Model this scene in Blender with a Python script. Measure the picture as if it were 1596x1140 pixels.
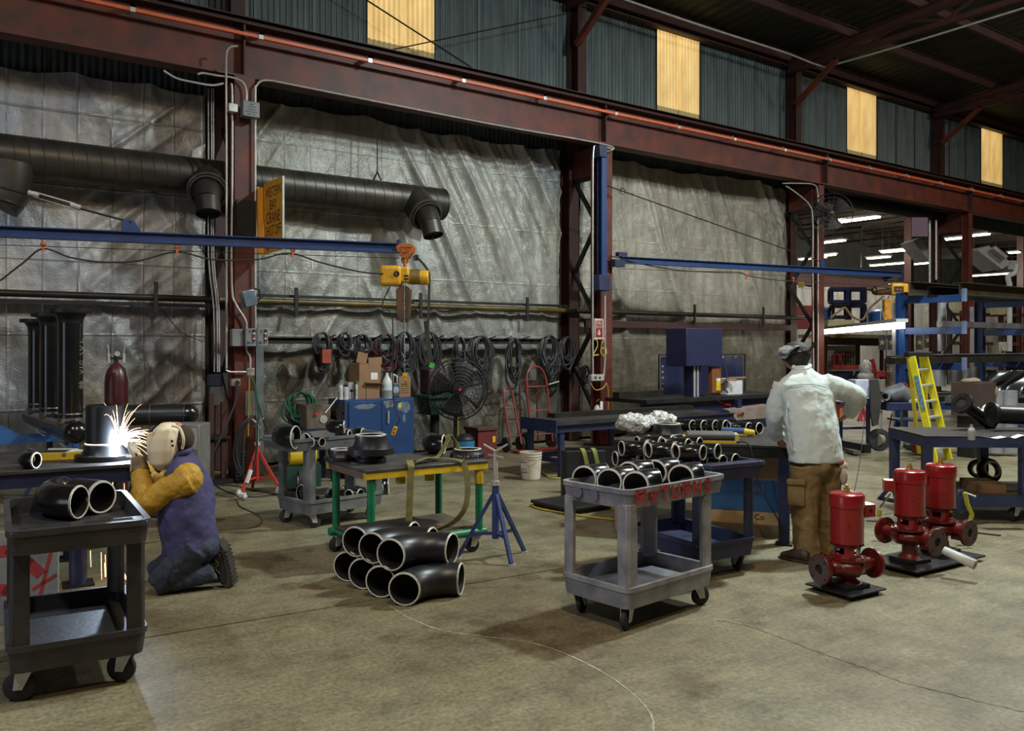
import bpy, math, random
import numpy as np
from mathutils import Vector, Matrix, Quaternion
random.seed(7)
RNG = np.random.RandomState(11)
PI = math.pi
SC = bpy.context.scene
COL = SC.collection
for o in list(bpy.data.objects): bpy.data.objects.remove(o)

# ------------------------------------------------------------------ camera
FPX, CX, CY, EYE = 1340.0, 798.0, 540.0, 1.68
YAW = math.radians(35.95)
SY, CYW = math.sin(YAW), math.cos(YAW)
cam = bpy.data.cameras.new('camera'); camo = bpy.data.objects.new('camera', cam); COL.objects.link(camo)
camo.location = (0, 0, EYE); camo.rotation_euler = (PI/2, 0, -YAW)
cam.sensor_width = 36; cam.lens = 36*FPX/1596; cam.shift_y = -(570-CY)/1596; cam.clip_end = 300
SC.camera = camo
# ------------------------------------------------------------------ colour management, world
SC.view_settings.view_transform = 'Standard'; SC.view_settings.look = 'None'
SC.view_settings.gamma = 1; SC.view_settings.use_curve_mapping = False
SC.view_settings.exposure = -0.12
w = bpy.data.worlds.new('world'); SC.world = w; w.use_nodes = True
w.node_tree.nodes['Background'].inputs[0].default_value = (1.0, .72, .48, 1)
w.node_tree.nodes['Background'].inputs[1].default_value = .036
# ------------------------------------------------------------------ lights of the hall
def cam2w(x, d): return (d*SY + x*CYW, d*CYW - x*SY)      # metres right of / ahead of the camera -> world x, y
def lamp(name, loc, power, col, size=.5, spot=None, aim=None):
    L = bpy.data.lights.new(name, 'SPOT' if spot else 'POINT'); L.energy = power; L.color = col; L.shadow_soft_size = size
    if spot: L.spot_size = math.radians(spot); L.spot_blend = .6
    o = bpy.data.objects.new(name, L); COL.objects.link(o); o.location = loc
    if aim: o.rotation_euler = (Vector(aim)-Vector(loc)).to_track_quat('-Z', 'Y').to_euler()
    return o
HIGHBAYS = [((8.8, 4.1, 7.7), 2000, (.84, .97, .96)), ((1.8, 1.6, 7.8), 600, (1.0, .86, .62)),
            ((1.5, -1.0, 7.8), 300, (1.0, .74, .45)), ((14.5, 2.4, 7.7), 1450, (.90, .96, .92)),
            ((-3.6, 3.2, 7.8), 760, (.84, .9, 1.0)), ((21, 4.5, 7.7), 700, (1, .92, .78))]
for i, (l, e, c) in enumerate(HIGHBAYS): 
    lamp('high_bay_light', l, e*1.15, c, .2, 160, (l[0], l[1]+.5, 0))          # reflector lamps: most of the light goes down
    lamp('siding_fill', l, e*.40, c, .3)                                    # added point lamps that brighten the siding and upper walls

D = bpy.data.lights.new('left_pipe_fill', 'AREA'); D.shape = 'RECTANGLE'; D.size = 4.5; D.size_y = 4.2; D.energy = 150; D.color = (.70, .84, 1.0)   # added out-of-view lamp: pale streaks on the pipes, bluish left side
o = bpy.data.objects.new('left_pipe_fill', D); COL.objects.link(o); o.location = (-11.8, 4.0, 2.2); o.rotation_euler = (0, -PI/2, 0)
# ------------------------------------------------------------------ pixel helpers (frame 1596 x 1140)
def _ray(px): t = (px-CX)/FPX; return SY + CYW*t, CYW - SY*t
def at(px, py, d): a, b = _ray(px); return Vector((a*d, b*d, EYE + (CY-py)*d/FPX))
def P(px, py, z=0.0): return at(px, py, FPX*(EYE-z)/(py-CY))
def WY(px, py, Y): a, b = _ray(px); return at(px, py, Y/b)
def PX(px, Y): a, b = _ray(px); return a*Y/b            # world x seen at column px on the plane y=Y
# ------------------------------------------------------------------ materials
MATS = {}
def M(name, col, rough=.5, metal=0.0, col2=None, scale=6.0, lo=.35, hi=.7, bump=0.0, bscale=None, emit=None, estr=0, spec=.5, stretch=None, coat=0, alpha=None, trans=0):
    if name in MATS: return MATS[name]
    m = bpy.data.materials.new(name); m.use_nodes = True; nt = m.node_tree; N = nt.nodes; Lk = nt.links
    b = N['Principled BSDF']; b.inputs['Roughness'].default_value = rough; b.inputs['Metallic'].default_value = metal
    b.inputs['Specular IOR Level'].default_value = spec; b.inputs['Coat Weight'].default_value = coat
    if col2 is None: col2 = tuple(c*.72 for c in col)
    tc = N.new('ShaderNodeTexCoord'); mp = N.new('ShaderNodeMapping'); Lk.new(tc.outputs['Object'], mp.inputs[0])
    if stretch: mp.inputs['Scale'].default_value = stretch
    nz = N.new('ShaderNodeTexNoise'); nz.inputs['Scale'].default_value = scale; nz.inputs['Detail'].default_value = 5; nz.inputs['Roughness'].default_value = .6
    Lk.new(mp.outputs[0], nz.inputs['Vector'])
    cr = N.new('ShaderNodeValToRGB'); cr.color_ramp.elements[0].position = lo; cr.color_ramp.elements[1].position = hi
    cr.color_ramp.elements[0].color = (*col2, 1); cr.color_ramp.elements[1].color = (*col, 1)
    Lk.new(nz.outputs['Fac'], cr.inputs[0]); Lk.new(cr.outputs[0], b.inputs['Base Color'])
    if bump:
        nb = N.new('ShaderNodeTexNoise'); nb.inputs['Scale'].default_value = bscale or scale*6; nb.inputs['Detail'].default_value = 4
        Lk.new(mp.outputs[0], nb.inputs['Vector'])
        bp = N.new('ShaderNodeBump'); bp.inputs['Strength'].default_value = bump; bp.inputs['Distance'].default_value = .01
        Lk.new(nb.outputs['Fac'], bp.inputs['Height']); Lk.new(bp.outputs[0], b.inputs['Normal'])
    if emit: b.inputs['Emission Color'].default_value = (*emit, 1); b.inputs['Emission Strength'].default_value = estr
    if trans: b.inputs['Transmission Weight'].default_value = trans; b.inputs['IOR'].default_value = 1.3
    MATS[name] = m; return m
# ------------------------------------------------------------------ mesh builder
def V3(*a): return Vector(a[0]) if len(a) == 1 else Vector(a)
def basis(d, up=None):
    d = Vector(d).normalized()
    up = Vector(up) if up else (Vector((0,0,1)) if abs(d.z) < .95 else Vector((1,0,0)))
    s = d.cross(up).normalized(); return d, s, s.cross(d).normalized()
def spline(pts, n=8):
    pts = [Vector(p) for p in pts]; out = []
    for i in range(len(pts)-1):
        p0 = pts[max(i-1,0)]; p1 = pts[i]; p2 = pts[i+1]; p3 = pts[min(i+2, len(pts)-1)]
        for k in range(n):
            t = k/n; out.append(.5*((2*p1)+(p2-p0)*t+(2*p0-5*p1+4*p2-p3)*t*t+(3*p1-p0-3*p2+p3)*t**3))
    out.append(pts[-1]); return out
class MB:
    def __init__(s): s.v = []; s.f = []; s.mi = []; s.cur = 0
    def add(s, vs, fs):
        b = len(s.v); s.v += [tuple(v) for v in vs]; s.f += [tuple(b+i for i in f) for f in fs]; s.mi += [s.cur]*len(fs); return s
    def hexa(s, c): return s.add(c, [(0,3,2,1),(4,5,6,7),(0,1,5,4),(1,2,6,5),(2,3,7,6),(3,0,4,7)])
    def box(s, x0, x1, y0, y1, z0, z1):
        return s.hexa([(x0,y0,z0),(x1,y0,z0),(x1,y1,z0),(x0,y1,z0),(x0,y0,z1),(x1,y0,z1),(x1,y1,z1),(x0,y1,z1)])
    def cbox(s, c, size, R=None):
        c = Vector(c); h = [x/2 for x in size]; vs = []
        for z in (-1,1):
            for x, y in ((-1,-1),(1,-1),(1,1),(-1,1)):
                p = Vector((x*h[0], y*h[1], z*h[2])); vs.append(c + (R @ p if R else p))
        return s.hexa(vs)
    def bar(s, p, q, w, h, up=None):
        p = Vector(p); q = Vector(q); d, a, u = basis(q-p, up); vs = []
        for e in (p, q):
            for i, j in ((-1,-1),(1,-1),(1,1),(-1,1)): vs.append(e + a*(i*w/2) + u*(j*h/2))
        return s.add(vs, [(0,1,2,3),(7,6,5,4),(0,4,5,1),(1,5,6,2),(2,6,7,3),(3,7,4,0)])
    def sweep(s, pts, prof, up=None, cap=True, closed=False):
        """extrude closed 2-D profile [(a,u)...] along straight/bent path"""
        pts = [Vector(p) for p in pts]; n = len(prof); m = len(pts); vs = []
        for i, p in enumerate(pts):
            d = (pts[min(i+1, m-1)] - pts[max(i-1, 0)]); dd, a, u = basis(d, up)
            for x, y in prof: vs.append(p + a*x + u*y)
        fs = []
        for i in range(m-1):
            for k in range(n): fs.append((i*n+k, i*n+(k+1)%n, (i+1)*n+(k+1)%n, (i+1)*n+k))
        if cap: fs.append(tuple(range(n-1,-1,-1))); fs.append(tuple((m-1)*n+k for k in range(n)))
        return s.add(vs, fs)
    def ibeam(s, p, q, w, h, tf, tw, up=None):
        W, H = w/2, h/2; t = tw/2
        pr = [(-W,-H),(W,-H),(W,-H+tf),(t,-H+tf),(t,H-tf),(W,H-tf),(W,H),(-W,H),(-W,H-tf),(-t,H-tf),(-t,-H+tf),(-W,-H+tf)]
        return s.sweep([p,q], pr, up)
    def channel(s, p, q, w, h, t, up=None):
        W, H = w/2, h/2
        return s.sweep([p,q], [(-W,-H),(W,-H),(W,-H+t),(-W+t,-H+t),(-W+t,H-t),(W,H-t),(W,H),(-W,H)], up)
    def tube(s, pts, r, n=8, cap=True, closed=False, sc=None):
        pts = [Vector(p) for p in pts]; m = len(pts); vs = []; fs = []
        rr = r if isinstance(r, (list, tuple)) else [r]*m
        T = []
        for i in range(m):
            if closed: d = pts[(i+1)%m]-pts[i-1]
            else: d = pts[min(i+1,m-1)]-pts[max(i-1,0)]
            T.append(d.normalized() if d.length > 1e-9 else Vector((0,0,1)))
        _, a, u = basis(T[0]); 
        for i in range(m):
            if i:
                ax = T[i-1].cross(T[i])
                if ax.length > 1e-8:
                    q = Quaternion(ax.normalized(), T[i-1].angle(T[i])); a = q @ a; u = q @ u
            for k in range(n):
                t = 2*PI*k/n; x, y = math.cos(t), math.sin(t)
                if sc: x *= sc[0]; y *= sc[1]
                vs.append(pts[i] + (a*x + u*y)*rr[i])
        for i in range(m if closed else m-1):
            j = (i+1)%m
            for k in range(n): fs.append((i*n+k, i*n+(k+1)%n, j*n+(k+1)%n, j*n+k))
        if cap and not closed: fs.append(tuple(range(n-1,-1,-1))); fs.append(tuple((m-1)*n+k for k in range(n)))
        return s.add(vs, fs)
    def cyl(s, p, q, r, r2=None, n=16, cap=True): return s.tube([p, q], [r, r if r2 is None else r2], n, cap)
    def lathe(s, prof, o=(0,0,0), ax=(0,0,1), n=24, a0=0, a1=2*PI):
        """prof [(r,h)] about axis through o; closed all round unless a1 given"""
        o = Vector(o); d, a, u = basis(ax); full = abs(a1-a0-2*PI) < 1e-6; vs = []; fs = []; K = n if full else n+1
        for r, h in prof:
            for k in range(K):
                t = a0+(a1-a0)*k/n; vs.append(o + d*h + (a*math.cos(t)+u*math.sin(t))*max(r, 1e-5))
        for i in range(len(prof)-1):
            for k in range(n): fs.append((i*K+k, i*K+(k+1)%K, (i+1)*K+(k+1)%K, (i+1)*K+k))
        return s.add(vs, fs)
    def pipe(s, p, q, ro, ri, n=20):
        p = Vector(p); q = Vector(q); L = (q-p).length
        return s.lathe([(ri,0),(ro,0),(ro,L),(ri,L),(ri,0)], p, q-p, n)
    def ring(s, c, ax, R, r, n=24, m=6, sc=(1,1)):
        c = Vector(c); d, a, u = basis(ax)
        return s.tube([c+(a*math.cos(2*PI*k/n)*sc[0]+u*math.sin(2*PI*k/n)*sc[1])*R for k in range(n)], r, m, closed=True)
    def prism(s, poly, vec):
        vec = Vector(vec); n = len(poly); vs = [Vector(p) for p in poly]; vs += [p+vec for p in vs]
        fs = [tuple(range(n-1,-1,-1)), tuple(range(n,2*n))] + [(k,(k+1)%n,n+(k+1)%n,n+k) for k in range(n)]
        return s.add(vs, fs)
    def ball(s, c, r, n=12, m=8, sc=(1,1,1)):
        c = Vector(c); vs = []; fs = []
        for i in range(m+1):
            ph = PI*i/m
            for k in range(n):
                t = 2*PI*k/n; vs.append(c+Vector((math.sin(ph)*math.cos(t)*sc[0], math.sin(ph)*math.sin(t)*sc[1], math.cos(ph)*sc[2]))*r)
        for i in range(m):
            for k in range(n): fs.append((i*n+k, (i+1)*n+k, (i+1)*n+(k+1)%n, i*n+(k+1)%n))
        return s.add(vs, fs)
    def grid(s, fn, nu, nv):
        vs = [fn(i/nu, j/nv) for j in range(nv+1) for i in range(nu+1)]; K = nu+1
        return s.add(vs, [(j*K+i, j*K+i+1, (j+1)*K+i+1, (j+1)*K+i) for j in range(nv) for i in range(nu)])
def mesh(name, mb, mats, smooth=35):
    me = bpy.data.meshes.new(name); me.from_pydata([tuple(v) for v in mb.v], [], mb.f)
    if not isinstance(mats, (list, tuple)): mats = [mats]
    for m in mats: me.materials.append(m)
    if len(mats) > 1: me.polygons.foreach_set('material_index', mb.mi)
    if smooth:
        me.polygons.foreach_set('use_smooth', [True]*len(me.polygons))
        me.update()
        try: me.set_sharp_from_angle(angle=math.radians(smooth))
        except Exception: pass
    me.validate(); me.update(); return me
def tag(o, label=None, cat=None, group=None, kind=None):
    if label: o['label'] = label
    if cat: o['category'] = cat
    if group: o['group'] = group
    if kind: o['kind'] = kind
    return o
STUFF = {'bolt_holes','vent_slots','cover_bolts','cooling_fins','sole_lugs','spiral_seams','hazard_stripes','grommets','wire_guard','load_chain','pen_notes','wire_mesh','cable_loops'}
def T(name, label, cat, loc=(0,0,0), rz=0, group=None):
    o = bpy.data.objects.new(name, None); COL.objects.link(o); o.empty_display_size = .1
    o.location = loc; o.rotation_euler = (0,0,rz); return tag(o, label, cat, group)
def wmat(o):
    m = Matrix.LocRotScale(o.location, o.rotation_euler, o.scale)
    return (wmat(o.parent) @ m) if o.parent else m
def obj(name, mb, mat, parent=None, world=False, bevel=0, smooth=35, label=None, cat=None, group=None, kind=None, solid=0, seg=2, loc=None, rz=0):
    """one mesh object. world=True: mb is in world coordinates (re-expressed under its parent)."""
    if world and parent is not None:
        Mi = wmat(parent).inverted(); mb.v = [tuple(Mi @ Vector(v)) for v in mb.v]
    o_loc = None
    if parent is None and loc is None:
        a = np.array(mb.v); o_loc = ((a[:,0].min()+a[:,0].max())/2, (a[:,1].min()+a[:,1].max())/2, a[:,2].min())
        mb.v = [tuple(x) for x in (a-np.array(o_loc))]
    me = mesh(name, mb, mat, smooth); o = bpy.data.objects.new(name, me); COL.objects.link(o)
    if parent is not None: o.parent = parent
    if o_loc: o.location = o_loc
    if loc is not None: o.location = loc; o.rotation_euler = (0,0,rz)
    if bevel:
        b = o.modifiers.new('bevel', 'BEVEL'); b.width = bevel; b.segments = seg; b.limit_method = 'ANGLE'; b.angle_limit = math.radians(40)
    if solid:
        b = o.modifiers.new('solid', 'SOLIDIFY'); b.thickness = solid; b.offset = 0
    if parent is not None and name in STUFF: kind = 'stuff'
    return tag(o, label, cat, group, kind)
def dup(root, loc=None, rot=None, label=None, group=None):
    r = root.copy(); COL.objects.link(r)
    if loc is not None: r.location = loc
    if rot is not None: r.rotation_euler = rot if isinstance(rot, (tuple, list)) or hasattr(rot, 'x') else (0,0,rot)
    if label: r['label'] = label
    if group: r['group'] = group
    for ch in root.children:
        c = ch.copy(); COL.objects.link(c); c.parent = r
        for g in ch.children:
            d = g.copy(); COL.objects.link(d); d.parent = c
    return r
def text_mb(txt, size, o, right, up, thick=.001, align='CENTER', sx=1.0):
    """lettering as flat geometry: baseline origin o, reading direction right"""
    cu = bpy.data.curves.new('t', 'FONT'); cu.body = txt; cu.size = size; cu.align_x = align; cu.align_y = 'CENTER'; cu.resolution_u = 2; cu.extrude = thick
    ob = bpy.data.objects.new('t', cu); COL.objects.link(ob); me = bpy.data.meshes.new_from_object(ob)
    o = Vector(o); right = Vector(right).normalized(); up = Vector(up).normalized(); n = right.cross(up); mb = MB()
    mb.add([o + right*v.co.x*sx + up*v.co.y + n*v.co.z for v in me.vertices], [tuple(p.vertices) for p in me.polygons])
    bpy.data.objects.remove(ob); bpy.data.curves.remove(cu); bpy.data.meshes.remove(me); return mb
def strokes(mb, lines, o, right, up, w, t=.0015):
    """hand-painted strokes as thin flat bars"""
    o = Vector(o); right = Vector(right).normalized(); up = Vector(up).normalized(); n = right.cross(up)
    for ln in lines:
        pts = [o + right*x + up*y for x, y in ln]
        for a, b in zip(pts, pts[1:]):
            dd = (b-a).normalized(); s = n.cross(dd)*w/2; e = dd*w*.3
            mb.add([a-s-e, b-s+e, b+s+e, a+s-e, a-s-e+n*t, b-s+e+n*t, b+s+e+n*t, a+s-e+n*t], [(0,3,2,1),(4,5,6,7),(0,1,5,4),(1,2,6,5),(2,3,7,6),(3,0,4,7)])
    return mb
# ================================================================== THE HALL: floor, walls, roof, steel
RED = (.145, .022, .007)
m_steel = M('oxide_red_steel', RED, .55, 0, (.05,.012,.01), 3, bump=.1)
m_steel2 = M('oxide_red_steel_dark', (.060,.014,.008), .6, 0, (.028,.008,.006), 3)
m_black = M('blackened_steel', (.022,.02,.02), .5, .3, (.01,.01,.01), 5)
m_darkpipe = M('brown_black_pipe', (.035,.027,.02), .45, .4, (.014,.011,.009), 4)
m_siding = M('corrugated_siding', (.15,.18,.175), .55, .35, (.045,.06,.065), 1.2, .3, .75, stretch=(6,6,.5), bump=.15, bscale=30)
m_roof = M('roof_deck_metal', (.04,.042,.03), .6, .3, (.02,.022,.016), 2)
m_galv = M('galvanised_conduit', (.62,.61,.56), .38, .45, (.42,.42,.40), 8)
m_blue = M('jib_blue_paint', (.010,.038,.15), .45, 0, (.006,.022,.09), 4)
m_navy = M('bench_blue_paint', (.015,.022,.078), .5, 0, (.008,.011,.038), 6, bump=.1)

def floor_mat():
    m = bpy.data.materials.new('worn_concrete'); m.use_nodes = True; nt = m.node_tree; N = nt.nodes; L = nt.links; b = N['Principled BSDF']
    geo = N.new('ShaderNodeNewGeometry')
    def noise(scale, det=5, rough=.6, vec=None):
        n = N.new('ShaderNodeTexNoise'); n.inputs['Scale'].default_value = scale; n.inputs['Detail'].default_value = det; n.inputs['Roughness'].default_value = rough
        L.new(vec or geo.outputs['Position'], n.inputs['Vector']); return n
    def ramp(f, stops):
        r = N.new('ShaderNodeValToRGB'); e = r.color_ramp.elements
        while len(e) < len(stops): e.new(.5)
        for k, (p, c) in enumerate(stops): e[k].position = p; e[k].color = (*c, 1)
        L.new(f, r.inputs[0]); return r
    def mix(a, c, f, mode='MIX'):
        x = N.new('ShaderNodeMix'); x.data_type = 'RGBA'; x.blend_type = mode
        if isinstance(f, float): x.inputs[0].default_value = f
        else: L.new(f, x.inputs[0])
        L.new(a, x.inputs[6]); L.new(c, x.inputs[7]); return x.outputs[2]
    big = ramp(noise(.35, 4).outputs['Fac'], [(.3,(.15,.115,.062)),(.5,(.225,.195,.12)),(.72,(.275,.265,.185))])
    med = ramp(noise(2.6, 8, .7).outputs['Fac'], [(.28,(.42,.38,.31)),(.5,(.85,.84,.8)),(.75,(1.2,1.17,1.1))])
    fine = ramp(noise(38, 4, .7).outputs['Fac'], [(.32,(.42,.40,.37)),(.5,(.92,.92,.92)),(.7,(1.4,1.4,1.38))])
    st = ramp(noise(1.1, 6, .65).outputs['Fac'], [(.57,(1,1,1)),(.64,(.6,.5,.38)),(.78,(.36,.3,.24))])
    mp = N.new('ShaderNodeMapping'); mp.inputs['Scale'].default_value = (.5,7,1); mp.inputs['Rotation'].default_value = (0,0,.5); L.new(geo.outputs['Position'], mp.inputs[0])
    scr = ramp(noise(3.0, 5, .7, mp.outputs[0]).outputs['Fac'], [(.35,(.8,.8,.8)),(.6,(1,1,1)),(.8,(1.18,1.18,1.15))])
    c = mix(big.outputs[0], med.outputs[0], 1.0, 'MULTIPLY'); c = mix(c, fine.outputs[0], .75, 'MULTIPLY'); c = mix(c, st.outputs[0], .85, 'MULTIPLY'); c = mix(c, scr.outputs[0], .8, 'MULTIPLY')
    L.new(c, b.inputs['Base Color'])
    rr = N.new('ShaderNodeMapRange'); rr.inputs[3].default_value = .38; rr.inputs[4].default_value = .8; L.new(noise(1.7, 5).outputs['Fac'], rr.inputs[0]); L.new(rr.outputs[0], b.inputs['Roughness'])
    bp = N.new('ShaderNodeBump'); bp.inputs['Strength'].default_value = .35; bp.inputs['Distance'].default_value = .006; L.new(noise(22, 6, .7).outputs['Fac'], bp.inputs['Height']); L.new(bp.outputs[0], b.inputs['Normal'])
    return m
m_floor = floor_mat()
m_joint = M('joint_dirt', (.05,.042,.032), .9, 0, (.02,.018,.015), 10)
fl = obj('floor', MB().box(-12,62,-9,25,-.14,-.012), m_joint, loc=(0,0,0), kind='structure')
XS = [-12, 3.0, 9.4, 15.6, 22, 30, 62]
for (y0, y1) in ((-9, 5.08), (5.095, 12.2), (12.215, 25)):
    if y0 > -9 and y1 < 13: pr = [(-12, 62)]
    else: pr = [(-12, 62)]
    for a, c in pr:
        mb = MB(); n = 120; top = []
        def jig(x, s): return (-.07*(x-3.5)*(1 if abs(x-3.5)<9 else 9/abs(x-3.5)) if 5 < s < 5.2 else 0)+.006*math.sin(x*3.1+s)+.004*math.sin(x*11.7+s*2)
        ys0 = [y0 + jig(a+(c-a)*k/n, y0) for k in range(n+1)]; ys1 = [y1 + jig(a+(c-a)*k/n, y1+.01) for k in range(n+1)]
        for k in range(n):
            xa, xb = a+(c-a)*k/n, a+(c-a)*(k+1)/n
            mb.add([(xa,ys0[k],0),(xb,ys0[k+1],0),(xb,ys1[k+1],0),(xa,ys1[k],0),(xa,ys0[k],-.012),(xb,ys0[k+1],-.012),(xb,ys1[k+1],-.012),(xa,ys1[k],-.012)],
                   [(0,1,2,3),(0,4,5,1),(3,2,6,7)])
        obj('slab', mb, m_floor, fl, smooth=0)
def ribbon(name, px, mat, w, z=.0015, n=6, jit=0.0):
    pts = spline([P(x, y) for x, y in px], n); mb = MB(); vs = []
    for i, p in enumerate(pts):
        d = (pts[min(i+1,len(pts)-1)]-pts[max(i-1,0)]).normalized(); s = Vector((-d.y, d.x, 0))
        ww = w*(random.uniform(.5,1.3)) if jit else w; off = s*random.uniform(-jit, jit)
        vs += [p+off+s*ww/2+Vector((0,0,z)), p+off-s*ww/2+Vector((0,0,z))]
    mb.add(vs, [(2*i,2*i+1,2*i+3,2*i+2) for i in range(len(pts)-1)])
    return obj(name, mb, mat, fl, smooth=0)
m_chalk = M('chalk', (.46,.45,.38), .9, 0, (.24,.22,.16), 25)
ribbon('chalk_line', [(608,945),(640,965),(690,983),(750,992),(830,1003),(900,1028),(960,1062),(1000,1095),(1018,1125),(1016,1160)], m_chalk, .009, jit=.003)
m_crack = M('crack_shadow', (.07,.062,.05), .95, 0, (.03,.028,.02), 20)
ribbon('crack', [(1118,968),(1170,978),(1230,1000),(1290,1023),(1350,1043),(1400,1062),(1460,1078),(1600,1112)], m_crack, .005, jit=.008, n=14)
ribbon('crack', [(752,850),(800,862),(850,870)], m_crack, .004, jit=.006, n=10)

# --- corrugated siding, sheet by sheet, with translucent panes
WYB = 12.0
wall = T('wall_back', None, None, (0, WYB, 0)); wall['kind'] = 'structure'
def sheet_mb(wd, z0, z1, dz=.35):
    mb = MB(); pitch = .0889; nx = int(wd/pitch*6); zs = [z0, z1]; 
    vs = []
    for z in zs:
        for i in range(nx+1):
            x = wd*i/nx; ph = (x/pitch) % 1; h = .013*math.cos(2*PI*ph); vs.append((x, h, z))
    K = nx+1
    mb.add(vs, [(i, i+1, K+i+1, K+i) for i in range(nx)])
    mb.box(-.01, .03, -.02, -.013, z0, z1)   # lap seam
    return mb
WIN = [(5.95, 7.15), (12.2, 13.45), (18.62, 19.9), (25.2, 26.5)]
ZT = 8.12
def fill(x0, x1, z0, z1):
    n = max(1, round((x1-x0)/.9)); wd = (x1-x0)/n; me = None
    for k in range(n):
        if me is None:
            o = obj('siding_sheet', sheet_mb(wd, z0, z1), m_siding, wall, smooth=60); me = o
        else: o = me.copy(); COL.objects.link(o); o.parent = wall
        o.location = (x0+k*wd, 0, 0)
xs = -9.0
for a, c in WIN: fill(xs, a, 5.0, ZT); fill(a, c, 5.0, 6.15); xs = c
fill(xs, 34, 5.0, ZT); fill(-9, 16.1, 0, 5.0)
def lit_mat(name, c1, c2, s):
    m = bpy.data.materials.new(name); m.use_nodes = True; nt = m.node_tree; N = nt.nodes; L = nt.links; b = N['Principled BSDF']
    tc = N.new('ShaderNodeTexCoord'); mp = N.new('ShaderNodeMapping'); mp.inputs['Scale'].default_value = (1,1,.5); L.new(tc.outputs['Object'], mp.inputs[0])
    wv = N.new('ShaderNodeTexNoise'); wv.inputs['Scale'].default_value = 2.2; wv.inputs['Detail'].default_value = 4; L.new(mp.outputs[0], wv.inputs['Vector'])
    cr = N.new('ShaderNodeValToRGB'); cr.color_ramp.elements[0].position = .3; cr.color_ramp.elements[1].position = .7; cr.color_ramp.elements[0].color = (*c2,1); cr.color_ramp.elements[1].color = (*c1,1)
    L.new(wv.outputs['Fac'], cr.inputs[0]); b.inputs['Base Color'].default_value = (.5,.4,.2,1)
    # rib shading put into the glow: weaker where ribs turn from a fixed direction
    lw = N.new('ShaderNodeNewGeometry'); dp = N.new('ShaderNodeVectorMath'); dp.operation = 'DOT_PRODUCT'; dp.inputs[1].default_value = (.35,-.94,0); L.new(lw.outputs['Normal'], dp.inputs[0])
    ab = N.new('ShaderNodeMath'); ab.operation = 'ABSOLUTE'; L.new(dp.outputs['Value'], ab.inputs[0]); pw = N.new('ShaderNodeMath'); pw.operation = 'POWER'; pw.inputs[1].default_value = .8; L.new(ab.outputs[0], pw.inputs[0])
    ms = N.new('ShaderNodeMath'); ms.operation = 'MULTIPLY'; ms.inputs[1].default_value = s; L.new(pw.outputs[0], ms.inputs[0])
    L.new(cr.outputs[0], b.inputs['Emission Color']); L.new(ms.outputs[0], b.inputs['Emission Strength']); b.inputs['Roughness'].default_value = .5
    return m
m_lit = lit_mat('daylit_fibreglass', (1.0,.66,.24), (.62,.36,.10), .95); m_dim = lit_mat('fibreglass_shaded_strip', (.16,.10,.03), (.09,.055,.02), .5)  # shade across the lower strip is put into a darker amber glow
m_shaded_strip = M('shaded_strip_brown', (.25,.15,.05), .7)
for k, (a, c) in enumerate(WIN):
    wn = T('window_%d' % (k+1), None, None, (a, WYB, 0)); wn['kind'] = 'structure'
    h = (c-a)/2
    for j in range(2):
        o = obj('pane', sheet_mb(h, 6.42, ZT), m_lit, wn, smooth=60); o.location = (j*h, 0, 0)
        o = obj('shaded_pane_strip', sheet_mb(h, 6.15, 6.42), m_dim, wn, smooth=60); o.location = (j*h, 0, 0)
    mb = MB().box(-.02,0,-.025,.02,6.15,ZT).box(c-a,c-a+.02,-.025,.02,6.15,ZT); obj('edge_flashing', mb, m_black, wn)
# --- roof deck, purlins, trusses
roof = T('ceiling', None, None, (0,0,0)); roof['kind'] = 'structure'
def rz_(y): return 8.15 + (12.2-y)*.083
mb = MB(); n = 150; x0, x1 = -9, 34
vs = []
for y in (12.2, -9):
    for i in range(n*4+1):
        x = x0 + (x1-x0)*i/(n*4); vs.append((x, y, rz_(y) + (.03 if (i//2) % 2 else 0)))
K = n*4+1; mb.add(vs, [(i, i+1, K+i+1, K+i) for i in range(K-1)])
obj('roof_deck', mb, m_roof, roof, smooth=0)
for y in (11.75, 10.3, 8.8, 7.3, 5.8, 4.3, 2.8, 1.3):
    z = rz_(y) - .12
    obj('purlin', MB().channel((-9,y,z),(34,y,z),.08,.22,.012), m_steel2, roof)
COLX = [-2.54, 3.66, 9.82, 16.12, 22.3, 28.5]
for x in COLX:
    tr = MB(); ya, yb = 11.8, -9
    tr.ibeam((x,ya,rz_(ya)-.32),(x,yb,rz_(yb)-.32), .16,.18,.014,.012)
    tr.bar((x,ya,7.75),(x,yb,7.95),.10,.10)
    k = 0; y = ya-.3
    while y > yb+1:
        tr.bar((x,y,7.8+(12-y)*.01),(x,y-.8,rz_(y-.8)-.35),.045,.045); tr.bar((x,y-.8,rz_(y-.8)-.35),(x,y-1.6,7.8+(12-y)*.01),.045,.045); y -= 1.6
    obj('roof_truss', tr, m_steel2, roof)
    obj('knee_brace', MB().bar((x,11.6,7.0),(x,10.6,7.72),.1,.1), m_steel, roof)
    obj('upper_column', MB().ibeam((x+.2,11.8,5.6),(x+.2,11.8,8.1),.2,.24,.016,.012,up=(0,1,0)), m_steel2, roof)
obj('eave_strut', MB().channel((-9,11.8,8.0),(34,11.8,8.0),.16,.3,.015), m_steel2, roof)
# sway rods crossing in front of the siding
rd = MB(); rd.cyl(WY(540,-20,11.6), WY(770,128,11.6), .012, n=6); rd.cyl(WY(560,88,11.5), WY(890,20,11.5), .010, n=6)
obj('sway_rod', rd, m_black, world=True, label='crossed thin sway rods in front of the first lit window panel', cat='bracing')
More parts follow.
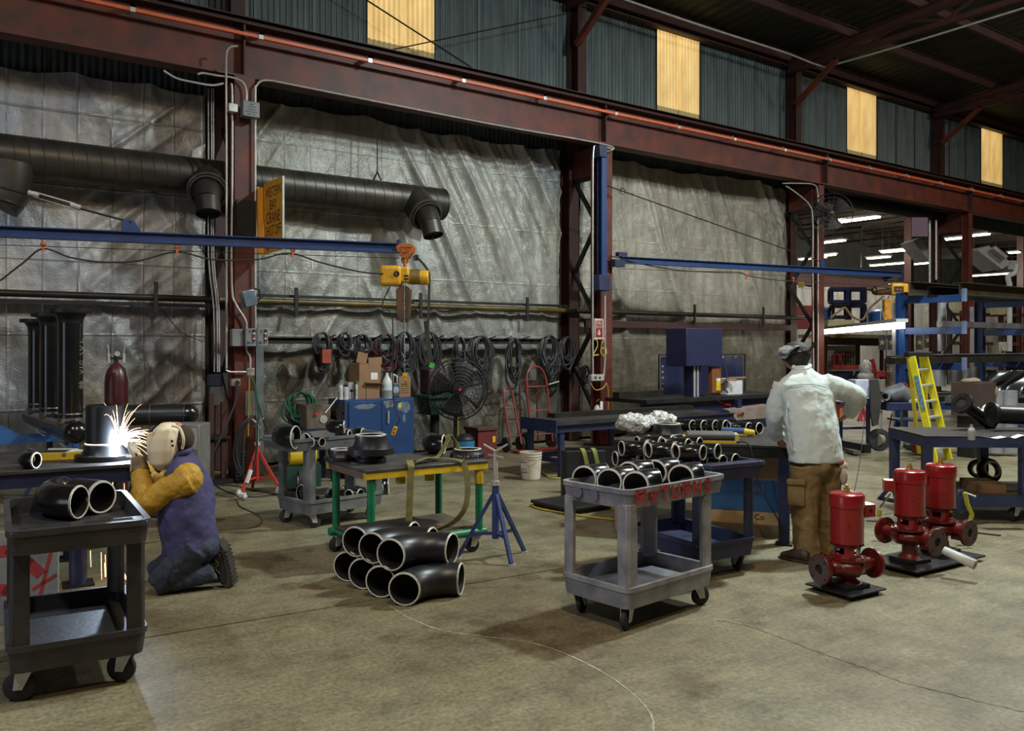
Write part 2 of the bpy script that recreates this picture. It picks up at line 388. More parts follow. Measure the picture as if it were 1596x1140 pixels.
# --- crane runway girder with its crane rail, stiffeners, orange conductor bar
GY = 10.95
gird = T('crane_girder', 'oxide red crane runway girder running the length of the tarped wall', 'girder', (12,GY,5.1)); gird['kind'] = 'structure'
obj('web', MB().box(-9,34,GY-.008,GY+.008,5.12,5.78), m_steel, gird, True)
obj('lower_flange', MB().box(-9,34,GY-.13,GY+.13,5.1,5.125), m_steel, gird, True)
obj('upper_flange', MB().box(-9,34,GY-.15,GY+.15,5.775,5.80), m_steel2, gird, True)
obj('cap_channel', MB().channel((-9,GY,5.83),(34,GY,5.83),.32,.07,.012), m_steel2, gird, True)
for x in COLX:
    obj('stiffener', MB().box(x-.012,x+.012,GY-.125,GY+.125,5.12,5.78), m_steel2, gird, True)
m_orange = M('conductor_bar_orange', (.75,.14,.035), .45, 0, (.6,.1,.03), 5)
cb = T('conductor_bar', 'long orange conductor bar clipped along the crane girder', 'power rail', (12,GY-.2,5.62))
obj('bar', MB().box(-9,34,GY-.215,GY-.17,5.60,5.64), m_orange, cb, True)
xk = -8.4; cl = None
while xk < 33:
    mbk = MB().box(xk-.03,xk+.03,GY-.225,GY-.008,5.645,5.68).box(xk-.03,xk+.03,GY-.225,GY-.216,5.59,5.68); obj('hanger_clip', mbk, m_galv, cb, True); xk += 1.53
# --- columns
def column(x, label, wide=.26, lower_only=False):
    hh = .26 if x < 12 else .18
    if x > 12: wide = .19; x -= .17 if x < 17 else 0
    c = T('steel_column', label, 'column', (x, GY, 0), group='oxide red steel columns under the crane girder')
    obj('front_column', MB().ibeam((x,GY,0.02),(x,GY,5.1),wide,hh,.016,.012,up=(0,1,0)), m_steel, c, True)
    xw = x+.17 if 15 < x < 17 else x
    obj('wall_column', MB().ibeam((xw,11.78,0.02),(xw,11.78,5.6),.22,.22,.014,.012,up=(0,1,0)), m_steel2, c, True)
    obj('base_plate', MB().box(x-.22,x+.22,GY-.22,GY+.22,0,.025), m_black, c, True)
    z = .5; k = 0; lc = MB()
    while z < 4.6:
        lc.bar((x,GY+.12 if k%2==0 else 11.66,z),(x,11.66 if k%2==0 else GY+.12,z+.82),.06,.06); z += .82; k += 1
    lc.box(x-.03,x+.03,GY+.1,11.7,.45,.52).box(x-.03,x+.03,GY+.1,11.7,4.55,4.62)
    obj('lacing', lc, m_black, c, True)
    obj('bracket_plate', MB().prism([(x-.01,GY+.13,5.1),(x-.01,11.66,5.1),(x-.01,11.66,4.7),(x-.01,GY+.13,4.3)],(.02,0,0)) if False else MB().box(x-.01,x+.01,GY+.13,11.67,4.55,5.1), m_steel, c, True)
    return c
column(-2.54, 'oxide red steel column left of the welding table')
column(3.66, 'oxide red steel column behind the orange sign, with grey switch boxes')
column(9.82, 'oxide red steel column carrying the blue jib mast and the red arrow sign')
column(16.12, 'oxide red steel column at the left edge of the opening, behind the standing worker')
column(22.3, 'oxide red steel column rising behind the blue steel rack')
column(28.5, 'oxide red steel column farthest to the right behind the rack')

# --- tarps
def vnoise1(n, seed):
    r = np.random.RandomState(seed); a = r.rand(4096)
    def f(x):
        x = np.asarray(x)*n; i = np.floor(x).astype(int); t = x-i; t = t*t*(3-2*t); return a[i % 4096]*(1-t)+a[(i+1) % 4096]*t
    return f
def vnoise2(seed):
    r = np.random.RandomState(seed); A = r.rand(64,64)
    def f(x, y):
        i = np.floor(x).astype(int); j = np.floor(y).astype(int); u = x-i; v = y-j; u = u*u*(3-2*u); v = v*v*(3-2*v)
        g = lambda p,q: A[p % 64, q % 64]
        return (g(i,j)*(1-u)+g(i+1,j)*u)*(1-v)+(g(i,j+1)*(1-u)+g(i+1,j+1)*u)*v
    return f
def tarp_mat(name, warm, cool, low_dark, seam=.38, cw=.35):
    m = bpy.data.materials.new(name); m.use_nodes = True; nt = m.node_tree; N = nt.nodes; L = nt.links; b = N['Principled BSDF']
    geo = N.new('ShaderNodeNewGeometry'); sep = N.new('ShaderNodeSeparateXYZ'); L.new(geo.outputs['Position'], sep.inputs[0])
    def noise(s, d=5, st=(1,1,1), dist=0):
        mp = N.new('ShaderNodeMapping'); mp.inputs['Scale'].default_value = st; L.new(geo.outputs['Position'], mp.inputs[0])
        n = N.new('ShaderNodeTexNoise'); n.inputs['Scale'].default_value = s; n.inputs['Detail'].default_value = d; n.inputs['Distortion'].default_value = dist; L.new(mp.outputs[0], n.inputs['Vector']); return n.outputs['Fac']
    def ramp(f, stops):
        r = N.new('ShaderNodeValToRGB'); e = r.color_ramp.elements
        while len(e) < len(stops): e.new(.5)
        for k, (p, c) in enumerate(stops): e[k].position = p; e[k].color = (*c, 1)
        L.new(f, r.inputs[0]); return r.outputs[0]
    def mul(a, c, f=1.0):
        x = N.new('ShaderNodeMix'); x.data_type = 'RGBA'; x.blend_type = 'MULTIPLY'; x.inputs[0].default_value = f; L.new(a, x.inputs[6]); L.new(c, x.inputs[7]); return x.outputs[2]
    base = ramp(noise(.8, 4), [(.3, cool), (.7, warm)])
    streak = ramp(noise(2.5, 5, (3,3,.35)), [(.3, (.62,.6,.56)), (.6, (1,1,1))])
    # mottled darker brown towards the bottom of the sheet
    mr = N.new('ShaderNodeMapRange'); mr.inputs[1].default_value = 0; mr.inputs[2].default_value = 3.0; mr.inputs[3].default_value = low_dark; mr.inputs[4].default_value = 0; L.new(sep.outputs['Z'], mr.inputs[0])
    ad = N.new('ShaderNodeMath'); ad.operation = 'MULTIPLY'; L.new(mr.outputs[0], ad.inputs[0]); L.new(noise(1.6, 6), ad.inputs[1])
    low_tone = ramp(ad.outputs[0], [(.0, (1,1,1)), (.5, (.34,.31,.27))])
    c = mul(mul(base, streak, .8), low_tone); L.new(c, b.inputs['Base Color'])
    b.inputs['Roughness'].default_value = .42; b.inputs['Metallic'].default_value = .25
    # pressed fold creases (a grid) + crumple, as relief
    def crease(out, period):
        d = N.new('ShaderNodeMath'); d.operation = 'PINGPONG'; d.inputs[1].default_value = period/2; L.new(out, d.inputs[0])
        r = N.new('ShaderNodeMapRange'); r.inputs[1].default_value = 0; r.inputs[2].default_value = .02; r.inputs[3].default_value = 1; r.inputs[4].default_value = 0; L.new(d.outputs[0], r.inputs[0]); return r.outputs[0]
    s1 = N.new('ShaderNodeMath'); s1.operation = 'ADD'; L.new(crease(sep.outputs['X'], seam), s1.inputs[0]); L.new(crease(sep.outputs['Z'], seam*2.4), s1.inputs[1])
    n1 = N.new('ShaderNodeMath'); n1.operation = 'MULTIPLY_ADD'; n1.inputs[1].default_value = cw; L.new(s1.outputs[0], n1.inputs[0]); L.new(noise(5, 8, (1,1,.7), .6), n1.inputs[2])
    n2 = N.new('ShaderNodeMath'); n2.operation = 'MULTIPLY_ADD'; n2.inputs[1].default_value = .22; L.new(noise(28, 4, (1,1,1.6), 1.0), n2.inputs[0]); L.new(n1.outputs[0], n2.inputs[2])
    bp = N.new('ShaderNodeBump'); bp.inputs['Strength'].default_value = .75; bp.inputs['Distance'].default_value = .04; L.new(n2.outputs[0], bp.inputs['Height']); L.new(bp.outputs[0], b.inputs['Normal'])
    return m
def tarp(name, label, x0, x1, ztop, folds, mat, seed, y=11.83, zb=.05, step=.028, sag=.05, cat='tarp'):
    """folds: list of (ax, az, slope, fan, freq, amp): bands of folds leaning by slope (dx/dz), fanning from height az"""
    nx = int((x1-x0)/step); nz = int((ztop-zb)/step)
    X, Z = np.meshgrid(np.linspace(x0,x1,nx+1), np.linspace(0,1,nz+1))
    xs = X[0]; top = ztop - sag*np.abs(np.sin(xs*PI/.9+seed)) - .10*vnoise1(1.1,seed+5)(xs-x0+9)
    Z = zb + Z*(top[None,:]-zb)
    H = np.zeros_like(X); n2 = vnoise2(seed); n2b = vnoise2(seed+1)
    for k, (ax, az, slope, fan, freq, amp, x_lo, x_hi) in enumerate(folds):
        f = vnoise1(freq, seed+20+k); f3 = vnoise1(freq*2.3, seed+40+k)
        S = (X - ax - slope*(az-Z)) / (1 + fan*np.maximum(az-Z, 0)) + .16*n2(X*.6+5, Z*.5+5)
        r = np.abs(2*f(S+50)-1); r = 1 - r; r = r**4 + .30*(1-np.abs(2*f3(S+50)-1))**3
        msk = np.clip((X-x_lo)/.5,0,1)*np.clip((x_hi-X)/.5,0,1)*(.25+1.1*n2b(X*.7+9, Z*.5+3))
        H += amp*r*msk
    H += .05*n2(X*1.3+20, Z*1.1+20) + .02*n2b(X*4+3, Z*4+8) + .008*n2(X*11+3, Z*13+8)
    wob = .02*np.sin(xs*1.7+seed); Yv = y - H + wob[None,:]
    K = nx+1; vs = np.stack([X, Yv, Z], -1).reshape(-1,3)
    mb = MB(); idx = np.arange((nx+1)*(nz+1)).reshape(nz+1, nx+1)
    q = np.stack([idx[:-1,:-1], idx[:-1,1:], idx[1:,1:], idx[1:,:-1]], -1).reshape(-1,4)
    mb.v = [tuple(v) for v in vs]; mb.f = [tuple(int(a) for a in r_) for r_ in q]; mb.mi = [0]*len(mb.f)
    return obj(name, mb, mat, smooth=180, label=label, cat=cat)
mt1 = tarp_mat('silver_tarp_left', (.50,.46,.40), (.31,.32,.37), 1.1)
mt2 = tarp_mat('silver_tarp_middle', (.40,.385,.33), (.24,.25,.26), 1.25, cw=.14)
mt3 = tarp_mat('silver_tarp_right', (.42,.385,.32), (.25,.23,.19), 2.0, cw=.10)
tarp('hanging_tarp', 'silver tarp with square creases behind the welder and the flanged risers', -5.5, 3.45, 5.1, [(1.5,5.2,.6,.0,1.6,.05,-2,3.4),(3.4,2.4,-1.1,.0,2.5,.07,1.6,3.5)], mt1, 3)
tarp('hanging_tarp', 'silver tarp with long slanting folds behind the yellow chain hoist and coiled cables', 3.9, 9.55, 5.16, [(6.5,5.0,.58,.05,2.0,.13,5.7,9.8),(6.5,5.0,.50,.02,4.2,.05,6.4,9.8),(4.2,5.0,-.7,.0,1.7,.10,3.8,5.6)], mt2, 8)
tarp('hanging_tarp', 'brownish silver tarp behind the blue band saw, right of the jib mast', 10.05, 16.0, 5.22, [(10.5,5.2,.36,.04,1.7,.13,10,16.2),(10.5,5.2,.30,.02,3.6,.05,10,16.2)], mt3, 17)
tarp('tarp_strip', 'narrow strip of tarp showing between the paired columns beside the jib mast', 9.58, 10.0, 4.9, [(9.3,5,.2,0,2,.02,9,11)], mt2, 23, y=11.95)
# ================================================================== FOREGROUND THINGS
def c3(x, d, z=0): a, b = cam2w(x, d); return Vector((a, b, z))
def cang(deg): return math.radians(deg) - YAW
m_rubber = M('black_rubber', (.02,.02,.02), .75)
m_ctgrey = M('cart_plastic_grey', (.34,.34,.36), .5, 0, (.14,.14,.17), 5, bump=.15)
m_ctblk = M('cart_plastic_black', (.045,.042,.045), .45, 0, (.02,.019,.02), 6, bump=.15)
m_ctblue = M('cart_plastic_blue', (.035,.042,.11), .5, 0, (.018,.02,.05), 6, bump=.1)
m_ctmid = M('cart_plastic_worn_grey', (.17,.18,.18), .5, 0, (.08,.08,.085), 5, bump=.15)
m_elb = M('black_lacquered_pipe', (.013,.012,.012), .20, .2, (.007,.007,.007), 7, spec=.7)
m_elb_sat = M('satin_black_pipe', (.022,.021,.022), .38, .3, (.012,.012,.013), 7, spec=.6)
m_in = M('pipe_bore', (.010,.009,.008), .7)
m_bevel = M('machined_steel_edge', (.80,.77,.70), .45, .15, (.6,.57,.5), 20)
m_chrome = M('bright_steel', (.5,.5,.5), .25, .9, (.35,.35,.36), 10)
m_redspray = M('red_spray_paint', (.42,.035,.03), .6, 0, (.26,.03,.04), 12)
m_purp = M('violet_spray_paint', (.12,.10,.22), .6, 0, (.16,.14,.2), 5)
m_brass = M('brass', (.75,.48,.12), .25, .9)

def tray(L, W, z0, z1, zf, t=.02, rc=.05, taper=.012, x_off=0):
    def rr(L, W, r, z):
        out = []
        for cx, cy, a in ((L/2-r, W/2-r, 0), (-L/2+r, W/2-r, 90), (-L/2+r, -W/2+r, 180), (L/2-r, -W/2+r, 270)):
            for k in range(5): q = math.radians(a+k*22.5); out.append((cx+r*math.cos(q)+x_off, cy+r*math.sin(q), z))
        return out
    rings = [rr(L-2*taper, W-2*taper, rc, z0), rr(L, W, rc, z1-.03), rr(L+.016, W+.016, rc+.008, z1-.028), rr(L+.016, W+.016, rc+.008, z1), rr(L-2*t, W-2*t, rc-t*.5, z1), rr(L-2*t-.01, W-2*t-.01, rc-t*.5, zf)]
    mb = MB(); n = 20; mb.v = [p for r in rings for p in r]
    mb.f = [(i*n+k, i*n+(k+1)%n, (i+1)*n+(k+1)%n, (i+1)*n+k) for i in range(len(rings)-1) for k in range(n)]
    mb.f += [tuple(range(n-1,-1,-1)), tuple((len(rings)-1)*n+k for k in range(n))]; mb.mi = [0]*len(mb.f); return mb
def caster(par, x, y, ang, r=.062, mat=None):
    c = T('caster', None, None, (x, y, 0), ang); c.parent = par
    ox = -.03
    whl = MB().lathe([(.012,-.018),(r-.012,-.018),(r,-.010),(r,.010),(r-.012,.018),(.012,.018)], (ox,0,r), (0,1,0), 20)
    obj('wheel', whl, m_rubber, c)
    fk = MB()
    for s in (-1,1): fk.prism([(ox-.02,s*.026,r-.012),(ox+.02,s*.026,r-.012),(.035,s*.026,r*2+.005),(-.04,s*.026,r*2+.005)], (0,.004*s,0))
    fk.box(-.042,.04,-.03,.03,r*2+.003,r*2+.012); fk.cyl((ox,-.034,r),(ox,.034,r),.009,n=8)
    obj('fork', fk, m_galv, c)
def cart(name, label, loc, rz, mat, L=.86, W=.55, H=.84, slots=False, over=.10, angs=(20,200,160,-10), group='plastic two-shelf utility carts', r=.062):
    c = T(name, label, 'cart', loc, rz, group)
    zb = 2*r+.012
    obj('bottom_shelf', tray(L, W, zb, zb+.13, zb+.045), mat, c)
    obj('top_shelf', tray(L+over, W, H-.115, H, H-.085, x_off=over/2), mat, c, label=None)
    for sx in (-1,1):
        for sy in (-1,1):
            x, y = sx*(L/2-.05), sy*(W/2-.047)
            mb = MB().prism([(x+sx*.042,y+sy*.024,zb+.1),(x+sx*.02,y+sy*.040,zb+.1),(x-sx*.045,y+sy*.040,zb+.1),(x-sx*.045,y+sy*.012,zb+.1),(x,y-sy*.02,zb+.1),(x+sx*.01,y-sy*.045,zb+.1),(x+sx*.042,y-sy*.045,zb+.1)][::(1 if sx*sy>0 else -1)], (0,0,H-.09-zb-.1))
            obj('corner_post', mb, mat, c, bevel=.006)
    if slots:
        mb = MB(); x0 = L/2-.02
        mb.box(x0-.02,x0+over+.02,-W/2+.01,W/2-.01,H-.05,H-.004)
        obj('handle_end', mb, mat, c, bevel=.008)
        for k in range(2):
            y0 = -W/2+.05+k*(W/2-.03)
            for j in range(2):
                obj('tool_slot', MB().box(x0+.005+j*.06,x0+.04+j*.06,y0,y0+W/2-.09,H-.012,H-.002), m_in, c)
    else:
        obj('handle', MB().tube(spline([(L/2+over-.03,-W/2+.03,H-.02),(L/2+over+.045,-W/2+.07,H-.02),(L/2+over+.05,0,H-.02),(L/2+over+.045,W/2-.07,H-.02),(L/2+over-.03,W/2-.03,H-.02)],5), .014, 8), mat, c)
    i = 0
    for sx in (-1,1):
        for sy in (-1,1): caster(c, sx*(L/2-.09), sy*(W/2-.08), math.radians(angs[i]), r); i += 1
    return c
cc = cart('utility_cart', 'worn grey plastic cart spray painted RETURNS, loaded with glossy black elbows', c3(.811,5.49), cang(42), m_ctgrey, over=.12)
# spray lettering on the long side facing the camera (local -y)
RET = {'R': [[(0,0),(0,1),(.5,.95),(.55,.62),(.05,.5),(.6,0)]], 'e': [[(.05,.35),(.5,.45),(.45,.7),(.15,.72),(0,.4),(.15,.05),(.5,.1)]], 'T': [[(-.05,.95),(.6,.98)],[(.28,.95),(.3,0)]],
       'U': [[(0,.95),(.02,.2),(.25,0),(.5,.2),(.5,.95)]], 'N': [[(0,0),(.02,.95),(.5,.05),(.52,1)]], 'S': [[(.55,.9),(.3,1),(.05,.8),(.15,.55),(.5,.42),(.5,.1),(.2,0),(0,.15)]]}
x = -.36; L_ = []
for ch, w_ in (('R',.10),('e',.08),('T',.085),('U',.085),('R',.085),('N',.085),('S',.08)):
    L_.append([[(x+a*w_*1.45, b*.082) for a, b in ln] for ln in RET[ch]]); x += w_*1.27
mb = MB()
for ll in L_: strokes(mb, ll, (0,-.2845,.748), (1,0,0), (0,0,1), .019)
obj('spray_lettering', mb, m_redspray, cc, smooth=0, label='red hand sprayed word RETURNS')
for yy, ww in ((.13,.09),(-.02,.055)): obj('violet_overspray', MB().add([(-.4402,yy+ww*.5*math.cos(k*PI/8),.785+.036*math.sin(k*PI/8)) for k in range(16)], [tuple(range(15,-1,-1))]), m_purp, cc, smooth=0)
bc = cart('utility_cart', 'dark blue plastic cart behind the RETURNS cart, stacked with small elbows', c3(1.36,6.62), cang(-60), m_ctblue, slots=True, over=.1)
gc = cart('utility_cart', 'grey plastic cart left of the green table, elbows on top and flanges below', c3(-1.75,8.31), cang(225), m_ctmid, over=.16)
kc = cart('utility_cart', 'black plastic cart at the lower left corner with molded tool slots', c3(-2.30,4.50), cang(-59), m_ctblk, L=.90, W=.60, slots=True, over=.1, r=.072, angs=(20,200,70,55))

def elbow_proto(name, label, group, ro, R, ang=90, wall=.01, mat=None, ringw=.008, n=20, m=None):
    m = m or max(6, int(ang/7)); A = math.radians(ang); mb = MB(); mb.mi = []
    cp = lambda a: Vector((R-R*math.cos(a), R*math.sin(a), ro))
    outer = [cp(A*k/m) for k in range(m+1)]
    def surf(r, flip, a0=0, a1=A):
        b = len(mb.v); 
        for k in range(m+1):
            a = a0+(a1-a0)*k/m; c = cp(a); rad = Vector((-math.cos(a), math.sin(a), 0))
            for j in range(n): t = 2*PI*j/n; mb.v.append(tuple(c + rad*math.cos(t)*r + Vector((0,0,math.sin(t)*r))))
        for k in range(m):
            for j in range(n):
                f = (b+k*n+j, b+k*n+(j+1)%n, b+(k+1)*n+(j+1)%n, b+(k+1)*n+j); mb.f.append(f[::-1] if flip else f)
    surf(ro, True); k0 = len(mb.f); surf(ro-wall, False); mb.mi = [0]*k0+[1]*(len(mb.f)-k0)
    o = obj(name, mb, [mat or m_elb, m_in], None, loc=(0,0,0), label=label, cat='pipe elbow', group=group)
    for a in (0, A):
        c = cp(a); t = Vector((math.sin(a), math.cos(a), 0)) * (-1 if a == 0 else 1)
        rb = MB().lathe([(ro-wall-.001,-.003),(ro-wall-.001,.002),(ro-wall*.4,.002),(ro+.001,-ringw*.6),(ro+.001,-ringw*.7)], c, t, n)
        obj('machined_end', rb, m_bevel, o, smooth=30)
    return o
def ring_place(o, camx, d, z, rzc, ro, R, end='A', ang=90):
    """put the centre of end A (or B) at a camera-frame spot; rzc = rotation in the camera frame (deg)"""
    A = math.radians(ang); rz = cang(rzc); off = Vector((0,0,ro)) if end == 'A' else Vector((R-R*math.cos(A), R*math.sin(A), ro))
    off = Matrix.Rotation(rz, 3, 'Z') @ off; o.location = c3(camx, d, z) - off; o.rotation_euler = (0,0,rz)
# big stack of eight-inch elbows on the floor
r8, R8 = .1095, .305
E8 = [(-.696,5.55,.1100,-10,'satin black pipe elbow at the front right of the floor stack, bottom row'),
      (-.876,5.73,.1100,-12,'second elbow from the right in the bottom row of the floor stack'),
      (-1.03,5.93,.1100,-14,'third elbow from the right in the bottom row of the floor stack'),
      (-1.175,6.125,.1100,-14,'rearmost elbow at the left of the bottom row of the floor stack'),
      (-.805,5.70,.296,-22,'topmost front elbow of the floor stack, its far end open to the right'),
      (-.96,5.89,.296,-22,'middle elbow in the upper row of the floor stack'),
      (-1.11,6.08,.296,-22,'rear elbow in the upper row of the floor stack, beside the green table leg')]
pro = None
for (x, d, z, a, lab) in E8:
    o = elbow_proto('pipe_elbow', lab, 'large black elbows stacked on the floor', r8, R8, mat=m_elb_sat) if pro is None else dup(pro, label=lab)
    pro = pro or o; ring_place(o, x, d, z, a, r8, R8)
# six-inch 45-degree elbows in the RETURNS cart
r6, R6 = .084, .24
Z6 = .757+r6
E6 = [(.455,5.43,-24,'left elbow at the short end of the RETURNS cart, opening towards the camera'),(.60,5.31,-24,'middle elbow at the short end of the RETURNS cart'),(.745,5.19,-24,'glossy elbow nearest the front corner of the RETURNS cart'),
      (1.075,5.48,-20,'glossy elbow beside the word RETURNS, at the right of the cart'),(.76,5.62,-30,'back left elbow in the RETURNS cart, behind the front three'),(.95,5.72,-30,'back right elbow in the RETURNS cart, nearest the dark blue cart')]
pro = None
for (x, d, a, lab) in E6:
    o = elbow_proto('pipe_elbow', lab, 'glossy black elbows in the RETURNS cart', r6, R6, ang=50) if pro is None else dup(pro, label=lab)
    pro = pro or o; ring_place(o, x, d, Z6, a, r6, R6)
# four-inch elbows on the dark blue cart
r4, R4 = .057, .20
pro4 = None
def e4(px, py, z, rot, lab, grp, end='B'):
    global pro4
    o = elbow_proto('pipe_elbow', lab, grp, r4, R4, ang=58, wall=.006, ringw=.006, n=16, m=8) if pro4 is None else dup(pro4, label=lab, group=grp)
    pro4 = pro4 or o; d = FPX*(EYE-z)/(py-CY); ring_place(o, (px-CX)/FPX*d, d, z, rot, r4, R4, end, 58)
pos = ['leftmost','second from left','third from left','fourth from left','fifth from left','rightmost']
for i, (px, py) in enumerate([(998,716),(1041,720),(1086,724),(1108,722),(1127,721),(1147,719)]):
    e4(px, py, .757+r4, -72 if i < 3 else -80, 'small black elbow, %s in the lower row on the dark blue cart' % pos[i], 'small elbows on the dark blue cart')
pos = ['leftmost','second from left','third from left','rightmost']
for i, (px, py) in enumerate([(1009,700),(1052,703),(1096,706),(1119,704)]):
    e4(px, py, .757+r4*2.72, -72, 'small black elbow, %s of the front upper row, dark blue cart' % pos[i], 'small elbows on the dark blue cart')
for i, (px, py) in enumerate([(1031,692),(1049,690),(1073,695),(1091,693)]):
    e4(px, py, .757+r4*2.72, -72, 'small black elbow, %s of the back upper row, dark blue cart' % pos[i], 'small elbows on the dark blue cart')

# weld-neck flange
def flange(name, label, loc, R, h=.035, neck=.10, nr=None, bolts=8, mat=None, group=None, rot=None, hub=True, cat='pipe flange', bore=None):
    nr = nr or R*.62; bore = bore or nr*.82
    o = obj(name, MB().lathe([(bore,0),(R-.004,0),(R,.004),(R,h-.004),(R-.004,h),(nr*1.18,h),(nr*1.02,h+neck*.5),(nr,h+neck),(bore,h+neck),(bore,0)], n=32), mat or m_elb_sat, None, loc=loc, label=label, cat=cat, group=group)
    if rot: o.rotation_euler = rot
    obj('machined_lip', MB().lathe([(bore-.001,h+neck-.004),(bore-.001,h+neck+.002),(nr*.96,h+neck+.002),(nr+.001,h+neck-.006)], n=32), m_bevel, o)
    hb = MB()
    for k in range(bolts):
        t = 2*PI*(k+.5)/bolts; x, y = R*.84*math.cos(t), R*.84*math.sin(t); hb.cyl((x,y,-.0005),(x,y,h+.0012),R*.065,n=8)
    obj('bolt_holes', hb, m_in, o)
    return o
# grey cart load
zt = .757
def on_cam(px, py, z): d = FPX*(EYE-z)/(py-CY); return (px-CX)/FPX*d, d
def elb(name, label, group, ro, R, px, py, z, rot, end='A', ang=90, mat=None, wall=.008):
    o = elbow_proto(name, label, group, ro, R, ang, wall, mat); x, d = on_cam(px, py, z); ring_place(o, x, d, z, rot, ro, R, end, ang); return o
g = 'fittings on the grey cart'
elb('pipe_elbow', 'large black elbow at the left end of the grey cart top', g, .105, .2, 461, 682, zt+.105, 78, 'A')
elb('pipe_elbow', 'small elbow open to the camera beside the large one on the grey cart', g, .06, .09, 471, 683, zt+.06, -110, 'A')
m_teal = M('teal_painted_bore', (.03,.16,.13), .5)
elb('pipe_elbow', 'small elbow with a greenish mouth at the front of the grey cart top', g, .045, .07, 485, 690, zt+.045, -35, 'A', mat=m_elb)
elb('pipe_elbow', 'lower elbow of the pair lying one on the other on the grey cart', g, .06, .13, 545, 680, zt+.06, 80, 'A')
elb('pipe_elbow', 'upper elbow of the pair lying one on the other on the grey cart', g, .06, .13, 537, 666, zt+.185, 95, 'A')
elb('pipe_elbow', 'rightmost small elbow at the back of the grey cart top', g, .05, .1, 566, 675, zt+.05, 75, 'A')
zl = .186
def fl_at(label, px, py, z, R, h, neck, nr=None, g=None, **k):
    x, d = on_cam(px, py, z); return flange('pipe_flange', label, c3(x, d, z), R, h, neck, nr, group=g, **k)
fl_at('wide dark flange on the lower shelf of the grey cart', 525, 777, zl, .12, .04, .06, g=g)
fl_at('small dark flange on the lower shelf of the grey cart', 500, 780, zl, .07, .03, .02, g=g)
elb('pipe_elbow', 'dark elbow standing at the left of the grey cart lower shelf', g, .09, .13, 475, 765, zl+.09, -130, 'A')
elb('pipe_elbow', 'bright-rimmed elbow at the right of the grey cart lower shelf', g, .085, .13, 584, 762, zl+.09, 5, 'A')
elb('pipe_elbow', 'little elbow in front of the bright-rimmed one on the lower shelf', g, .055, .08, 562, 771, zl+.055, -30, 'B')

# ------------------------------------------------------------------ green pipe-legged welding table
m_green = M('green_enamel', (.012,.19,.075), .42, 0, (.008,.12,.05), 6, bump=.1)
m_yel = M('yellow_enamel', (.72,.50,.02), .42, 0, (.5,.33,.02), 6)
m_plate = M('steel_table_plate', (.16,.155,.15), .4, .6, (.07,.065,.06), 4, bump=.1)
m_ply = M('dirty_plywood', (.14,.10,.065), .8, 0, (.06,.045,.03), 4)
m_strap = M('olive_lifting_strap', (.20,.17,.05), .8, 0, (.12,.10,.03), 12)
gt = T('welding_table', 'steel-topped work table on green pipe legs with yellow rails, strap draped over it', 'table', c3(-.86,7.045), cang(34))
LX, LY, H = .54, .39, .75
obj('table_top', MB().box(-LX,LX,-LY,LY,H-.022,H), m_plate, gt, bevel=.003)
obj('frame_rail', MB().box(-LX+.0,LX-.0,-LY+.005,-LY+.05,H-.072,H-.023), m_yel, gt, label='yellow front rail')
obj('frame_rail', MB().box(-LX,LX,LY-.05,LY-.005,H-.072,H-.023), m_yel, gt, label='yellow back rail')
obj('end_rail', MB().box(-LX,-LX+.04,-LY+.05,LY-.05,H-.072,H-.023), M('rusty_angle', (.15,.09,.06), .7), gt)
obj('end_rail', MB().box(LX-.04,LX,-LY+.05,LY-.05,H-.072,H-.023), m_yel, gt)
for sx, x in ((-1,-LX+.06),(1,LX-.06)):
    for y in (-LY+.045, LY-.06):
        obj('leg', MB().cyl((x,y,.18),(x,y,H-.07 if x < 0 else H-.17),.031,n=16), m_green, gt)
        if x > 0: obj('leg_sleeve', MB().cyl((x,y,H-.19),(x,y,H-.07),.036,n=16), m_yel, gt)
for x in (-.05,.22):
    obj('hanging_socket', MB().pipe((x,.02,H-.19),(x,.02,H-.023),.04,.033), m_yel, gt)
for y in (-LY+.045, LY-.06): obj('lower_rail', MB().cyl((-LX+.0,y,.165),(LX-.0,y,.165),.034,n=14), m_green, gt)
for x in (-LX+.06, LX-.06): obj('cross_rail', MB().cyl((x,-LY+.08,.165),(x,LY-.1,.165),.026,n=12), m_green, gt)
obj('lower_shelf', MB().box(-LX+.04,LX-.04,-LY+.08,LY-.09,.195,.212), m_ply, gt)
for sx in (-1,1):
    for sy in (-1,1): caster(gt, sx*(LX-.08), sy*(LY-.07), math.radians(30*sx+40*sy), .06)
g = 'flanges on the green welding table'
fl_at('lower half of the big flange pair on the green table, dull black', 578, 719, H, .125, .03, .035, .10, g=g)
fl_at('upper wide flange of the big pair on the green table, bright rim on top', 578, 707.8, H+.068, .185, .055, .10, .125, g=g, bolts=12)
fl_at('left flange with a white tag on the green table', 532, 717, H, .14, .03, .06, .09, g=g)
obj('paper_tag', MB().cbox(c3(*on_cam(525,706,.80),.80),(.03,.002,.018), Matrix.Rotation(cang(0),3,'Z')), M('white_paper',(.7,.7,.68),.8), label='white paper tag on the left flange of the green table', cat='tag')
bf = fl_at('flat black flange with white chalk writing at the right of the green table', 729, 712, H, .15, .035, .03, .12, g=g)
tx = text_mb('5 150# 2.68 W5 B', .03, (0,0,0), (1,0,0), (0,0,1), .0006); cam_rz = cang(0)
for k, v in enumerate(tx.v):
    t = v[0]/.152 - PI/2; tx.v[k] = (math.cos(t)*(.1535-v[1]), math.sin(t)*(.1535-v[1]), v[2]+.018)
o = obj('chalk_writing', tx, m_chalk, bf, smooth=0); bf.rotation_euler = (0,0,cang(-3))
elb('pipe_elbow', 'black elbow lying on the green table behind the olive strap', 'elbow on the green table', .085, .14, 692, 693, H+.087, 82, 'A')
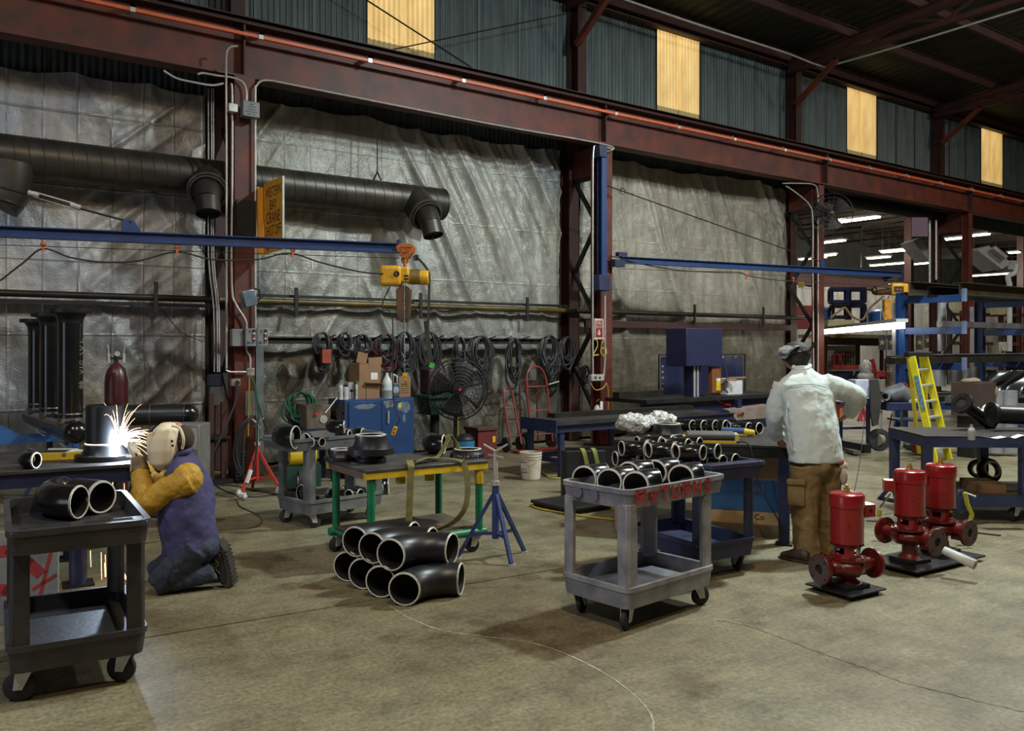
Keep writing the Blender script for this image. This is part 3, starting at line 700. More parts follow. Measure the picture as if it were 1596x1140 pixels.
# strap: over the table, two tails hanging down
def band(name, pts, w, mat, label=None, cat=None, up=(0,0,1), n=6, t=.004, parent=None, side=None):
    pts = spline(pts, n); mb = MB(); vs = []; m = len(pts)
    for i, p in enumerate(pts):
        d = (pts[min(i+1,m-1)]-pts[max(i-1,0)]).normalized()
        s = Vector(side).normalized() if side else d.cross(Vector(up)).normalized()
        s = (s - d*s.dot(d)).normalized(); nn = s.cross(d)
        vs += [p-s*w/2-nn*t/2, p+s*w/2-nn*t/2, p+s*w/2+nn*t/2, p-s*w/2+nn*t/2]
    fs = [(i*4+k, i*4+(k+1)%4, (i+1)*4+(k+1)%4, (i+1)*4+k) for i in range(m-1) for k in range(4)]+[(3,2,1,0),(m*4-4,m*4-3,m*4-2,m*4-1)]
    mb.add(vs, fs); return obj(name, mb, mat, parent, label=label, cat=cat)
def gl(x, y, z): return Matrix.Rotation(cang(34),3,'Z') @ Vector((x,y,z)) + c3(-.83,7.0)
st = T('lifting_strap', 'olive webbing sling draped across the green table, both loops hanging to the shelf', 'strap', gl(-.1,-.36,.22), 0)
def wb(nm, pts, w, side):
    o = band(nm, pts, w, m_strap, side=side); o.parent = st; o.location = o.location - st.location; return o
sd = Matrix.Rotation(cang(34),3,'Z') @ Vector((1,0,0))
wb('hanging_tail', [gl(-.20,-.355,.22),gl(-.19,-.358,.45),gl(-.175,-.352,.70),gl(-.17,-.345,.765),gl(-.14,-.27,.79),gl(-.05,-.2,.775),gl(.1,-.15,.765)], .055, sd)
wb('hanging_tail', [gl(.05,-.28,.215),gl(.22,-.33,.28),gl(.31,-.36,.40),gl(.33,-.36,.58),gl(.30,-.355,.74),gl(.27,-.34,.768),gl(.2,-.2,.775),gl(.0,-.15,.768)], .05, sd)
wb('loose_loop', [gl(-.1,-.25,.77),gl(.05,-.2,.79),gl(.2,-.1,.78),gl(.33,-.02,.88),gl(.40,.05,.93),gl(.44,.0,.85),gl(.40,-.1,.775)], .05, sd.cross(Vector((0,0,1))))

# ------------------------------------------------------------------ pipe stands
def stand(name, label, c, feet, hz, mat, headw, post_top, collar=.45):
    s = T(name, label, 'pipe stand', c)
    obj('post', MB().cyl(Vector(c)+Vector((0,0,.16)), Vector(c)+Vector((0,0,post_top)), .028, n=14), mat, s, True)
    obj('screw_stem', MB().cyl(Vector(c)+Vector((0,0,post_top)), Vector(c)+Vector((0,0,hz-.05)), .018, n=12), m_galv, s, True)
    obj('stem_collar', MB().cyl(Vector(c)+Vector((0,0,post_top-.02)), Vector(c)+Vector((0,0,post_top+.015)), .034, n=14).cyl(Vector(c)+Vector((0,-.1,hz-.09)),Vector(c)+Vector((0,.1,hz-.09)),.008,n=8), m_galv, s, True)
    for f in feet:
        f = Vector(f); top = Vector(c)+Vector((0,0,post_top-.06)); d = (f-top)
        obj('leg', MB().bar(top+d.normalized()*.02, f+Vector((0,0,.012)), .028, .028), mat, s, True)
        obj('foot', MB().cyl(f, f+Vector((0,0,.012)), .03, n=12), m_galv, s, True)
        q = Vector(c)+Vector((0,0,.2)); e = top+d*((top.z-.2)/(top.z)); obj('brace', MB().bar(q, e, .022,.022), mat, s, True)
    a = c3(1,0)-c3(0,0); a = (a*math.cos(.2)+Vector((0,0,0))).normalized(); hc = Vector(c)+Vector((0,0,hz-.05)); nrm = a.cross(Vector((0,0,1)))
    mb = MB()
    for sg in (-1,1): mb.bar(hc, hc+a*sg*headw/2+Vector((0,0,.055)), .05, .01, up=(0,0,1))
    obj('vee_head', mb, m_galv, s, True); return s
m_stblue = M('stand_blue_paint', (.035,.055,.20), .5, 0, (.02,.03,.1), 9)
m_stred = M('stand_red_paint', (.50,.045,.03), .5, 0, (.35,.03,.02), 9)
c0 = c3(-.13,6.8)
stand('pipe_stand', 'blue tripod pipe stand with vee head in front of the green table', c0, [c3(-.005,6.58),c3(.10,7.0),c3(-.43,6.80)], .90, m_stblue, .19, .60)
c0 = c3(-2.88,9.72)
rs = stand('pipe_stand', 'red tripod pipe stand by the steel column, cables hung over its head', c0, [c3(-2.97,9.38),c3(-2.58,9.68),c3(-3.05,10.1)], .86, m_stred, .14, .58)
obj('paper_label', MB().bar(Vector(c0)*.35+c3(-2.97,9.38)*.65+Vector((.0,-.02,.17)), Vector(c0)*.6+c3(-2.97,9.38)*.4+Vector((.0,-.02,.30)), .03,.032), M('white_paper',(.7,.7,.68),.8), rs, True)
for k, f in enumerate([c3(-2.97,9.38),c3(-2.58,9.68)]):
    mb = MB()
    for j in range(7): mb.ball(f+Vector((random.uniform(-.05,.05),random.uniform(-.05,.05),.03+.01*j)), random.uniform(.025,.04), 6, 4)
    obj('foil_wrap', mb, M('crumpled_foil', (.6,.6,.58), .4, .5), rs, True, smooth=0)

# ------------------------------------------------------------------ red inline pumps
m_pred = M('pump_red_enamel', (.28,.010,.014), .28, 0, (.22,.008,.011), 4, coat=.3)
m_pred2 = M('pump_casing_red', (.13,.009,.008), .35, 0, (.09,.007,.006), 6, coat=.2)
m_face = M('flange_face_primer', (.11,.07,.08), .55, .2, (.07,.045,.05), 8)
m_baseblk = M('black_base_plate', (.018,.018,.02), .45, .2)
def pump(label, camx, d, axis_deg, lift, box_deg, z0):
    rz = cang(axis_deg); p = T('inline_pump', label, 'pump', c3(camx, d, z0), rz, 'red inline pumps standing on black plates')
    obj('base_block', MB().box(-.105,.105,-.105,.105,0,.03), m_baseblk, p, bevel=.004)
    zc = .155+lift
    obj('pedestal', MB().lathe([(.001,.03),(.085,.03),(.07,.045),(.058,.06),(.055,zc-.06),(.08,zc-.04),(.001,zc-.03)], n=20).cbox((.05,0,.06),(.03,.02,.06)).cbox((-.05,0,.06),(.03,.02,.06)), m_pred2, p)
    # volute: growing spiral torus closing on the discharge
    mb = MB(); pts = []; rr = []
    for k in range(25):
        t = -PI*.5+2*PI*k/24; q = .040+.018*k/24; pts.append((.085*math.cos(t), .085*math.sin(t), zc)); rr.append(q)
    mb.tube(pts, rr, 12); mb.lathe([(.001,zc-.055),(.09,zc-.05),(.11,zc-.01),(.10,zc+.035),(.001,zc+.05)], n=24)
    mb.tube(spline([(-.22,0,zc),(-.15,0,zc),(-.09,-.03,zc)],4), [.045]*5+[.055]*4, 14)
    mb.tube(spline([(.22,0,zc),(.15,.01,zc),(.07,.05,zc)],4), [.045]*5+[.058]*4, 14)
    mb.box(-.2,-.09,-.006,.006,zc+.03,zc+.06).box(.09,.2,-.006,.006,zc-.075,zc+.0)
    obj('volute_casing', mb, m_pred2, p)
    for s in (-1,1):
        f = T('pipe_flange', None, None, (s*.245,0,zc)); f.parent = p
        obj('flange_disc', MB().lathe([(.04,-.028),(.045,-.026),(.103,-.026),(.103,-.004),(.10,0),(.035,0),(.035,-.028)], (0,0,0), (s,0,0), 28), m_pred2, f)
        obj('flange_face', MB().lathe([(.034,-.02),(.034,.0015),(.097,.0015),(.097,-.001)], (0,0,0), (s,0,0), 28), m_face, f)
        hb = MB().lathe([(.0001,-.01),(.034,-.01)], (0,0,0), (s,0,0), 20)
        for k in range(4):
            t = PI/4+k*PI/2; hb.cyl((s*-.001,.078*math.cos(t),.078*math.sin(t)),(s*.0025,.078*math.cos(t),.078*math.sin(t)),.009,n=10)
        obj('bolt_holes', hb, m_in, f)
    obj('cover_ring', MB().lathe([(.04,zc+.045),(.125,zc+.045),(.13,zc+.05),(.13,zc+.062),(.09,zc+.07),(.088,zc+.075),(.04,zc+.075)], n=28), m_pred2, p)
    bl = MB()
    for k in range(10): t = 2*PI*k/10; bl.cyl((.115*math.cos(t),.115*math.sin(t),zc+.06),(.115*math.cos(t),.115*math.sin(t),zc+.073),.008,n=6)
    obj('cover_bolts', bl, m_pred2, p)
    z1 = zc+.075; z2 = z1+.075
    mb = MB()
    mb.lathe([(.088,z1),(.088,z1+.018),(.07,z1+.018),(.07,z1)], n=24).lathe([(.085,z2-.018),(.098,z2),(.06,z2),(.06,z2-.018),(.085,z2-.018)], n=24)
    for k in range(4):
        a0 = k*PI/2+.2; mb.lathe([(.086,z1+.015),(.088,z2-.015),(.078,z2-.015),(.078,z1+.015)], n=6, a0=a0, a1=a0+.75)
    obj('motor_bracket', mb, m_pred, p)
    obj('shaft_coupling', MB().cyl((0,0,z1),(0,0,z2),.03,n=14), m_black, p)
    obj('name_plate', MB().lathe([(.0895,z1+.02),(.0895,z1+.05)], n=5, a0=2.6-rz, a1=3.0-rz), M('plate_metal',(.55,.55,.55),.4,.5), p)
    zb_, zt_ = z2, z2+.26
    obj('motor_body', MB().lathe([(.001,zb_),(.095,zb_),(.109,zb_+.015),(.109,zt_),(.001,zt_)], n=36), m_pred, p)
    obj('motor_cap', MB().lathe([(.109,zt_-.004),(.116,zt_),(.117,zt_+.065),(.11,zt_+.085),(.095,zt_+.095),(.001,zt_+.098)], n=36), m_pred, p)
    vn = MB()
    for k in range(14): t = 2*PI*k/14; vn.cbox((.104*math.cos(t),.104*math.sin(t),zb_+.004), (.012,.02,.012), Matrix.Rotation(t,3,'Z'))
    obj('vent_slots', vn, m_in, p)
    bd = math.radians(box_deg)-math.radians(axis_deg); R = Matrix.Rotation(bd, 3, 'Z')
    obj('junction_box', MB().cbox(R @ Vector((.145,0,zt_-.03)), (.085,.10,.085), R), m_pred, p, bevel=.004)
    obj('box_knockout', MB().cyl(R @ Vector((.15,-.0501,zt_-.03)), R @ Vector((.15,-.053,zt_-.03)), .012, n=10), m_in, p)
    ly = math.radians(-105)-math.radians(axis_deg); q = Vector((math.cos(ly),math.sin(ly),0))
    obj('lifting_eye', MB().ring(q*.115+Vector((0,0,zt_-.11)), Vector((0,0,1)).cross(q), .012,.004,12,6), m_pred, p)
    obj('top_fitting', MB().lathe([(.001,zt_+.097),(.03,zt_+.097),(.03,zt_+.105),(.02,zt_+.106),(.02,zt_+.128),(.012,zt_+.129),(.012,zt_+.145),(.001,zt_+.145)], n=8), m_brass, p, label='brass fitting', smooth=20)
    return p
p1 = T('base_plate', 'square black steel plate under the nearest red pump', 'plate', c3(2.28,5.88), cang(31))
obj('plate', MB().box(-.185,.185,-.185,.185,.03,.042), m_baseblk, p1, bevel=.002); obj('batten', MB().box(-.15,.15,-.15,-.12,0,.03), m_rubber, p1); obj('batten', MB().box(-.15,.15,.12,.15,0,.03), m_rubber, p1)
p2 = T('base_plate', 'long black steel plate carrying the two rear red pumps', 'plate', c3(3.2,6.66), cang(33))
obj('plate', MB().box(-.46,.46,-.22,.22,.03,.045), m_baseblk, p2, bevel=.002); obj('batten', MB().box(-.42,.42,-.18,-.15,0,.03), m_rubber, p2); obj('batten', MB().box(-.42,.42,.15,.18,0,.03), m_rubber, p2)
pump('nearest red pump, its grey flange face turned to the left', 2.29, 5.88, 23, -.02, 12, .042)
pump('middle red pump with a white paper roll stuck in its flange', 3.03, 6.55, -65, .035, 165, .045)
pump('rear red pump standing behind the paper roll, in front of the blue clamp', 3.42, 6.86, -60, .035, 165, .045)
a = c3(3.155,6.28,.19); b = c3(3.30,6.12,.125)
mb = MB()
for k in range(3): mb.lathe([(.022+.004*k,0),(.026+.006*k,(b-a).length)], a, b-a, 16, a0=k, a1=k+5.5)
obj('paper_roll', mb, M('white_paper',(.7,.7,.68),.8), solid=.0015, label='rolled white paper poking out of the middle pump flange', cat='paper')
# ================================================================== LEFT: welding station
def wbox(px0, px1, py0, py1, Y, dy, mb=None):
    """box with its front face on the plane y=Y, seen between those pixels"""
    pm = (px0+px1)/2; z1 = WY(pm, py0, Y).z; z0 = WY(pm, py1, Y).z
    return (mb or MB()).box(PX(px0,Y), PX(px1,Y), Y, Y+dy, max(z0, 0), z1)
m_ttop = M('scaled_steel_plate', (.07,.06,.055), .5, .4, (.03,.027,.025), 4, bump=.2)
m_lblue = M('bright_blue_paint', (.03,.12,.35), .5, 0, (.02,.07,.2), 5)
wt = T('welding_table', 'dark steel plate table at the left edge carrying the pipe being welded', 'table', c3(-3.4,5.75), cang(30))
TL = lambda x, y, z: Matrix.Rotation(cang(30),3,'Z') @ Vector((x,y,z)) + c3(-3.4,5.75)
# local frame: right-front corner at (.78,.0)
obj('table_top', MB().box(-1.9,.80,-.16,1.1,.835,.86), m_ttop, wt, bevel=.003)
obj('edge_channel', MB().box(-1.9,.78,-.14,-.09,.74,.834), m_navy, wt); obj('edge_channel', MB().box(.70,.76,-.08,1.05,.76,.834), m_black, wt)
for (x, y) in ((.45,.10),(-1.3,.10),(.45,.95),(-1.3,.95)):
    obj('leg', MB().cyl((x,y,.012),(x,y,.76),.058,n=18), m_navy, wt); obj('foot_plate', MB().box(x-.1,x+.1,y-.1,y+.1,0,.012), m_black, wt)
# grey bin side with red paint
gb = T('scrap_bin', 'grey steel bin with red spray strokes standing behind the black cart', 'bin', c3(-2.95,5.25), cang(8))
obj('sheet', MB().box(-.30,.17,-.01,.01,0,.55), M('painted_grey_panel', (.26,.27,.27), .5, 0, (.16,.17,.17), 4), gb)
mb = strokes(MB(), [[(-.25,.42),(-.1,.44),(0,.36),(.06,.30)],[(-.25,.2),(-.12,.2),(.0,.12)]], (0,-.0105,.0), (1,0,0), (0,0,1), .07)
strokes(mb, [[(.15,.5),(.10,.3),(.04,.02)],[(.16,.28),(.03,.2)]], (0,-.011,.0), (1,0,0), (0,0,1), .02)
obj('spray_stroke', mb, m_redspray, gb, smooth=0)
# pipe stub and flange being welded
wc = c3(-2.955,6.24,.86)
ff = flange('pipe_flange', 'heavy flange under the upright pipe being welded', wc, .20, .04, .075, .135, bolts=12, mat=m_elb_sat)
ps = obj('pipe_stub', MB().lathe([(.115,0),(.127,0),(.127,.27),(.120,.278),(.115,.278),(.115,0)], n=40), m_elb_sat, None, loc=wc+Vector((0,0,.118)), label='upright black pipe stub being welded onto a flange', cat='pipe')
m_glow = M('white_hot_weld', (1,.9,.8), .5, emit=(1,.72,.55), estr=3)
obj('weld_bead', MB().ring((0,0,0),(0,0,1),.128,.004,36,6), m_glow, ps)
ARC = c3(-2.955+.125,6.24-.055,.985)
arc = obj('welding_arc', MB().ball(ARC, .022, 12, 8), M('arc_plasma', (1,1,1), .5, emit=(.75,.85,1), estr=60), world=True, label='blinding white arc at the weld between pipe and flange', cat='welding arc')
L = bpy.data.lights.new('arc_light','POINT'); L.energy = 42; L.color = (.62,.78,1.0); L.shadow_soft_size = .03
o = bpy.data.objects.new('arc_light', L); COL.objects.link(o); o.location = ARC + (c3(.06,-.04)-c3(0,0)) + Vector((0,0,.02))
m_spark = M('spark_glow', (1,.6,.3), .5, emit=(1,.50,.22), estr=7)
sp = MB(); rs_ = random.Random(5)
for k in range(80):
    a = rs_.uniform(-.35, PI*.72); v = rs_.uniform(.7,2.3); dx = math.cos(a)*v; dz = math.sin(a)*v+.3; dy = rs_.uniform(-.5,.5)
    t0 = rs_.uniform(0,.06); t1 = t0+rs_.uniform(.04,.20); pts = []
    for j in range(8):
        t = t0+(t1-t0)*j/7; q = cam2w(dx*t*.8, dy*t); pts.append(ARC+Vector((q[0],q[1],dz*t-4.9*t*t)))
    sp.tube(pts, [.0011*(1-.6*j/7) for j in range(8)], 4)
for k in range(16):
    q = cam2w(rs_.uniform(-.16,.10), rs_.uniform(-.15,.15)); b = ARC+Vector((q[0],q[1],-.15)); z0 = rs_.uniform(.1,.8)
    sp.tube([Vector((b.x,b.y,z0)), Vector((b.x+.004,b.y,max(.02,z0-rs_.uniform(.1,.45))))], .0013, 4)
for (px_, d_) in ((-3.2,5.75),(-2.72,6.1)):
    for k in range(9):
        b = c3(px_, d_, .01); q = cam2w(rs_.uniform(-.08,.08), rs_.uniform(-.05,.05)); sp.tube([b, b+Vector((q[0]*.6,q[1]*.6,rs_.uniform(.03,.10))), b+Vector((q[0],q[1],rs_.uniform(.0,.06)))], .0014, 4)
obj('welding_sparks', sp, m_spark, world=True, label='spray of orange sparks arcing away from the weld', cat='sparks', kind='stuff')
# things on the table
elb('pipe_elbow', 'small black elbow lying on the welding table at the left edge', 'elbow on the welding table', .056, .13, 57, 718, .86+.056, 84, 'A', ang=90)
lv = T('spirit_level', 'yellow spirit level lying on the welding table', 'level', c3(*on_cam(100,717,.86),.86), cang(20))
obj('beam', MB().box(-.19,.19,-.012,.012,0,.055), m_yel, lv, bevel=.003); obj('vial', MB().cyl((0,-.0125,.035),(.0,.0125,.035),.016,n=12), m_chrome, lv)
obj('paper_sheet', MB().grid(lambda u,v: c3(-3.40+.22*u,6.35+.14*v,.865+.04*math.sin(u*3)*v), 8, 4), M('white_paper',(.7,.7,.68),.8), world=True, solid=.001, label='curled white paper lying behind the small elbow on the welding table', cat='paper')
cl = T('c_clamp', 'dark screw clamp lying on the welding table behind the level', 'clamp', c3(*on_cam(100,705,.86),.86), cang(10))
obj('frame', MB().tube(spline([(-.12,.02,.02),(-.1,.07,.02),(.06,.07,.02),(.08,.02,.02)],5), .010, 6), m_black, cl); obj('screw', MB().cyl((-.12,.02,.02),(.10,.0,.02),.008,n=8), m_galv, cl)
# the black cart's load, and the open pipe beside it
def ktop(px, py, z): x, d = on_cam(px, py, z); return x, d
elb('pipe_elbow', 'large black elbow on the black cart at lower left', 'fittings on the black cart', .09, .29, 124, 783, .757+.092, 84, 'A')
a = c3(-2.26,4.74,.757+.091); b = a + (c3(-.19,.10)-c3(0,0))
o = obj('pipe_spool', MB().pipe(a, b,   .090, .080, 36), m_elb_sat, world=True, label='short open pipe lying behind the large elbow on the black cart', cat='pipe')
v = (b-a).normalized(); o2 = obj('machined_end', MB().lathe([(.079,-.002),(.079,.003),(.088,.003),(.0912,-.008)], a, -v, 36), m_bevel, o, True)
o = obj('cutting_disc', MB().cyl((0,0,0),(0,.004,0),.045,n=28), M('grit_disc', (.12,.10,.08), .9), None, loc=c3(-1.98,4.20,.805), rz=cang(20), label='worn cutting disc standing against the rim of the black cart', cat='disc')
# three-riser pipe manifold
mf = T('pipe_manifold', 'black pipe header with three tall flanged risers beyond the welding table', 'pipe assembly', c3(-4.3,8.3,.0))
H0 = c3(-4.06,8.0,.88); H1 = c3(-5.55,9.95,.88); hd = (H1-H0).normalized()
obj('header', MB().tube([H0-hd*.115, H0-hd*.10, H0-hd*.06, H0, H1], [.02,.065,.10,.109,.109], 24), m_elb, mf, True)
m_heat = M('heat_tinted_weld', (.25,.18,.11), .35, .6, (.06,.07,.10), 15)
for k, (px, d, ft) in enumerate(((111,8.2,2.03),(83,9.0,2.02),(60,9.6,1.98))):
    q = c3((px-CX)/FPX*d, d, .88); q = H0 + hd*((q-H0).dot(hd)); r = .109
    obj('riser', MB().cyl((q.x,q.y,.93),(q.x,q.y,ft-.12),r,n=28), m_elb, mf, True)
    obj('saddle_weld', MB().lathe([(r*1.10,.94),(r*1.03,.985),(r*1.005,1.0),(r*.9,1.0)], (q.x,q.y,0), n=28).lathe([(r+.001,1.03),(r+.004,1.035),(r+.001,1.045)], (q.x,q.y,0), n=28), m_heat, mf, True)
    fg = T('riser_flange', None, None, q+Vector((0,0,ft-q.z))); fg.parent = mf; fg.location = fg.location - mf.location
    obj('flange_disc', MB().lathe([(.095,-.13),(r,-.13),(r*1.05,-.09),(r*1.3,-.04),(.19,-.036),(.192,-.03),(.192,0),(.188,.004),(.095,.004),(.095,-.13)], n=32), m_elb_sat, fg)
    hb = MB()
    for j in range(8): t = 2*PI*j/8; hb.cyl((.155*math.cos(t),.155*math.sin(t),-.037),(.155*math.cos(t),.155*math.sin(t),.0055),.012,n=8)
    obj('bolt_holes', hb, m_in, fg)
q = c3(-4.19,8.2,0)
wr = [[(0,0),(.03,.02),(.0,.035)],[(.0,.06),(.03,.06)],[(0,.09),(.03,.09),(.03,.12),(0,.12),(0,.09)],[(.0,.18),(.03,.2)],[(0,.22),(.03,.24),(0,.26)],[(.0,.30),(.03,.30),(.03,.33)],[(-.01,-.12),(.035,-.12)],[(-.01,-.09),(.035,-.09)],[(.005,-.14),(.005,-.07)],[(.022,-.14),(.022,-.07)]]
c = c3((124.5-CX)/FPX*8.1, 8.1, 1.42); obj('chalk_marks', strokes(MB(), wr, c, c3(1,0)-c3(0,0), (0,0,1), .006), m_chalk, mf, True, smooth=0, label='white paint-stick marks')
for (x, d) in ((-4.12,8.08),(-4.95,9.2)):
    c0 = c3(x, d); s = T('pipe_stand', 'blue jack stand under the %s of the pipe manifold' % ('near end' if d < 9 else 'far half'), 'pipe stand', c0)
    obj('post', MB().cyl(c0, c0+Vector((0,0,.70)), .03, n=12), m_stblue, s, True)
    for k in range(3): t = k*2.09+.5; obj('leg', MB().bar(c0+Vector((0,0,.5)), c0+Vector((.3*math.cos(t),.3*math.sin(t),.01)), .03,.03), m_stblue, s, True)
    obj('vee_head', MB().bar(c0+Vector((0,0,.68)), c0+Vector((.10,-.05,.775)), .05,.012).bar(c0+Vector((0,0,.68)), c0+Vector((-.10,.05,.775)), .05,.012), m_galv, s, True)
# capped pipe behind the weld
hp = T('capped_pipe', 'black capped pipe lying level behind the welder, right of the weld', 'pipe', c3(-3.6,8.6,.99))
a = c3(-3.98,8.43,1.0); b = c3(-3.27,8.6,1.0); v = (b-a).normalized()
obj('pipe', MB().cyl(a, b, .105, n=28), m_elb_sat, hp, True); obj('end_cap', MB().tube([b, b+v*.05, b+v*.09, b+v*.12, b+v*.13],[.106,.103,.083,.045,.005],28), m_elb, hp, True)
obj('weld_bead', MB().ring(b-v*.32, v, .106,.004,28,6), m_heat, hp, True); obj('weld_bead', MB().ring(b, v, .107,.003,28,6), m_heat, hp, True)
for i, x in enumerate((-3.88,-3.45)):
    c0 = c3(x, 8.45 if i == 0 else 8.55); s = T('pipe_stand', ('pipe stand under the left part of the capped pipe', 'pipe stand under the right part of the capped pipe')[i], 'pipe stand', c0)
    obj('post', MB().cyl(c0, c0+Vector((0,0,.86)), .028, n=12), m_black, s, True); obj('foot_plate', MB().cyl(c0, c0+Vector((0,0,.02)), .16, n=16), m_black, s, True)
    obj('saddle', MB().cbox(c0+Vector((0,0,.875)), (.12,.05,.03), Matrix.Rotation(cang(14),3,'Z')), m_black, s, True)
tb = T('shop_bench', 'low blue steel bench at the left edge below the pipe manifold', 'bench', c3(-5.1,9.2), cang(36))
obj('bench_top', MB().box(-.8,.45,-.3,.3,.68,.72), m_lblue, tb); 
for x in (-.7,.35):
    for y in (-.25,.25): obj('leg', MB().box(x-.03,x+.03,y-.03,y+.03,0,.68), m_lblue, tb)
obj('end_bracket', MB().prism([(-.75,-.3,.72),(-.1,-.3,.72),(-.35,-.3,.88),(-.6,-.3,.88)],(0,.03,0)), m_lblue, tb)
# gas cylinder with twin gauge
m_mar = M('maroon_cylinder_enamel', (.075,.012,.016), .35, 0, (.045,.01,.012), 4)
g0 = c3(-4.28,9.3); gc_ = T('gas_cylinder', 'dark maroon gas cylinder with regulator behind the capped pipe', 'gas cylinder', g0)
obj('tank', MB().lathe([(.001,0),(.115,.01),(.118,.03),(.118,1.28),(.112,1.36),(.09,1.43),(.055,1.48),(.03,1.50),(.001,1.5)], n=28), m_mar, gc_)
obj('valve', MB().cyl((0,0,1.49),(0,0,1.58),.022,n=12).cyl((-.06,0,1.55),(.06,0,1.55),.014,n=10), m_darkpipe, gc_)
for s_ in (-1,1): obj('flow_tube', MB().cyl((s_*.075,0,1.50),(s_*.075,0,1.60),.018,n=12).cyl((s_*.075,0,1.60),(s_*.085,0,1.70),.006,n=6), m_galv, gc_)
obj('gauge', MB().cyl((0,-.05,1.60),(0,-.02,1.60),.028,n=18), m_galv, gc_)
obj('hose', MB().tube(spline([(.075,-.03,1.5),(.10,-.12,1.3),(.15,-.14,1.1),(.2,-.1,.95)],6),.006,6), M('green_hose',(.02,.16,.08),.5), gc_)
# welding machine and cart behind the welder
wm = T('welding_machine', 'grey welding power source behind the kneeling welder', 'welding machine', c3(-3.06,8.0), cang(0))
obj('case', MB().box(-.17,.15,0,.30,.30,.95), M('machine_grey', (.16,.155,.14), .5), wm, bevel=.012)
obj('front_panel', MB().box(-.15,.13,-.008,.0,.72,.92), M('panel_cream', (.34,.32,.26), .5), wm)
obj('meter', MB().box(-.06,.06,-.016,-.008,.80,.87), m_in, wm)
for k in range(8): obj('louvre', MB().cbox((0,-.006,.36+.04*k),(.28,.012,.014)), m_black, wm)
obj('orange_tag', MB().box(-.02,.09,-.02,-.008,.66,.72), M('orange_card',(.7,.15,.03),.6), wm, label='orange tag')
for s_ in (-1,1): obj('wheel', MB().cyl((s_*.17,.1,.12),(s_*.22,.1,.12),.12,n=20), m_rubber, wm)
obj('chassis', MB().box(-.19,.17,-.03,.34,.24,.30), m_black, wm)

# ================================================================== PEOPLE
def loft(mb, rings, n=20):
    """rings: (centre, half-width vec, half-depth vec, squareness)"""
    b = len(mb.v)
    for c, a, u, *q in rings:
        c, a, u = Vector(c), Vector(a), Vector(u); e = q[0] if q else 1.0
        for k in range(n):
            t = 2*PI*k/n; x, y = math.cos(t), math.sin(t); x = math.copysign(abs(x)**e, x); y = math.copysign(abs(y)**e, y)
            mb.v.append(tuple(c+a*x+u*y))
    m = len(rings)
    for i in range(m-1):
        for k in range(n): mb.f.append((b+i*n+k, b+i*n+(k+1)%n, b+(i+1)*n+(k+1)%n, b+(i+1)*n+k))
    mb.f.append(tuple(b+k for k in range(n-1,-1,-1))); mb.f.append(tuple(b+(m-1)*n+k for k in range(n))); mb.mi = [0]*len(mb.f); return mb
def soft(name, mb, mat, parent, voxel=.011, it=6, disp=0, dscale=.12, label=None):
    """one continuous organic surface grown over overlapping volumes"""
    o = obj(name, mb, mat, parent, True, smooth=180, label=label)
    r = o.modifiers.new('skin', 'REMESH'); r.mode = 'VOXEL'; r.voxel_size = voxel; r.use_smooth_shade = True
    s = o.modifiers.new('relax', 'SMOOTH'); s.iterations = it; s.factor = .5
    if disp:
        t = bpy.data.textures.new('folds', 'CLOUDS'); t.noise_scale = dscale; t.noise_depth = 2
        d = o.modifiers.new('folds', 'DISPLACE'); d.texture = t; d.strength = disp; d.mid_level = .5; d.texture_coords = 'LOCAL'
    return o
def crumple(name, pts, w, out, mb):   # raised cloth fold along a line
    mb.tube(spline(pts, 5), w, 6)
m_skin = M('skin', (.42,.23,.15), .5, 0, (.36,.19,.12), 6)
m_denim = M('dark_denim', (.035,.045,.075), .85, 0, (.018,.022,.04), 10, bump=.5, bscale=80)
m_vest = M('indigo_welding_cotton', (.065,.058,.16), .8, 0, (.035,.032,.10), 5, bump=.3, bscale=60)
m_leath = M('yellow_welding_leather', (.52,.30,.02), .6, 0, (.36,.20,.015), 7, bump=.5, bscale=30)
m_boot = M('black_boot_leather', (.02,.02,.022), .45, 0, (.01,.01,.011), 8)
m_sole = M('boot_sole', (.035,.028,.022), .8)
m_hood = M('cream_leather_hood', (.74,.64,.46), .55, 0, (.50,.36,.2), 7, lo=.28, hi=.42)
m_glove = M('pale_work_glove', (.50,.45,.38), .8, 0, (.35,.3,.24), 9, bump=.3)
# ---- kneeling welder, d about 5.95 m
def K(px, py, d=5.95): return at(px, py, d)
CXv = c3(1,0)-c3(0,0); CDv = c3(0,1)-c3(0,0); UP = Vector((0,0,1))
we = T('person', 'person kneeling in a pale welding hood, indigo vest and yellow leather sleeves, jeans and boots', 'person', K(300,918))
# body (one continuous figure under the clothes)
bm_ = MB()
hip = K(312,852,5.98); chest = K(296,765,5.98); neck = K(282,712,5.98)
loft(bm_, [(hip-UP*.02, CXv*.09, CDv*.13), (K(304,830,5.98), CXv*.10, CDv*.14), (chest, CXv*.12, CDv*.17), (K(290,735,5.98), CXv*.09, CDv*.15), (neck, CXv*.05, CDv*.05)])
bm_.tube([neck-UP*.03, K(276,694,5.98)], .055, 12); bm_.ball(K(272,684,5.98), .10, 16, 12, (1,.82,1.2))
kn1 = K(243,914,5.82); an1 = K(334,893,5.95); bm_.tube([hip-CDv*.09, kn1], [.085,.055], 12); bm_.tube([kn1, an1], [.052,.04], 12)
kn2 = K(240,893,6.12); an2 = K(326,886,6.18); bm_.tube([hip+CDv*.09, kn2], [.085,.055], 12); bm_.tube([kn2, an2], [.052,.04], 12)
sh1 = K(292,748,5.86); el1 = K(226,786,5.80); ha1 = K(216,722,5.98)
sh2 = K(276,745,6.14); el2 = K(243,765,6.20); ha2 = K(214,722,6.16)
bm_.tube([sh1, el1, ha1], [.05,.04,.03], 12); bm_.tube([sh2, el2, ha2], [.05,.04,.03], 12)
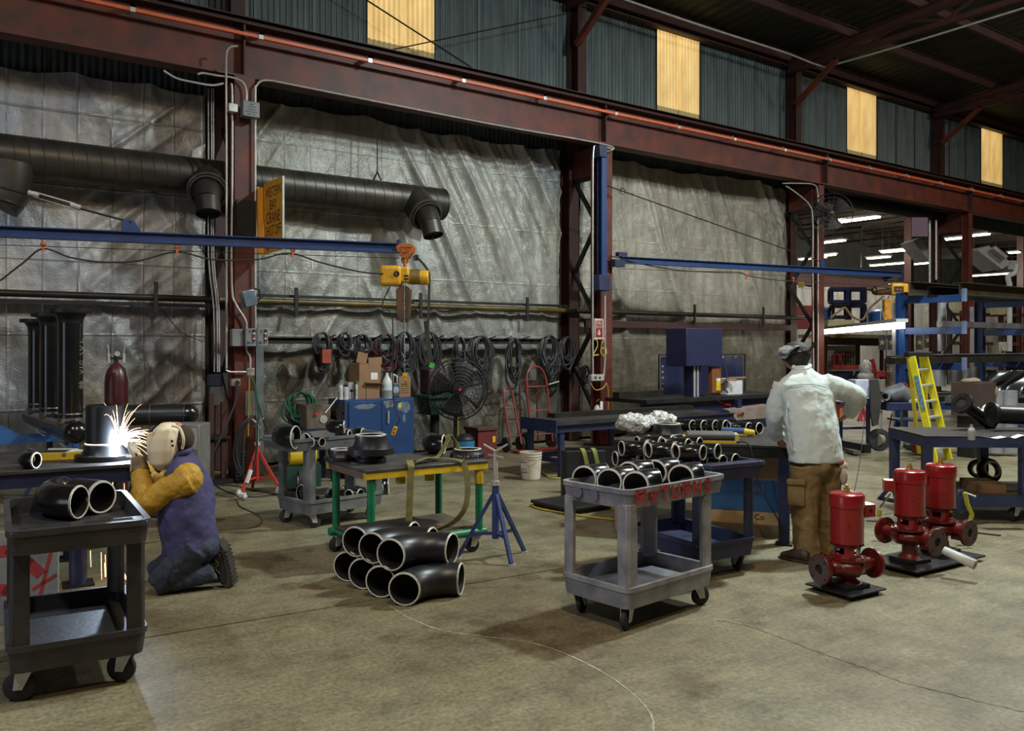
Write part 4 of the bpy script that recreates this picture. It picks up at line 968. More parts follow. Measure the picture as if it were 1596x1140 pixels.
soft('body', bm_, m_skin, we)
# trousers
tr = MB(); tr.tube([hip-CDv*.085+UP*.02, (hip-CDv*.09)*.45+kn1*.55, kn1+UP*.004], [.115,.10,.078], 16); tr.tube([kn1+UP*.004, kn1*.5+an1*.5+UP*.012, an1+CXv*.0], [.074,.078,.062], 16)
tr.tube([hip+CDv*.085, kn2], [.115,.078], 16); tr.tube([kn2, an2], [.074,.06], 16); tr.ball(hip, .14, 16, 10, (1,1.15,.8))
for t_, q_ in ((.35,.2),(.5,-.3),(.65,.25),(.2,.0)):
    p_ = (hip-CDv*.1)*(1-t_)+kn1*t_; tr.tube([p_-CDv*.10+UP*.03, p_-CDv*.105-UP*.03+CXv*.03*q_, p_-CDv*.08-UP*.08], .010, 6)
soft('trousers', tr, m_denim, we, disp=.022, dscale=.07, it=4)
# vest torso
vs_ = MB()
loft(vs_, [(K(296,862,5.98), CXv*.175, CDv*.20, .9), (K(296,845,5.98), CXv*.178, CDv*.20,.9), (K(293,815,5.98), CXv*.180, CDv*.20,.9), (K(292,780,5.98), CXv*.172, CDv*.20,.9), (K(291,750,5.98), CXv*.145, CDv*.205,.9), (K(288,728,5.98), CXv*.105, CDv*.175,.9), (K(286,712,5.98), CXv*.062, CDv*.09), (K(284,703,5.98), CXv*.055, CDv*.06)], 28)
soft('work_vest', vs_, m_vest, we, disp=.045, dscale=.16, it=3)
obj('collar', MB().tube(spline([K(270,716,5.93),K(282,708,5.91),K(293,704,5.93),K(298,700,6.0)],5), .018, 8), m_vest, we, True)
# yellow sleeves
for (s_, e_, h_, nm) in ((sh1, el1, ha1, 0), (sh2, el2, ha2, 1)):
    sl = MB(); m1 = s_*.5+e_*.5+UP*.005
    sl.tube(spline([s_+CXv*.03, m1, e_+CXv*.015],4), [.098,.100,.098,.096,.093,.090,.086,.082,.078], 18); sl.ball(e_, .078, 14, 10); sl.tube([e_, e_*.4+h_*.6, h_-UP*.01], [.076,.066,.052], 16); sl.ball(s_, .105, 14, 10, (1,.9,1.1))
    d_ = (h_-e_)
    for q_ in (.1,.25,.4,.55,.7,.85): sl.ring(e_+d_*q_, d_+CXv*.06*math.sin(q_*9), .073-.02*q_, .010, 16, 6)
    for q_ in (.25,.5,.75,.95): sl.ring(s_+(e_-s_)*q_, (e_-s_)+UP*.1*math.cos(q_*7), .088-.008*q_, .010, 16, 6)
    soft('leather_sleeve', sl, m_leath, we, disp=.018, dscale=.05, it=2, voxel=.009)
# gloved hands: palm, four unequal curled fingers, thumb
def hand(parent, base, dirv, palmn, mat, s=1.0, curl=.9, name='hand', right=1, cuff=True):
    d = Vector(dirv).normalized(); n = Vector(palmn); n = (n-d*n.dot(d)).normalized(); a = d.cross(n)*right; mb = MB()
    base = Vector(base); pl = .085*s
    loft(mb, [(base-d*.03, a*.028*s, n*.018*s), (base+d*.01, a*.036*s, n*.018*s), (base+d*pl*.6, a*.044*s, n*.017*s), (base+d*pl, a*.042*s, n*.014*s)], 12)
    for k, (off, ln) in enumerate(((-.032,.070),(-.011,.080),(.011,.074),(.031,.058))):
        p = base + d*pl*.95 + a*off*s; dr = d; pts = [p-d*.02]; 
        for j in range(3): pts.append(p.copy()); p = p + dr*ln*s*(.42,.33,.25)[j]; dr = (Matrix.Rotation(-curl*(.7,1.0,.7)[j]*right, 3, a) @ dr)
        pts.append(p); mb.tube(pts, [.0105*s,.0105*s,.0095*s,.009*s,.007*s], 8)
    p = base + d*.02*s - a*.036*s; dr = (d*.75 - a*.65 + n*.25).normalized(); mb.tube([p+a*.01, p+dr*.035*s, p+dr*.035*s+(dr+n*.5+a*.3).normalized()*.032*s], [.014*s,.012*s,.009*s], 8)
    return soft(name, mb, mat, parent, voxel=.0045, it=2)
hand(we, ha1+UP*.012, (K(206,700,6.05)-K(216,722,5.98)), -CXv+CDv*.3, m_glove, 1.15, .6, 'gloved_hand', 1)
hand(we, ha2+UP*.012, (K(203,703,6.14)-ha2), -CXv-CDv*.3, m_glove, 1.1, .7, 'gloved_hand', -1)
obj('glove_cuff', MB().tube([ha1-(ha1-el1)*.22, ha1+UP*.03], [.064,.05], 16), M('soiled_leather_cuff', (.22,.15,.06), .8, 0, (.10,.07,.04), 12, bump=.4), we, True)
# torch in hand
to = obj('welding_torch', MB().tube(spline([ARC+CXv*.015, ARC+CXv*.06-UP*.01, ha1+UP*.06-CXv*.02, ha1+UP*.0, ha1-UP*.15-CXv*.05, K(190,800,6.0)],6), .008, 8), m_rubber, world=True, label='black welding torch held in the gloved hands', cat='torch')
# hood
hd_ = MB(); hc = K(262,694,5.96)
loft(hd_, [(K(258,731,5.96), CXv*.045, CDv*.07), (K(255,722,5.96), CXv*.088, CDv*.11,.9), (K(257,700,5.96), CXv*.108, CDv*.13,.85), (K(260,682,5.96), CXv*.105, CDv*.13,.85), (K(263,668,5.96), CXv*.085, CDv*.12,.9), (K(263,659,5.96), CXv*.045, CDv*.07)], 24)
soft('welding_hood', hd_, m_hood, we, voxel=.008, it=5, label='scuffed cream welding hood')
obj('lens_window', MB().cbox(K(235.5,689,5.95), (.02,.11,.10), Matrix.Rotation(cang(0),3,'Z')), m_in, we, True, bevel=.004)
obj('lens_frame', MB().cbox(K(237.5,689,5.95), (.02,.15,.135), Matrix.Rotation(cang(0),3,'Z')), m_hood, we, True, bevel=.006)
for (px, py) in ((269,695),(279.5,689),(268,688)): obj('rivet', MB().ball(K(px,py,5.84), .009, 8, 6), m_black, we, True)
obj('head_cap', MB().ball(K(284,684,5.99), .085, 16, 10, (.95,1.1,1.15)), M('brown_cap', (.05,.032,.022), .9), we, True)
obj('head_band', MB().tube(spline([K(268,664,5.86),K(280,668,5.86),K(286,685,5.86),K(284,700,5.88)],5), .010, 6), m_hood, we, True)
# boots
for (an, dd, py) in ((an1, -0.02, 0), (an2, .16, -6)):
    bt = MB(); d0 = 6.02+dd
    bt.tube([K(331,884+py,d0), K(341,876+py,d0)], [.055,.055], 14)
    loft(bt, [(K(341,862+py,d0), CXv*.045, CDv*.042), (K(343,875+py,d0), CXv*.058, CDv*.046), (K(347,888+py,d0), CXv*.05, CDv*.05), (K(350,902+py,d0), CXv*.042, CDv*.052), (K(352,911+py,d0), CXv*.028, CDv*.04)], 16)
    soft('boot', bt, m_boot, we, voxel=.008, it=3)
    obj('sole', MB().prism([K(345,845+py,d0)-CDv*.045, K(352,853+py,d0)-CDv*.045, K(362,880+py,d0)-CDv*.045, K(365,905+py,d0)-CDv*.045, K(360,915+py,d0)-CDv*.045, K(353,914+py,d0)-CDv*.045, K(356,900+py,d0)-CDv*.045, K(351,870+py,d0)-CDv*.045], CDv*.09), m_sole, we, True, bevel=.006)
    tb_ = MB()
    for j in range(9): t = j/8; p = K(355,858+py,d0)*(1-t)+K(366,908+py,d0)*t; tb_.cbox(p+CXv*.004*math.sin(t*3), (.012,.10,.012), Matrix.Rotation(cang(0),3,'Z'))
    obj('sole_lugs', tb_, m_sole, we, True)
    obj('laces', MB().tube(spline([K(335,872+py,d0-.05),K(340,880+py,d0-.055),K(336,886+py,d0-.055),K(342,894+py,d0-.05)],4), .003, 5), M('laces',(.25,.2,.15),.8), we, True)

# ---- standing worker seen from behind
def S(px, py, d=6.78): return at(px, py, d)
SWp = T('person', 'person seen from behind at the table in pale blue shirt, khaki trousers and cap', 'person', P(1268,874))
m_shirt = M('pale_blue_work_shirt', (.62,.70,.70), .85, 0, (.50,.57,.57), 4, bump=.25, bscale=40)
m_khaki = M('khaki_duck', (.25,.165,.065), .85, 0, (.15,.10,.04), 6, bump=.4, bscale=40)
m_cap = M('black_hair_and_cap', (.018,.016,.016), .7)
A_ = (CXv*.96+CDv*.28); B_ = (CDv*.96-CXv*.28)   # body faces away and to the left a little
pel = S(1272,722,6.78); nk = S(1247,578,6.98)
bd = MB(); loft(bd, [(pel-UP*.08, A_*.15, B_*.10), (pel, A_*.16, B_*.11), (S(1268,680,6.80), A_*.14, B_*.10), (S(1260,630,6.88), A_*.17, B_*.11), (S(1255,600,6.93), A_*.18, B_*.10), (S(1250,585,6.96), A_*.07, B_*.06)])
bd.tube([S(1250,588,6.96), S(1241,566,7.03)], .055, 12); bd.ball(S(1237,556,7.06), .095, 16, 12, (.9,1.05,1.15)); bd.ball(S(1226,563,7.10), .03, 8, 6); 
hipL, hipR = S(1250,728,6.76), S(1293,728,6.80); knL, knR = S(1254,800,6.74), S(1290,800,6.86); anL, anR = S(1257,862,6.74), S(1290,856,6.90)
bd.tube([hipL, knL, anL], [.085,.055,.042], 12); bd.tube([hipR, knR, anR], [.085,.055,.042], 12)
sL, eL, hL = S(1213,603,6.92), S(1206,655,6.98), S(1217,688,7.12)
sR, eR, hR = S(1298,598,6.96), S(1338,620,7.02), S(1322,646,7.22)
bd.tube([sL, eL, hL], [.055,.042,.03], 12); bd.tube([sR, eR, hR], [.055,.042,.03], 12)
soft('body', bd, m_skin, SWp)
for (p_, n_) in ((S(1245,560,6.98), 1),): obj('ear', MB().ball(p_, .026, 10, 8, (.6,.5,1)), m_skin, SWp, True)
hand(SWp, hL, (S(1222,697,7.2)-hL), -UP, m_skin, 1.0, .7, 'hand', 1)
hand(SWp, hR, (S(1308,656,7.3)-hR), -UP, m_skin, 1.0, .7, 'hand', -1)
sh = MB()
loft(sh, [(S(1272,720,6.78), A_*.225, B_*.15, .9), (S(1270,700,6.79), A_*.222, B_*.15,.9), (S(1266,670,6.81), A_*.215, B_*.15,.9), (S(1262,640,6.86), A_*.215, B_*.155,.9), (S(1258,612,6.91), A_*.240, B_*.145,.9), (S(1256,598,6.93), A_*.240, B_*.125,.85), (S(1254,588,6.95), A_*.195, B_*.105,.9), (S(1252,580,6.965), A_*.115, B_*.085), (S(1249,570,6.985), A_*.062, B_*.065)], 30)
sh.tube(spline([S(1222,600,6.92), S(1211,628,6.95), S(1207,652,6.98), S(1209,672,7.05), S(1214,682,7.09)],3), [.088,.086,.084,.082,.08,.078,.075,.07,.066,.062,.058,.056,.055], 16)
sh.tube(spline([S(1284,600,6.94), S(1312,608,6.96), S(1334,620,7.02), S(1330,634,7.12), S(1323,645,7.2)],3), [.095,.095,.094,.09,.088,.086,.085,.082,.078,.07,.065,.06,.058], 16)
# back pleats and draping
for (x0, y0, x1, y1, x2, y2) in ((1252,603,1256,650,1262,700),(1271,600,1272,640,1268,700),(1290,612,1286,650,1290,700),(1300,640,1304,670,1300,712),(1228,620,1226,660,1236,705)):
    sh.tube(spline([S(x0,y0,6.81),S(x1,y1,6.70),S(x2,y2,6.675)],4), .010, 6)
for q_ in range(5): sh.ring(S(1209+q_*.4,640+q_*9,6.97+.02*q_), UP+CXv*.3*math.sin(q_*2), .080-.006*q_, .009, 16, 6)
soft('work_shirt', sh, m_shirt, SWp, disp=.025, dscale=.13, it=5)
obj('shirt_collar', MB().tube(spline([S(1236,572,6.96),S(1246,577,6.915),S(1258,576,6.925),S(1262,570,6.98)],5), .02, 8), m_shirt, SWp, True)
obj('yoke_seam', MB().tube(spline([S(1222,604,6.785),S(1245,600,6.765),S(1270,600,6.775),S(1292,606,6.80)],5), .0035, 5), M('shirt_seam',(.3,.36,.37),.9), SWp, True)
tk = MB(); tk.tube([pel-UP*.02-A_*.09, knL, anL-UP*.02], [.125,.100,.098], 18); tk.tube([pel-UP*.02+A_*.10, knR, anR-UP*.02], [.125,.098,.094], 18); tk.ball(pel-UP*.02, .15, 16, 10, (1.1,1.0,.8))
for q_ in range(6):
    t = q_/6; a_ = knL*(1-t)+anL*t; tk.ring(a_, UP+CXv*.35*math.sin(q_*2.3), .093-.008*t, .010, 18, 6); a_ = hipR*(1-t)+anR*t; tk.ring(a_, UP+CXv*.3*math.cos(q_*2.1), .10-.015*t, .009, 18, 6)
soft('trousers', tk, m_khaki, SWp, disp=.028, dscale=.08, it=4)
obj('cargo_pocket', MB().cbox(S(1241,772,6.66), (.13,.03,.17), Matrix.Rotation(cang(-20),3,'Z')), m_khaki, SWp, True, bevel=.012)
obj('pocket_flap', MB().cbox(S(1241,752,6.65), (.14,.035,.05), Matrix.Rotation(cang(-20),3,'Z')), m_khaki, SWp, True, bevel=.012)
obj('hanging_glove', MB().ball(S(1315,742,6.72), .05, 10, 8, (.6,.6,1.5)).ball(S(1313,727,6.74),.04,8,6), m_glove, SWp, True, label='pale glove tucked in the back pocket')
obj('red_tag', MB().ball(S(1313,722,6.72), .03, 8, 6, (.6,.4,1)), M('red_rag',(.6,.03,.03),.7), SWp, True, label='red rag at the hip')
for (p_, d_) in ((P(1248,876),6.70),(P(1288,868),6.86)):
    f_ = P(1247,876) if d_ < 6.8 else P(1291,868); dr = (CDv*.75-CXv*.66).normalized(); sd_ = dr.cross(UP); q = f_+dr*.02
    bt = MB(); loft(bt, [(q-dr*.10+UP*.045, sd_*.04, UP*.04), (q-dr*.06+UP*.06, sd_*.047, UP*.055), (q+dr*.03+UP*.05, sd_*.05, UP*.045), (q+dr*.10+UP*.035, sd_*.05, UP*.03), (q+dr*.14+UP*.03, sd_*.03, UP*.022)], 16)
    soft('boot', bt, M('brown_boot',(.05,.032,.02),.6), SWp, voxel=.008, it=3)
    mbs = MB(); loft(mbs, [(q-dr*.11+UP*.011, sd_*.04, UP*.011,.6), (q+UP*.011, sd_*.053, UP*.011,.6), (q+dr*.15+UP*.011, sd_*.04, UP*.011,.6)], 12); obj('sole', mbs, m_sole, SWp, True)
cp_ = MB(); cp_.ball(S(1241,552,7.045), .112, 18, 10, (1,1.1,.95)); cp_.ball(S(1244,562,7.01), .078, 18, 10, (1.05,1,1.0)); soft('cap', cp_, m_cap, SWp, voxel=.008, it=3)
# visor / flipped-up shield: curved band over the crown reaching forward-left
vz = MB(); loft(vz, [(S(1219,560,7.02), CXv*.02, CDv*.07), (S(1221,552,7.02), CXv*.045, CDv*.10), (S(1227,544,7.02), CXv*.06, CDv*.115), (S(1236,539,7.02), CXv*.06, CDv*.11), (S(1247,539,7.02), CXv*.035, CDv*.09)], 18)
soft('raised_face_shield', vz, M('pale_shield', (.50,.54,.56), .3, .2, (.10,.11,.12), 9, lo=.42, hi=.55, stretch=(1,1,4)), SWp, voxel=.007, it=2)
obj('visor_arm', MB().tube(spline([S(1250,548,6.93),S(1260,547,6.93),S(1266,541,6.93),S(1269,534,6.93)],5), .014, 8), m_black, SWp, True)
obj('shield_band', MB().tube(spline([S(1220,561,6.99),S(1228,554,6.95),S(1240,549,6.93),S(1254,550,6.94)],5), .010, 8), m_black, SWp, True)
# ================================================================== ALONG THE WALL
def on_line(px, A, B, py=None):
    a, b = _ray(px); r = a/b; A = Vector(A); B = Vector(B); D = B-A
    s = (r*A.y - A.x)/(D.x - r*D.y); p = A + D*s
    if py is not None: p.z = EYE + (CY-py)*(p.y/b)/FPX
    return p
# --- spiral duct with three drops
m_duct = M('dusty_duct_metal', (.085,.075,.06), .42, .6, (.04,.036,.03), 2.5, bump=.05)
DY, DZ, DR = 11.37, 3.87, .24
du = T('spiral_duct', 'big grey-brown spiral duct hung in front of the tarps, with angled nozzles', 'duct', (1, DY, DZ-.3))
obj('duct_run', MB().pipe((-6,DY,DZ),(6.9,DY,DZ),DR,DR-.01,40), m_duct, du, True)
sm = MB(); x = -5.9
while x < 6.8: sm.ring((x,DY,DZ),(1,0,.12 if True else 0),DR+.002,.0035,36,4); x += .15
obj('spiral_seams', sm, m_duct, du, True)
obj('end_cap', MB().lathe([(.001,0),(DR-.02,0),(DR+.006,-.01),(DR+.006,.012),(DR,.012)], (6.9,DY,DZ), (1,0,0), 36), m_duct, du, True)
for (px, py, v) in ((326,284,(-.25,-.7,-.42)),(650,318,(-.02,-.7,-.5))):
    q = WY(px, py, DY-.12); v = Vector(v).normalized(); e = q+v*.34
    nz = T('duct_nozzle', None, None, q-du.location); nz.parent = du
    obj('branch_cone', MB().tube([q-v*.12, q+v*.18, e], [.235,.23,.225], 32), m_duct, nz, True)
    obj('rolled_collar', MB().ring(e, v, .235,.022,32,8).ring(e+v*.05, v, .215,.014,32,8), M('brighter_collar',(.17,.16,.14),.35,.8), nz, True)
    w2 = (v*.35+Vector((.06,0,-.66))).normalized()
    obj('outlet_elbow', MB().tube([e, e+v*.10, e+v*.14+w2*.08], [.19,.165,.15], 28, cap=False).pipe(e+v*.14+w2*.06, e+v*.14+w2*.26, .15,.142,28), m_duct, nz, True)
    obj('damper_vane', MB().cyl(e+v*.14+w2*.22, e+v*.14+w2*.223, .141, n=24).bar(e+v*.14+w2*.23-Vector((0,0,.10)), e+v*.14+w2*.23+Vector((0,0,.10)), .012,.012), m_black, nz, True)
q = WY(12,262,DY-.05)
obj('down_branch', MB().tube([q+Vector((0,0,.05)), q-Vector((.02,.0,.3)), q-Vector((.1,0,.42))], [.27,.25,.235], 28), m_duct, du, True); obj('branch_collar', MB().ring(q-Vector((.09,0,.40)),(.2,0,1),.24,.02,28,8), m_duct, du, True)
obj('hanger', MB().cyl(WY(588,160,11.3), WY(588,268,11.3), .008, n=6).bar(WY(588,268,11.2),WY(582,281,11.1),.015,.015).bar(WY(588,268,11.2),WY(594,281,11.1),.015,.015), m_black, du, True)
# --- long service pipe along the girt
sp_ = T('service_pipe', 'long dark pipe running level across all the tarps at head height', 'pipe', (5,11.55,2.2))
for xa_, xb_ in ((-6,3.55),(9.7,16.3)): obj('pipe_run', MB().cyl((xa_,11.55,2.30),(xb_,11.55,2.30),.042,n=16), m_darkpipe, sp_, True)
obj('pipe_run', MB().cyl((3.55,11.55,2.30),(9.7,11.55,2.30),.042,n=16), M('brown_yellow_pipe',(.15,.10,.015),.45,.2,(.05,.035,.012),3), sp_, True, label='length of pipe with old yellow paint')
obj('angle_iron', MB().box(-6,3.55,11.56,11.60,2.19,2.235), m_black, sp_, True); obj('angle_iron', MB().box(3.8,9.6,11.57,11.61,2.36,2.40), m_black, sp_, True)
obj('brown_girt', MB().box(10.0,15.9,11.56,11.62,2.02,2.14), m_steel2, sp_, True)
for px in (243,462,656,822,952,1083,1190):
    x = PX(px, 11.5); obj('bracket', MB().box(x-.025,x+.025,11.49,11.515,2.10,2.50), m_black, sp_, True)
obj('sagging_wire', MB().tube(spline([WY(243,470,11.5),WY(262,495,11.5),WY(285,520,11.5),WY(318,533,11.5)],6),.005,5), m_black, world=True, label='thin black wire sagging from the pipe bracket across the left tarp', cat='wire')
# --- blue jib cranes
def jib(label, A, B, z, mast=None, h=.115):
    j = T('jib_crane', label, 'jib crane', (A[0],A[1],z)); A = Vector((*A,z-h/2)); B = Vector((*B,z-h/2))
    obj('boom', MB().ibeam(A,B,.10,h,.012,.012), m_blue, j, True)
    obj('end_stop', MB().cbox(B+(A-B).normalized()*.03+Vector((0,0,h/2+.02)), (.03,.08,.05), Matrix.Rotation(math.atan2((B-A).y,(B-A).x),3,'Z')), m_navy, j, True); return j, A, B
j1, A1, B1 = jib('blue jib boom crossing the left of the picture with the yellow hoist at its tip', (-2.4,10.98), (4.93,9.04), 2.9)
q = Vector((2.094,9.79,2.9)); r = Vector((-2.45,10.9,4.12)); d = (r-q).normalized()
obj('lug_plate', MB().prism([q+Vector((-.10,0,.0)),q+Vector((.10,0,0)),q+Vector((.02,0,.13)),q+Vector((-.08,0,.13))],(0,.02,0)), m_blue, j1, True)
obj('tension_rod', MB().cyl(q+d*.0+Vector((0,0,.1)), r, .011, n=8), m_darkpipe, j1, True)
obj('turnbuckle', MB().bar(q+d*.55+Vector((0,0,.125)), q+d*.95+Vector((0,0,.125)), .012,.012).bar(q+d*.55+Vector((0,0,.075)), q+d*.95+Vector((0,0,.075)), .012,.012).cyl(q+d*.5+Vector((0,0,.1)),q+d*.6+Vector((0,0,.1)),.028,n=8).cyl(q+d*.9+Vector((0,0,.1)),q+d*1.0+Vector((0,0,.1)),.028,n=8), m_galv, j1, True)
j2, A2, B2 = jib('blue jib boom reaching right from its blue mast toward the steel rack', (10.02,10.70), (16.75,9.55), 3.2)
mx = PX(937,10.68); obj('mast', MB().ibeam((mx,10.66,2.66),(mx,10.66,4.95),.11,.12,.014,.012,up=(0,1,0)), m_blue, j2, True)
obj('mast_bracket', MB().box(mx-.13,mx+.12,10.58,10.80,2.60,2.86), m_navy, j2, True, bevel=.01); obj('mast_bracket', MB().box(mx-.12,mx+.05,10.58,10.80,4.80,5.0), m_navy, j2, True, bevel=.01)
obj('boom_hinge', MB().box(9.85,10.08,10.64,10.76,3.02,3.14).box(9.95,10.15,10.66,10.74,3.2,3.27), m_navy, j2, True)
q = on_line(1282,A2,B2,409); r = Vector((mx+.08,10.66,4.36)); obj('tension_rod', MB().cyl(q, r, .010, n=6).ring(r+(q-r).normalized()*.35,(q-r).cross(Vector((0,0,1))),.05,.008,14,5), m_darkpipe, j2, True)
obj('lug_plate', MB().cbox(q-Vector((0,0,.05)),(.12,.02,.16)), m_blue, j2, True)
m_trol = M('festoon_orange', (.5,.09,.02), .5)
for (A, B, ends, orange, lab, off) in ((A1,B1,[(0,438),(36,410),(67,388),(110,402),(160,409),(215,407),(275,393),(330,405),(400,405),(450,395),(500,410),(560,424),(596,427)],[(67,381),(275,385),(455,391)],'black festoon cable looping below the left blue boom',.1),(A2,B2,[(950,399),(1000,412),(1060,422),(1110,424),(1150,425),(1165,430),(1210,437),(1290,441),(1370,447),(1390,452)],[(1162,429),(1235,434)],'black festoon cable looping below the right blue boom',.1)):
    fc = T('festoon_cable', lab, 'cable', A)
    obj('cable', MB().tube(spline([on_line(px,A,B,py)+Vector((0,-.02,0)) for px,py in ends],5),.010,6), m_rubber, fc, True)
    obj('carrier_wire', MB().cyl(A+Vector((0,-.02,-.15)), B+Vector((0,-.02,-.12)), .004, n=5), m_black, fc, True)
    for (px,py) in orange: p = on_line(px,A,B,py)+Vector((0,-.02,0)); obj('cable_trolley', MB().ball(p,.032,10,6,(1,.6,.7)).cbox(p-Vector((0,0,.05)),(.025,.02,.05)), m_trol, fc, True)
m_hy = M('hoist_yellow', (.72,.38,.015), .35, 0, (.55,.27,.012), 5, coat=.3)
m_ho = M('trolley_orange', (.48,.14,.015), .5, .1, (.3,.08,.01), 8)
def chain(mb, a, b, r=.011, w=.0035):
    n = max(2,int((b-a).length/(r*2.3)))
    for i in range(n):
        c = a+(b-a)*(i+.5)/n; t = i%2; ax = Vector((1,.3,0)) if t else Vector((-.3,1,0)); ax.normalize(); s = ax.cross(Vector((0,0,1)))
        mb.tube([c+s*math.cos(2*PI*k/8)*r*.75+Vector((0,0,math.sin(2*PI*k/8)*r*1.45)) for k in range(8)], w, 4, closed=True)
# hoist one
hp_ = on_line(630,A1,B1,0); DH = hp_.y/_ray(630)[1]
H = lambda px, py, dd=0: at(px, py, DH+dd)
RH = Matrix.Rotation(cang(0),3,'Z')
h1 = T('chain_hoist', 'yellow electric chain hoist hanging from the left blue boom', 'hoist', H(630,445))
pl = [H(617,383,-.07),H(622,380,-.07),H(640,380,-.07),H(646,384,-.07),H(644,392,-.07),H(636,402,-.07),H(626,402,-.07),H(619,394,-.07)]
obj('trolley_plate', MB().prism(pl, CDv*.02), m_ho, h1, True, bevel=.003); obj('trolley_plate', MB().prism([p+CDv*.14 for p in pl], CDv*.02), m_ho, h1, True, bevel=.003)
obj('trolley_emboss', MB().tube([H(623,385,-.085),H(641,385,-.085),H(634,393,-.085),H(629,393,-.085)],.008,6,closed=True), m_ho, h1, True)
obj('suspension_hook', MB().cyl(H(631,400),H(631,416),.02,n=10).ring(H(631,406),CDv,.035,.012,14,6), m_ho, h1, True)
obj('hoist_body', MB().cbox(H(610,430.5),(.26,.22,.24),RH), m_hy, h1, True, bevel=.04, seg=3); obj('gear_case', MB().cbox(H(629,429),(.14,.18,.18),RH), m_hy, h1, True, bevel=.02)
obj('motor', MB().cyl(H(636,432),H(665,433),.085,n=20), m_hy, h1, True); obj('motor_cap', MB().cyl(H(658,433),H(668,433),.088,n=20), m_hy, h1, True, bevel=.01)
fn = MB()
for k in range(7):
    p = H(641+k*2.3,432); fn.ring(p, CXv, .088,.006,20,5)
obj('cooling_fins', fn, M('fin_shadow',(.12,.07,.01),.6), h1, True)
obj('maker_badge', MB().cyl(H(618,427,-.113),H(618,427,-.118),.035,n=20), m_black, h1, True, label='round black badge')
obj('badge_mark', text_mb('L', .05, H(618,427,-.121), CXv, UP, .001), m_hy, h1, True, smooth=0)
for z_ in (0,1): obj('vent', MB().cbox(H(633,430+z_*5,-.092),(.05,.01,.02),RH), m_black, h1, True)
m_bag = M('worn_orange_container', (.14,.06,.02), .6, .1, (.05,.025,.012), 6)
obj('chain_container', MB().prism([H(617,452,-.05),H(624,446,-.05),H(634,446,-.05),H(640,452,-.05),H(639,490,-.05),H(634,502,-.05),H(624,502,-.05),H(618,490,-.05)], CDv*.1), m_bag, h1, True, bevel=.008)
cm = MB(); chain(cm, H(630,443,-.10), H(630.5,583,-.10)); obj('load_chain', cm, m_chrome, h1, True)
obj('hook_block', MB().cbox(H(631,585,-.10),(.055,.05,.05),RH).cbox(H(631,591,-.10),(.03,.03,.04),RH), m_hy, h1, True, bevel=.006)
obj('load_hook', MB().tube(spline([H(631,593,-.1),H(633,597,-.1),H(632,602,-.1),H(629,602,-.1),H(628,599,-.1)],5),.009,6), m_brass, h1, True)
pc = T('pendant_control', 'black pendant cable with a yellow push-button control hanging before the blue cabinet', 'pendant', H(611,700,-.05))
obj('cord', MB().tube(spline([H(608,447,-.05),H(598,468,-.05),H(596,482,-.05),H(606,485,-.05),H(612,500,-.05),H(612,560,-.05),H(613,620,-.05),H(618,645,-.05),H(623,652,-.05),H(618,664,-.05)],5),.008,6), m_rubber, pc, True)
obj('pendant_body', MB().cbox(H(614.5,672,-.05),(.05,.045,.11),RH @ Matrix.Rotation(.35,3,'Y')), m_hy, pc, True, bevel=.008)
for k in range(2): obj('push_button', MB().ball(H(615.5-k*1.7,669+k*6,-.078),.009,8,6), m_black, pc, True)
wbp = [H(646,403,.02),H(652,404,.02),H(660,412,.02),H(668,425,.03),H(669,445,.03),H(668,480,.04),H(667,510,.05),H(664,540,.05)]
slg = T('web_sling', 'dark web sling hung from the boom behind the yellow hoist', 'sling', H(666,540,.05))
o = band('webbing', wbp, .03, M('dark_web',(.05,.045,.035),.9), side=CXv); o.parent = slg; o.location = o.location-slg.location
o = band('webbing', [H(664,500,.06),H(668,540,.05),H(671,565,.05)], .06, M('dark_web',(.05,.045,.035),.9), side=CXv); o.parent = slg; o.location = o.location-slg.location
obj('shackle', MB().ring(H(648,402,.0),CDv,.03,.008,14,6).bar(H(646,402,0),H(652,398,0),.02,.02), m_black, slg, True)
obj('green_label', MB().cbox(H(673,570,-.02),(.06,.01,.06),RH @ Matrix.Rotation(.4,3,'Y')), M('green_label',(.08,.5,.06),.7), slg, True, label='bright green tag')
# hoist two
d2 = on_line(1396,A2,B2).y/_ray(1396)[1]; H2 = lambda px,py,dd=0: at(px,py,d2+dd)
h2 = T('chain_hoist', 'yellow-orange chain hoist at the tip of the right blue boom, by the rack', 'hoist', H2(1396,460))
obj('trolley', MB().prism([H2(1378,428,-.08),H2(1403,428,-.08),H2(1398,438,-.08),H2(1384,438,-.08)], CDv*.18), m_black, h2, True)
obj('suspension_hook', MB().cyl(H2(1391,434),H2(1392,446),.03,n=8), m_ho, h2, True)
obj('hoist_body', MB().cbox(H2(1399.5,451),(.34,.26,.25),RH), m_hy, h2, True, bevel=.05, seg=3); obj('motor', MB().cyl(H2(1364,453),H2(1388,452),.10,n=18).cyl(H2(1364,453),H2(1360,454),.07,n=14), m_bag, h2, True)
obj('cover_plate', MB().cbox(H2(1401,451,-.132),(.19,.01,.11),RH), m_black, h2, True)
obj('plate_lettering', text_mb('1F-H', .07, H2(1401,451.5,-.14), CXv, UP, .001), M('label_orange',(.8,.2,.03),.5), h2, True, smooth=0)
obj('chain_bag', MB().prism([H2(1379,466,-.05),H2(1393,466,-.05),H2(1394,490,-.05),H2(1390,499,-.05),H2(1382,499,-.05),H2(1379,490,-.05)], CDv*.14), M('orange_bag',(.55,.24,.02),.7,0,(.3,.12,.01),9), h2, True, bevel=.02)
cm = MB(); chain(cm, H2(1396,464,-.06), H2(1396,548,-.06), .02,.006); chain(cm, H2(1400,464,-.06), H2(1399,548,-.06), .02,.006); obj('load_chain', cm, m_darkpipe, h2, True)
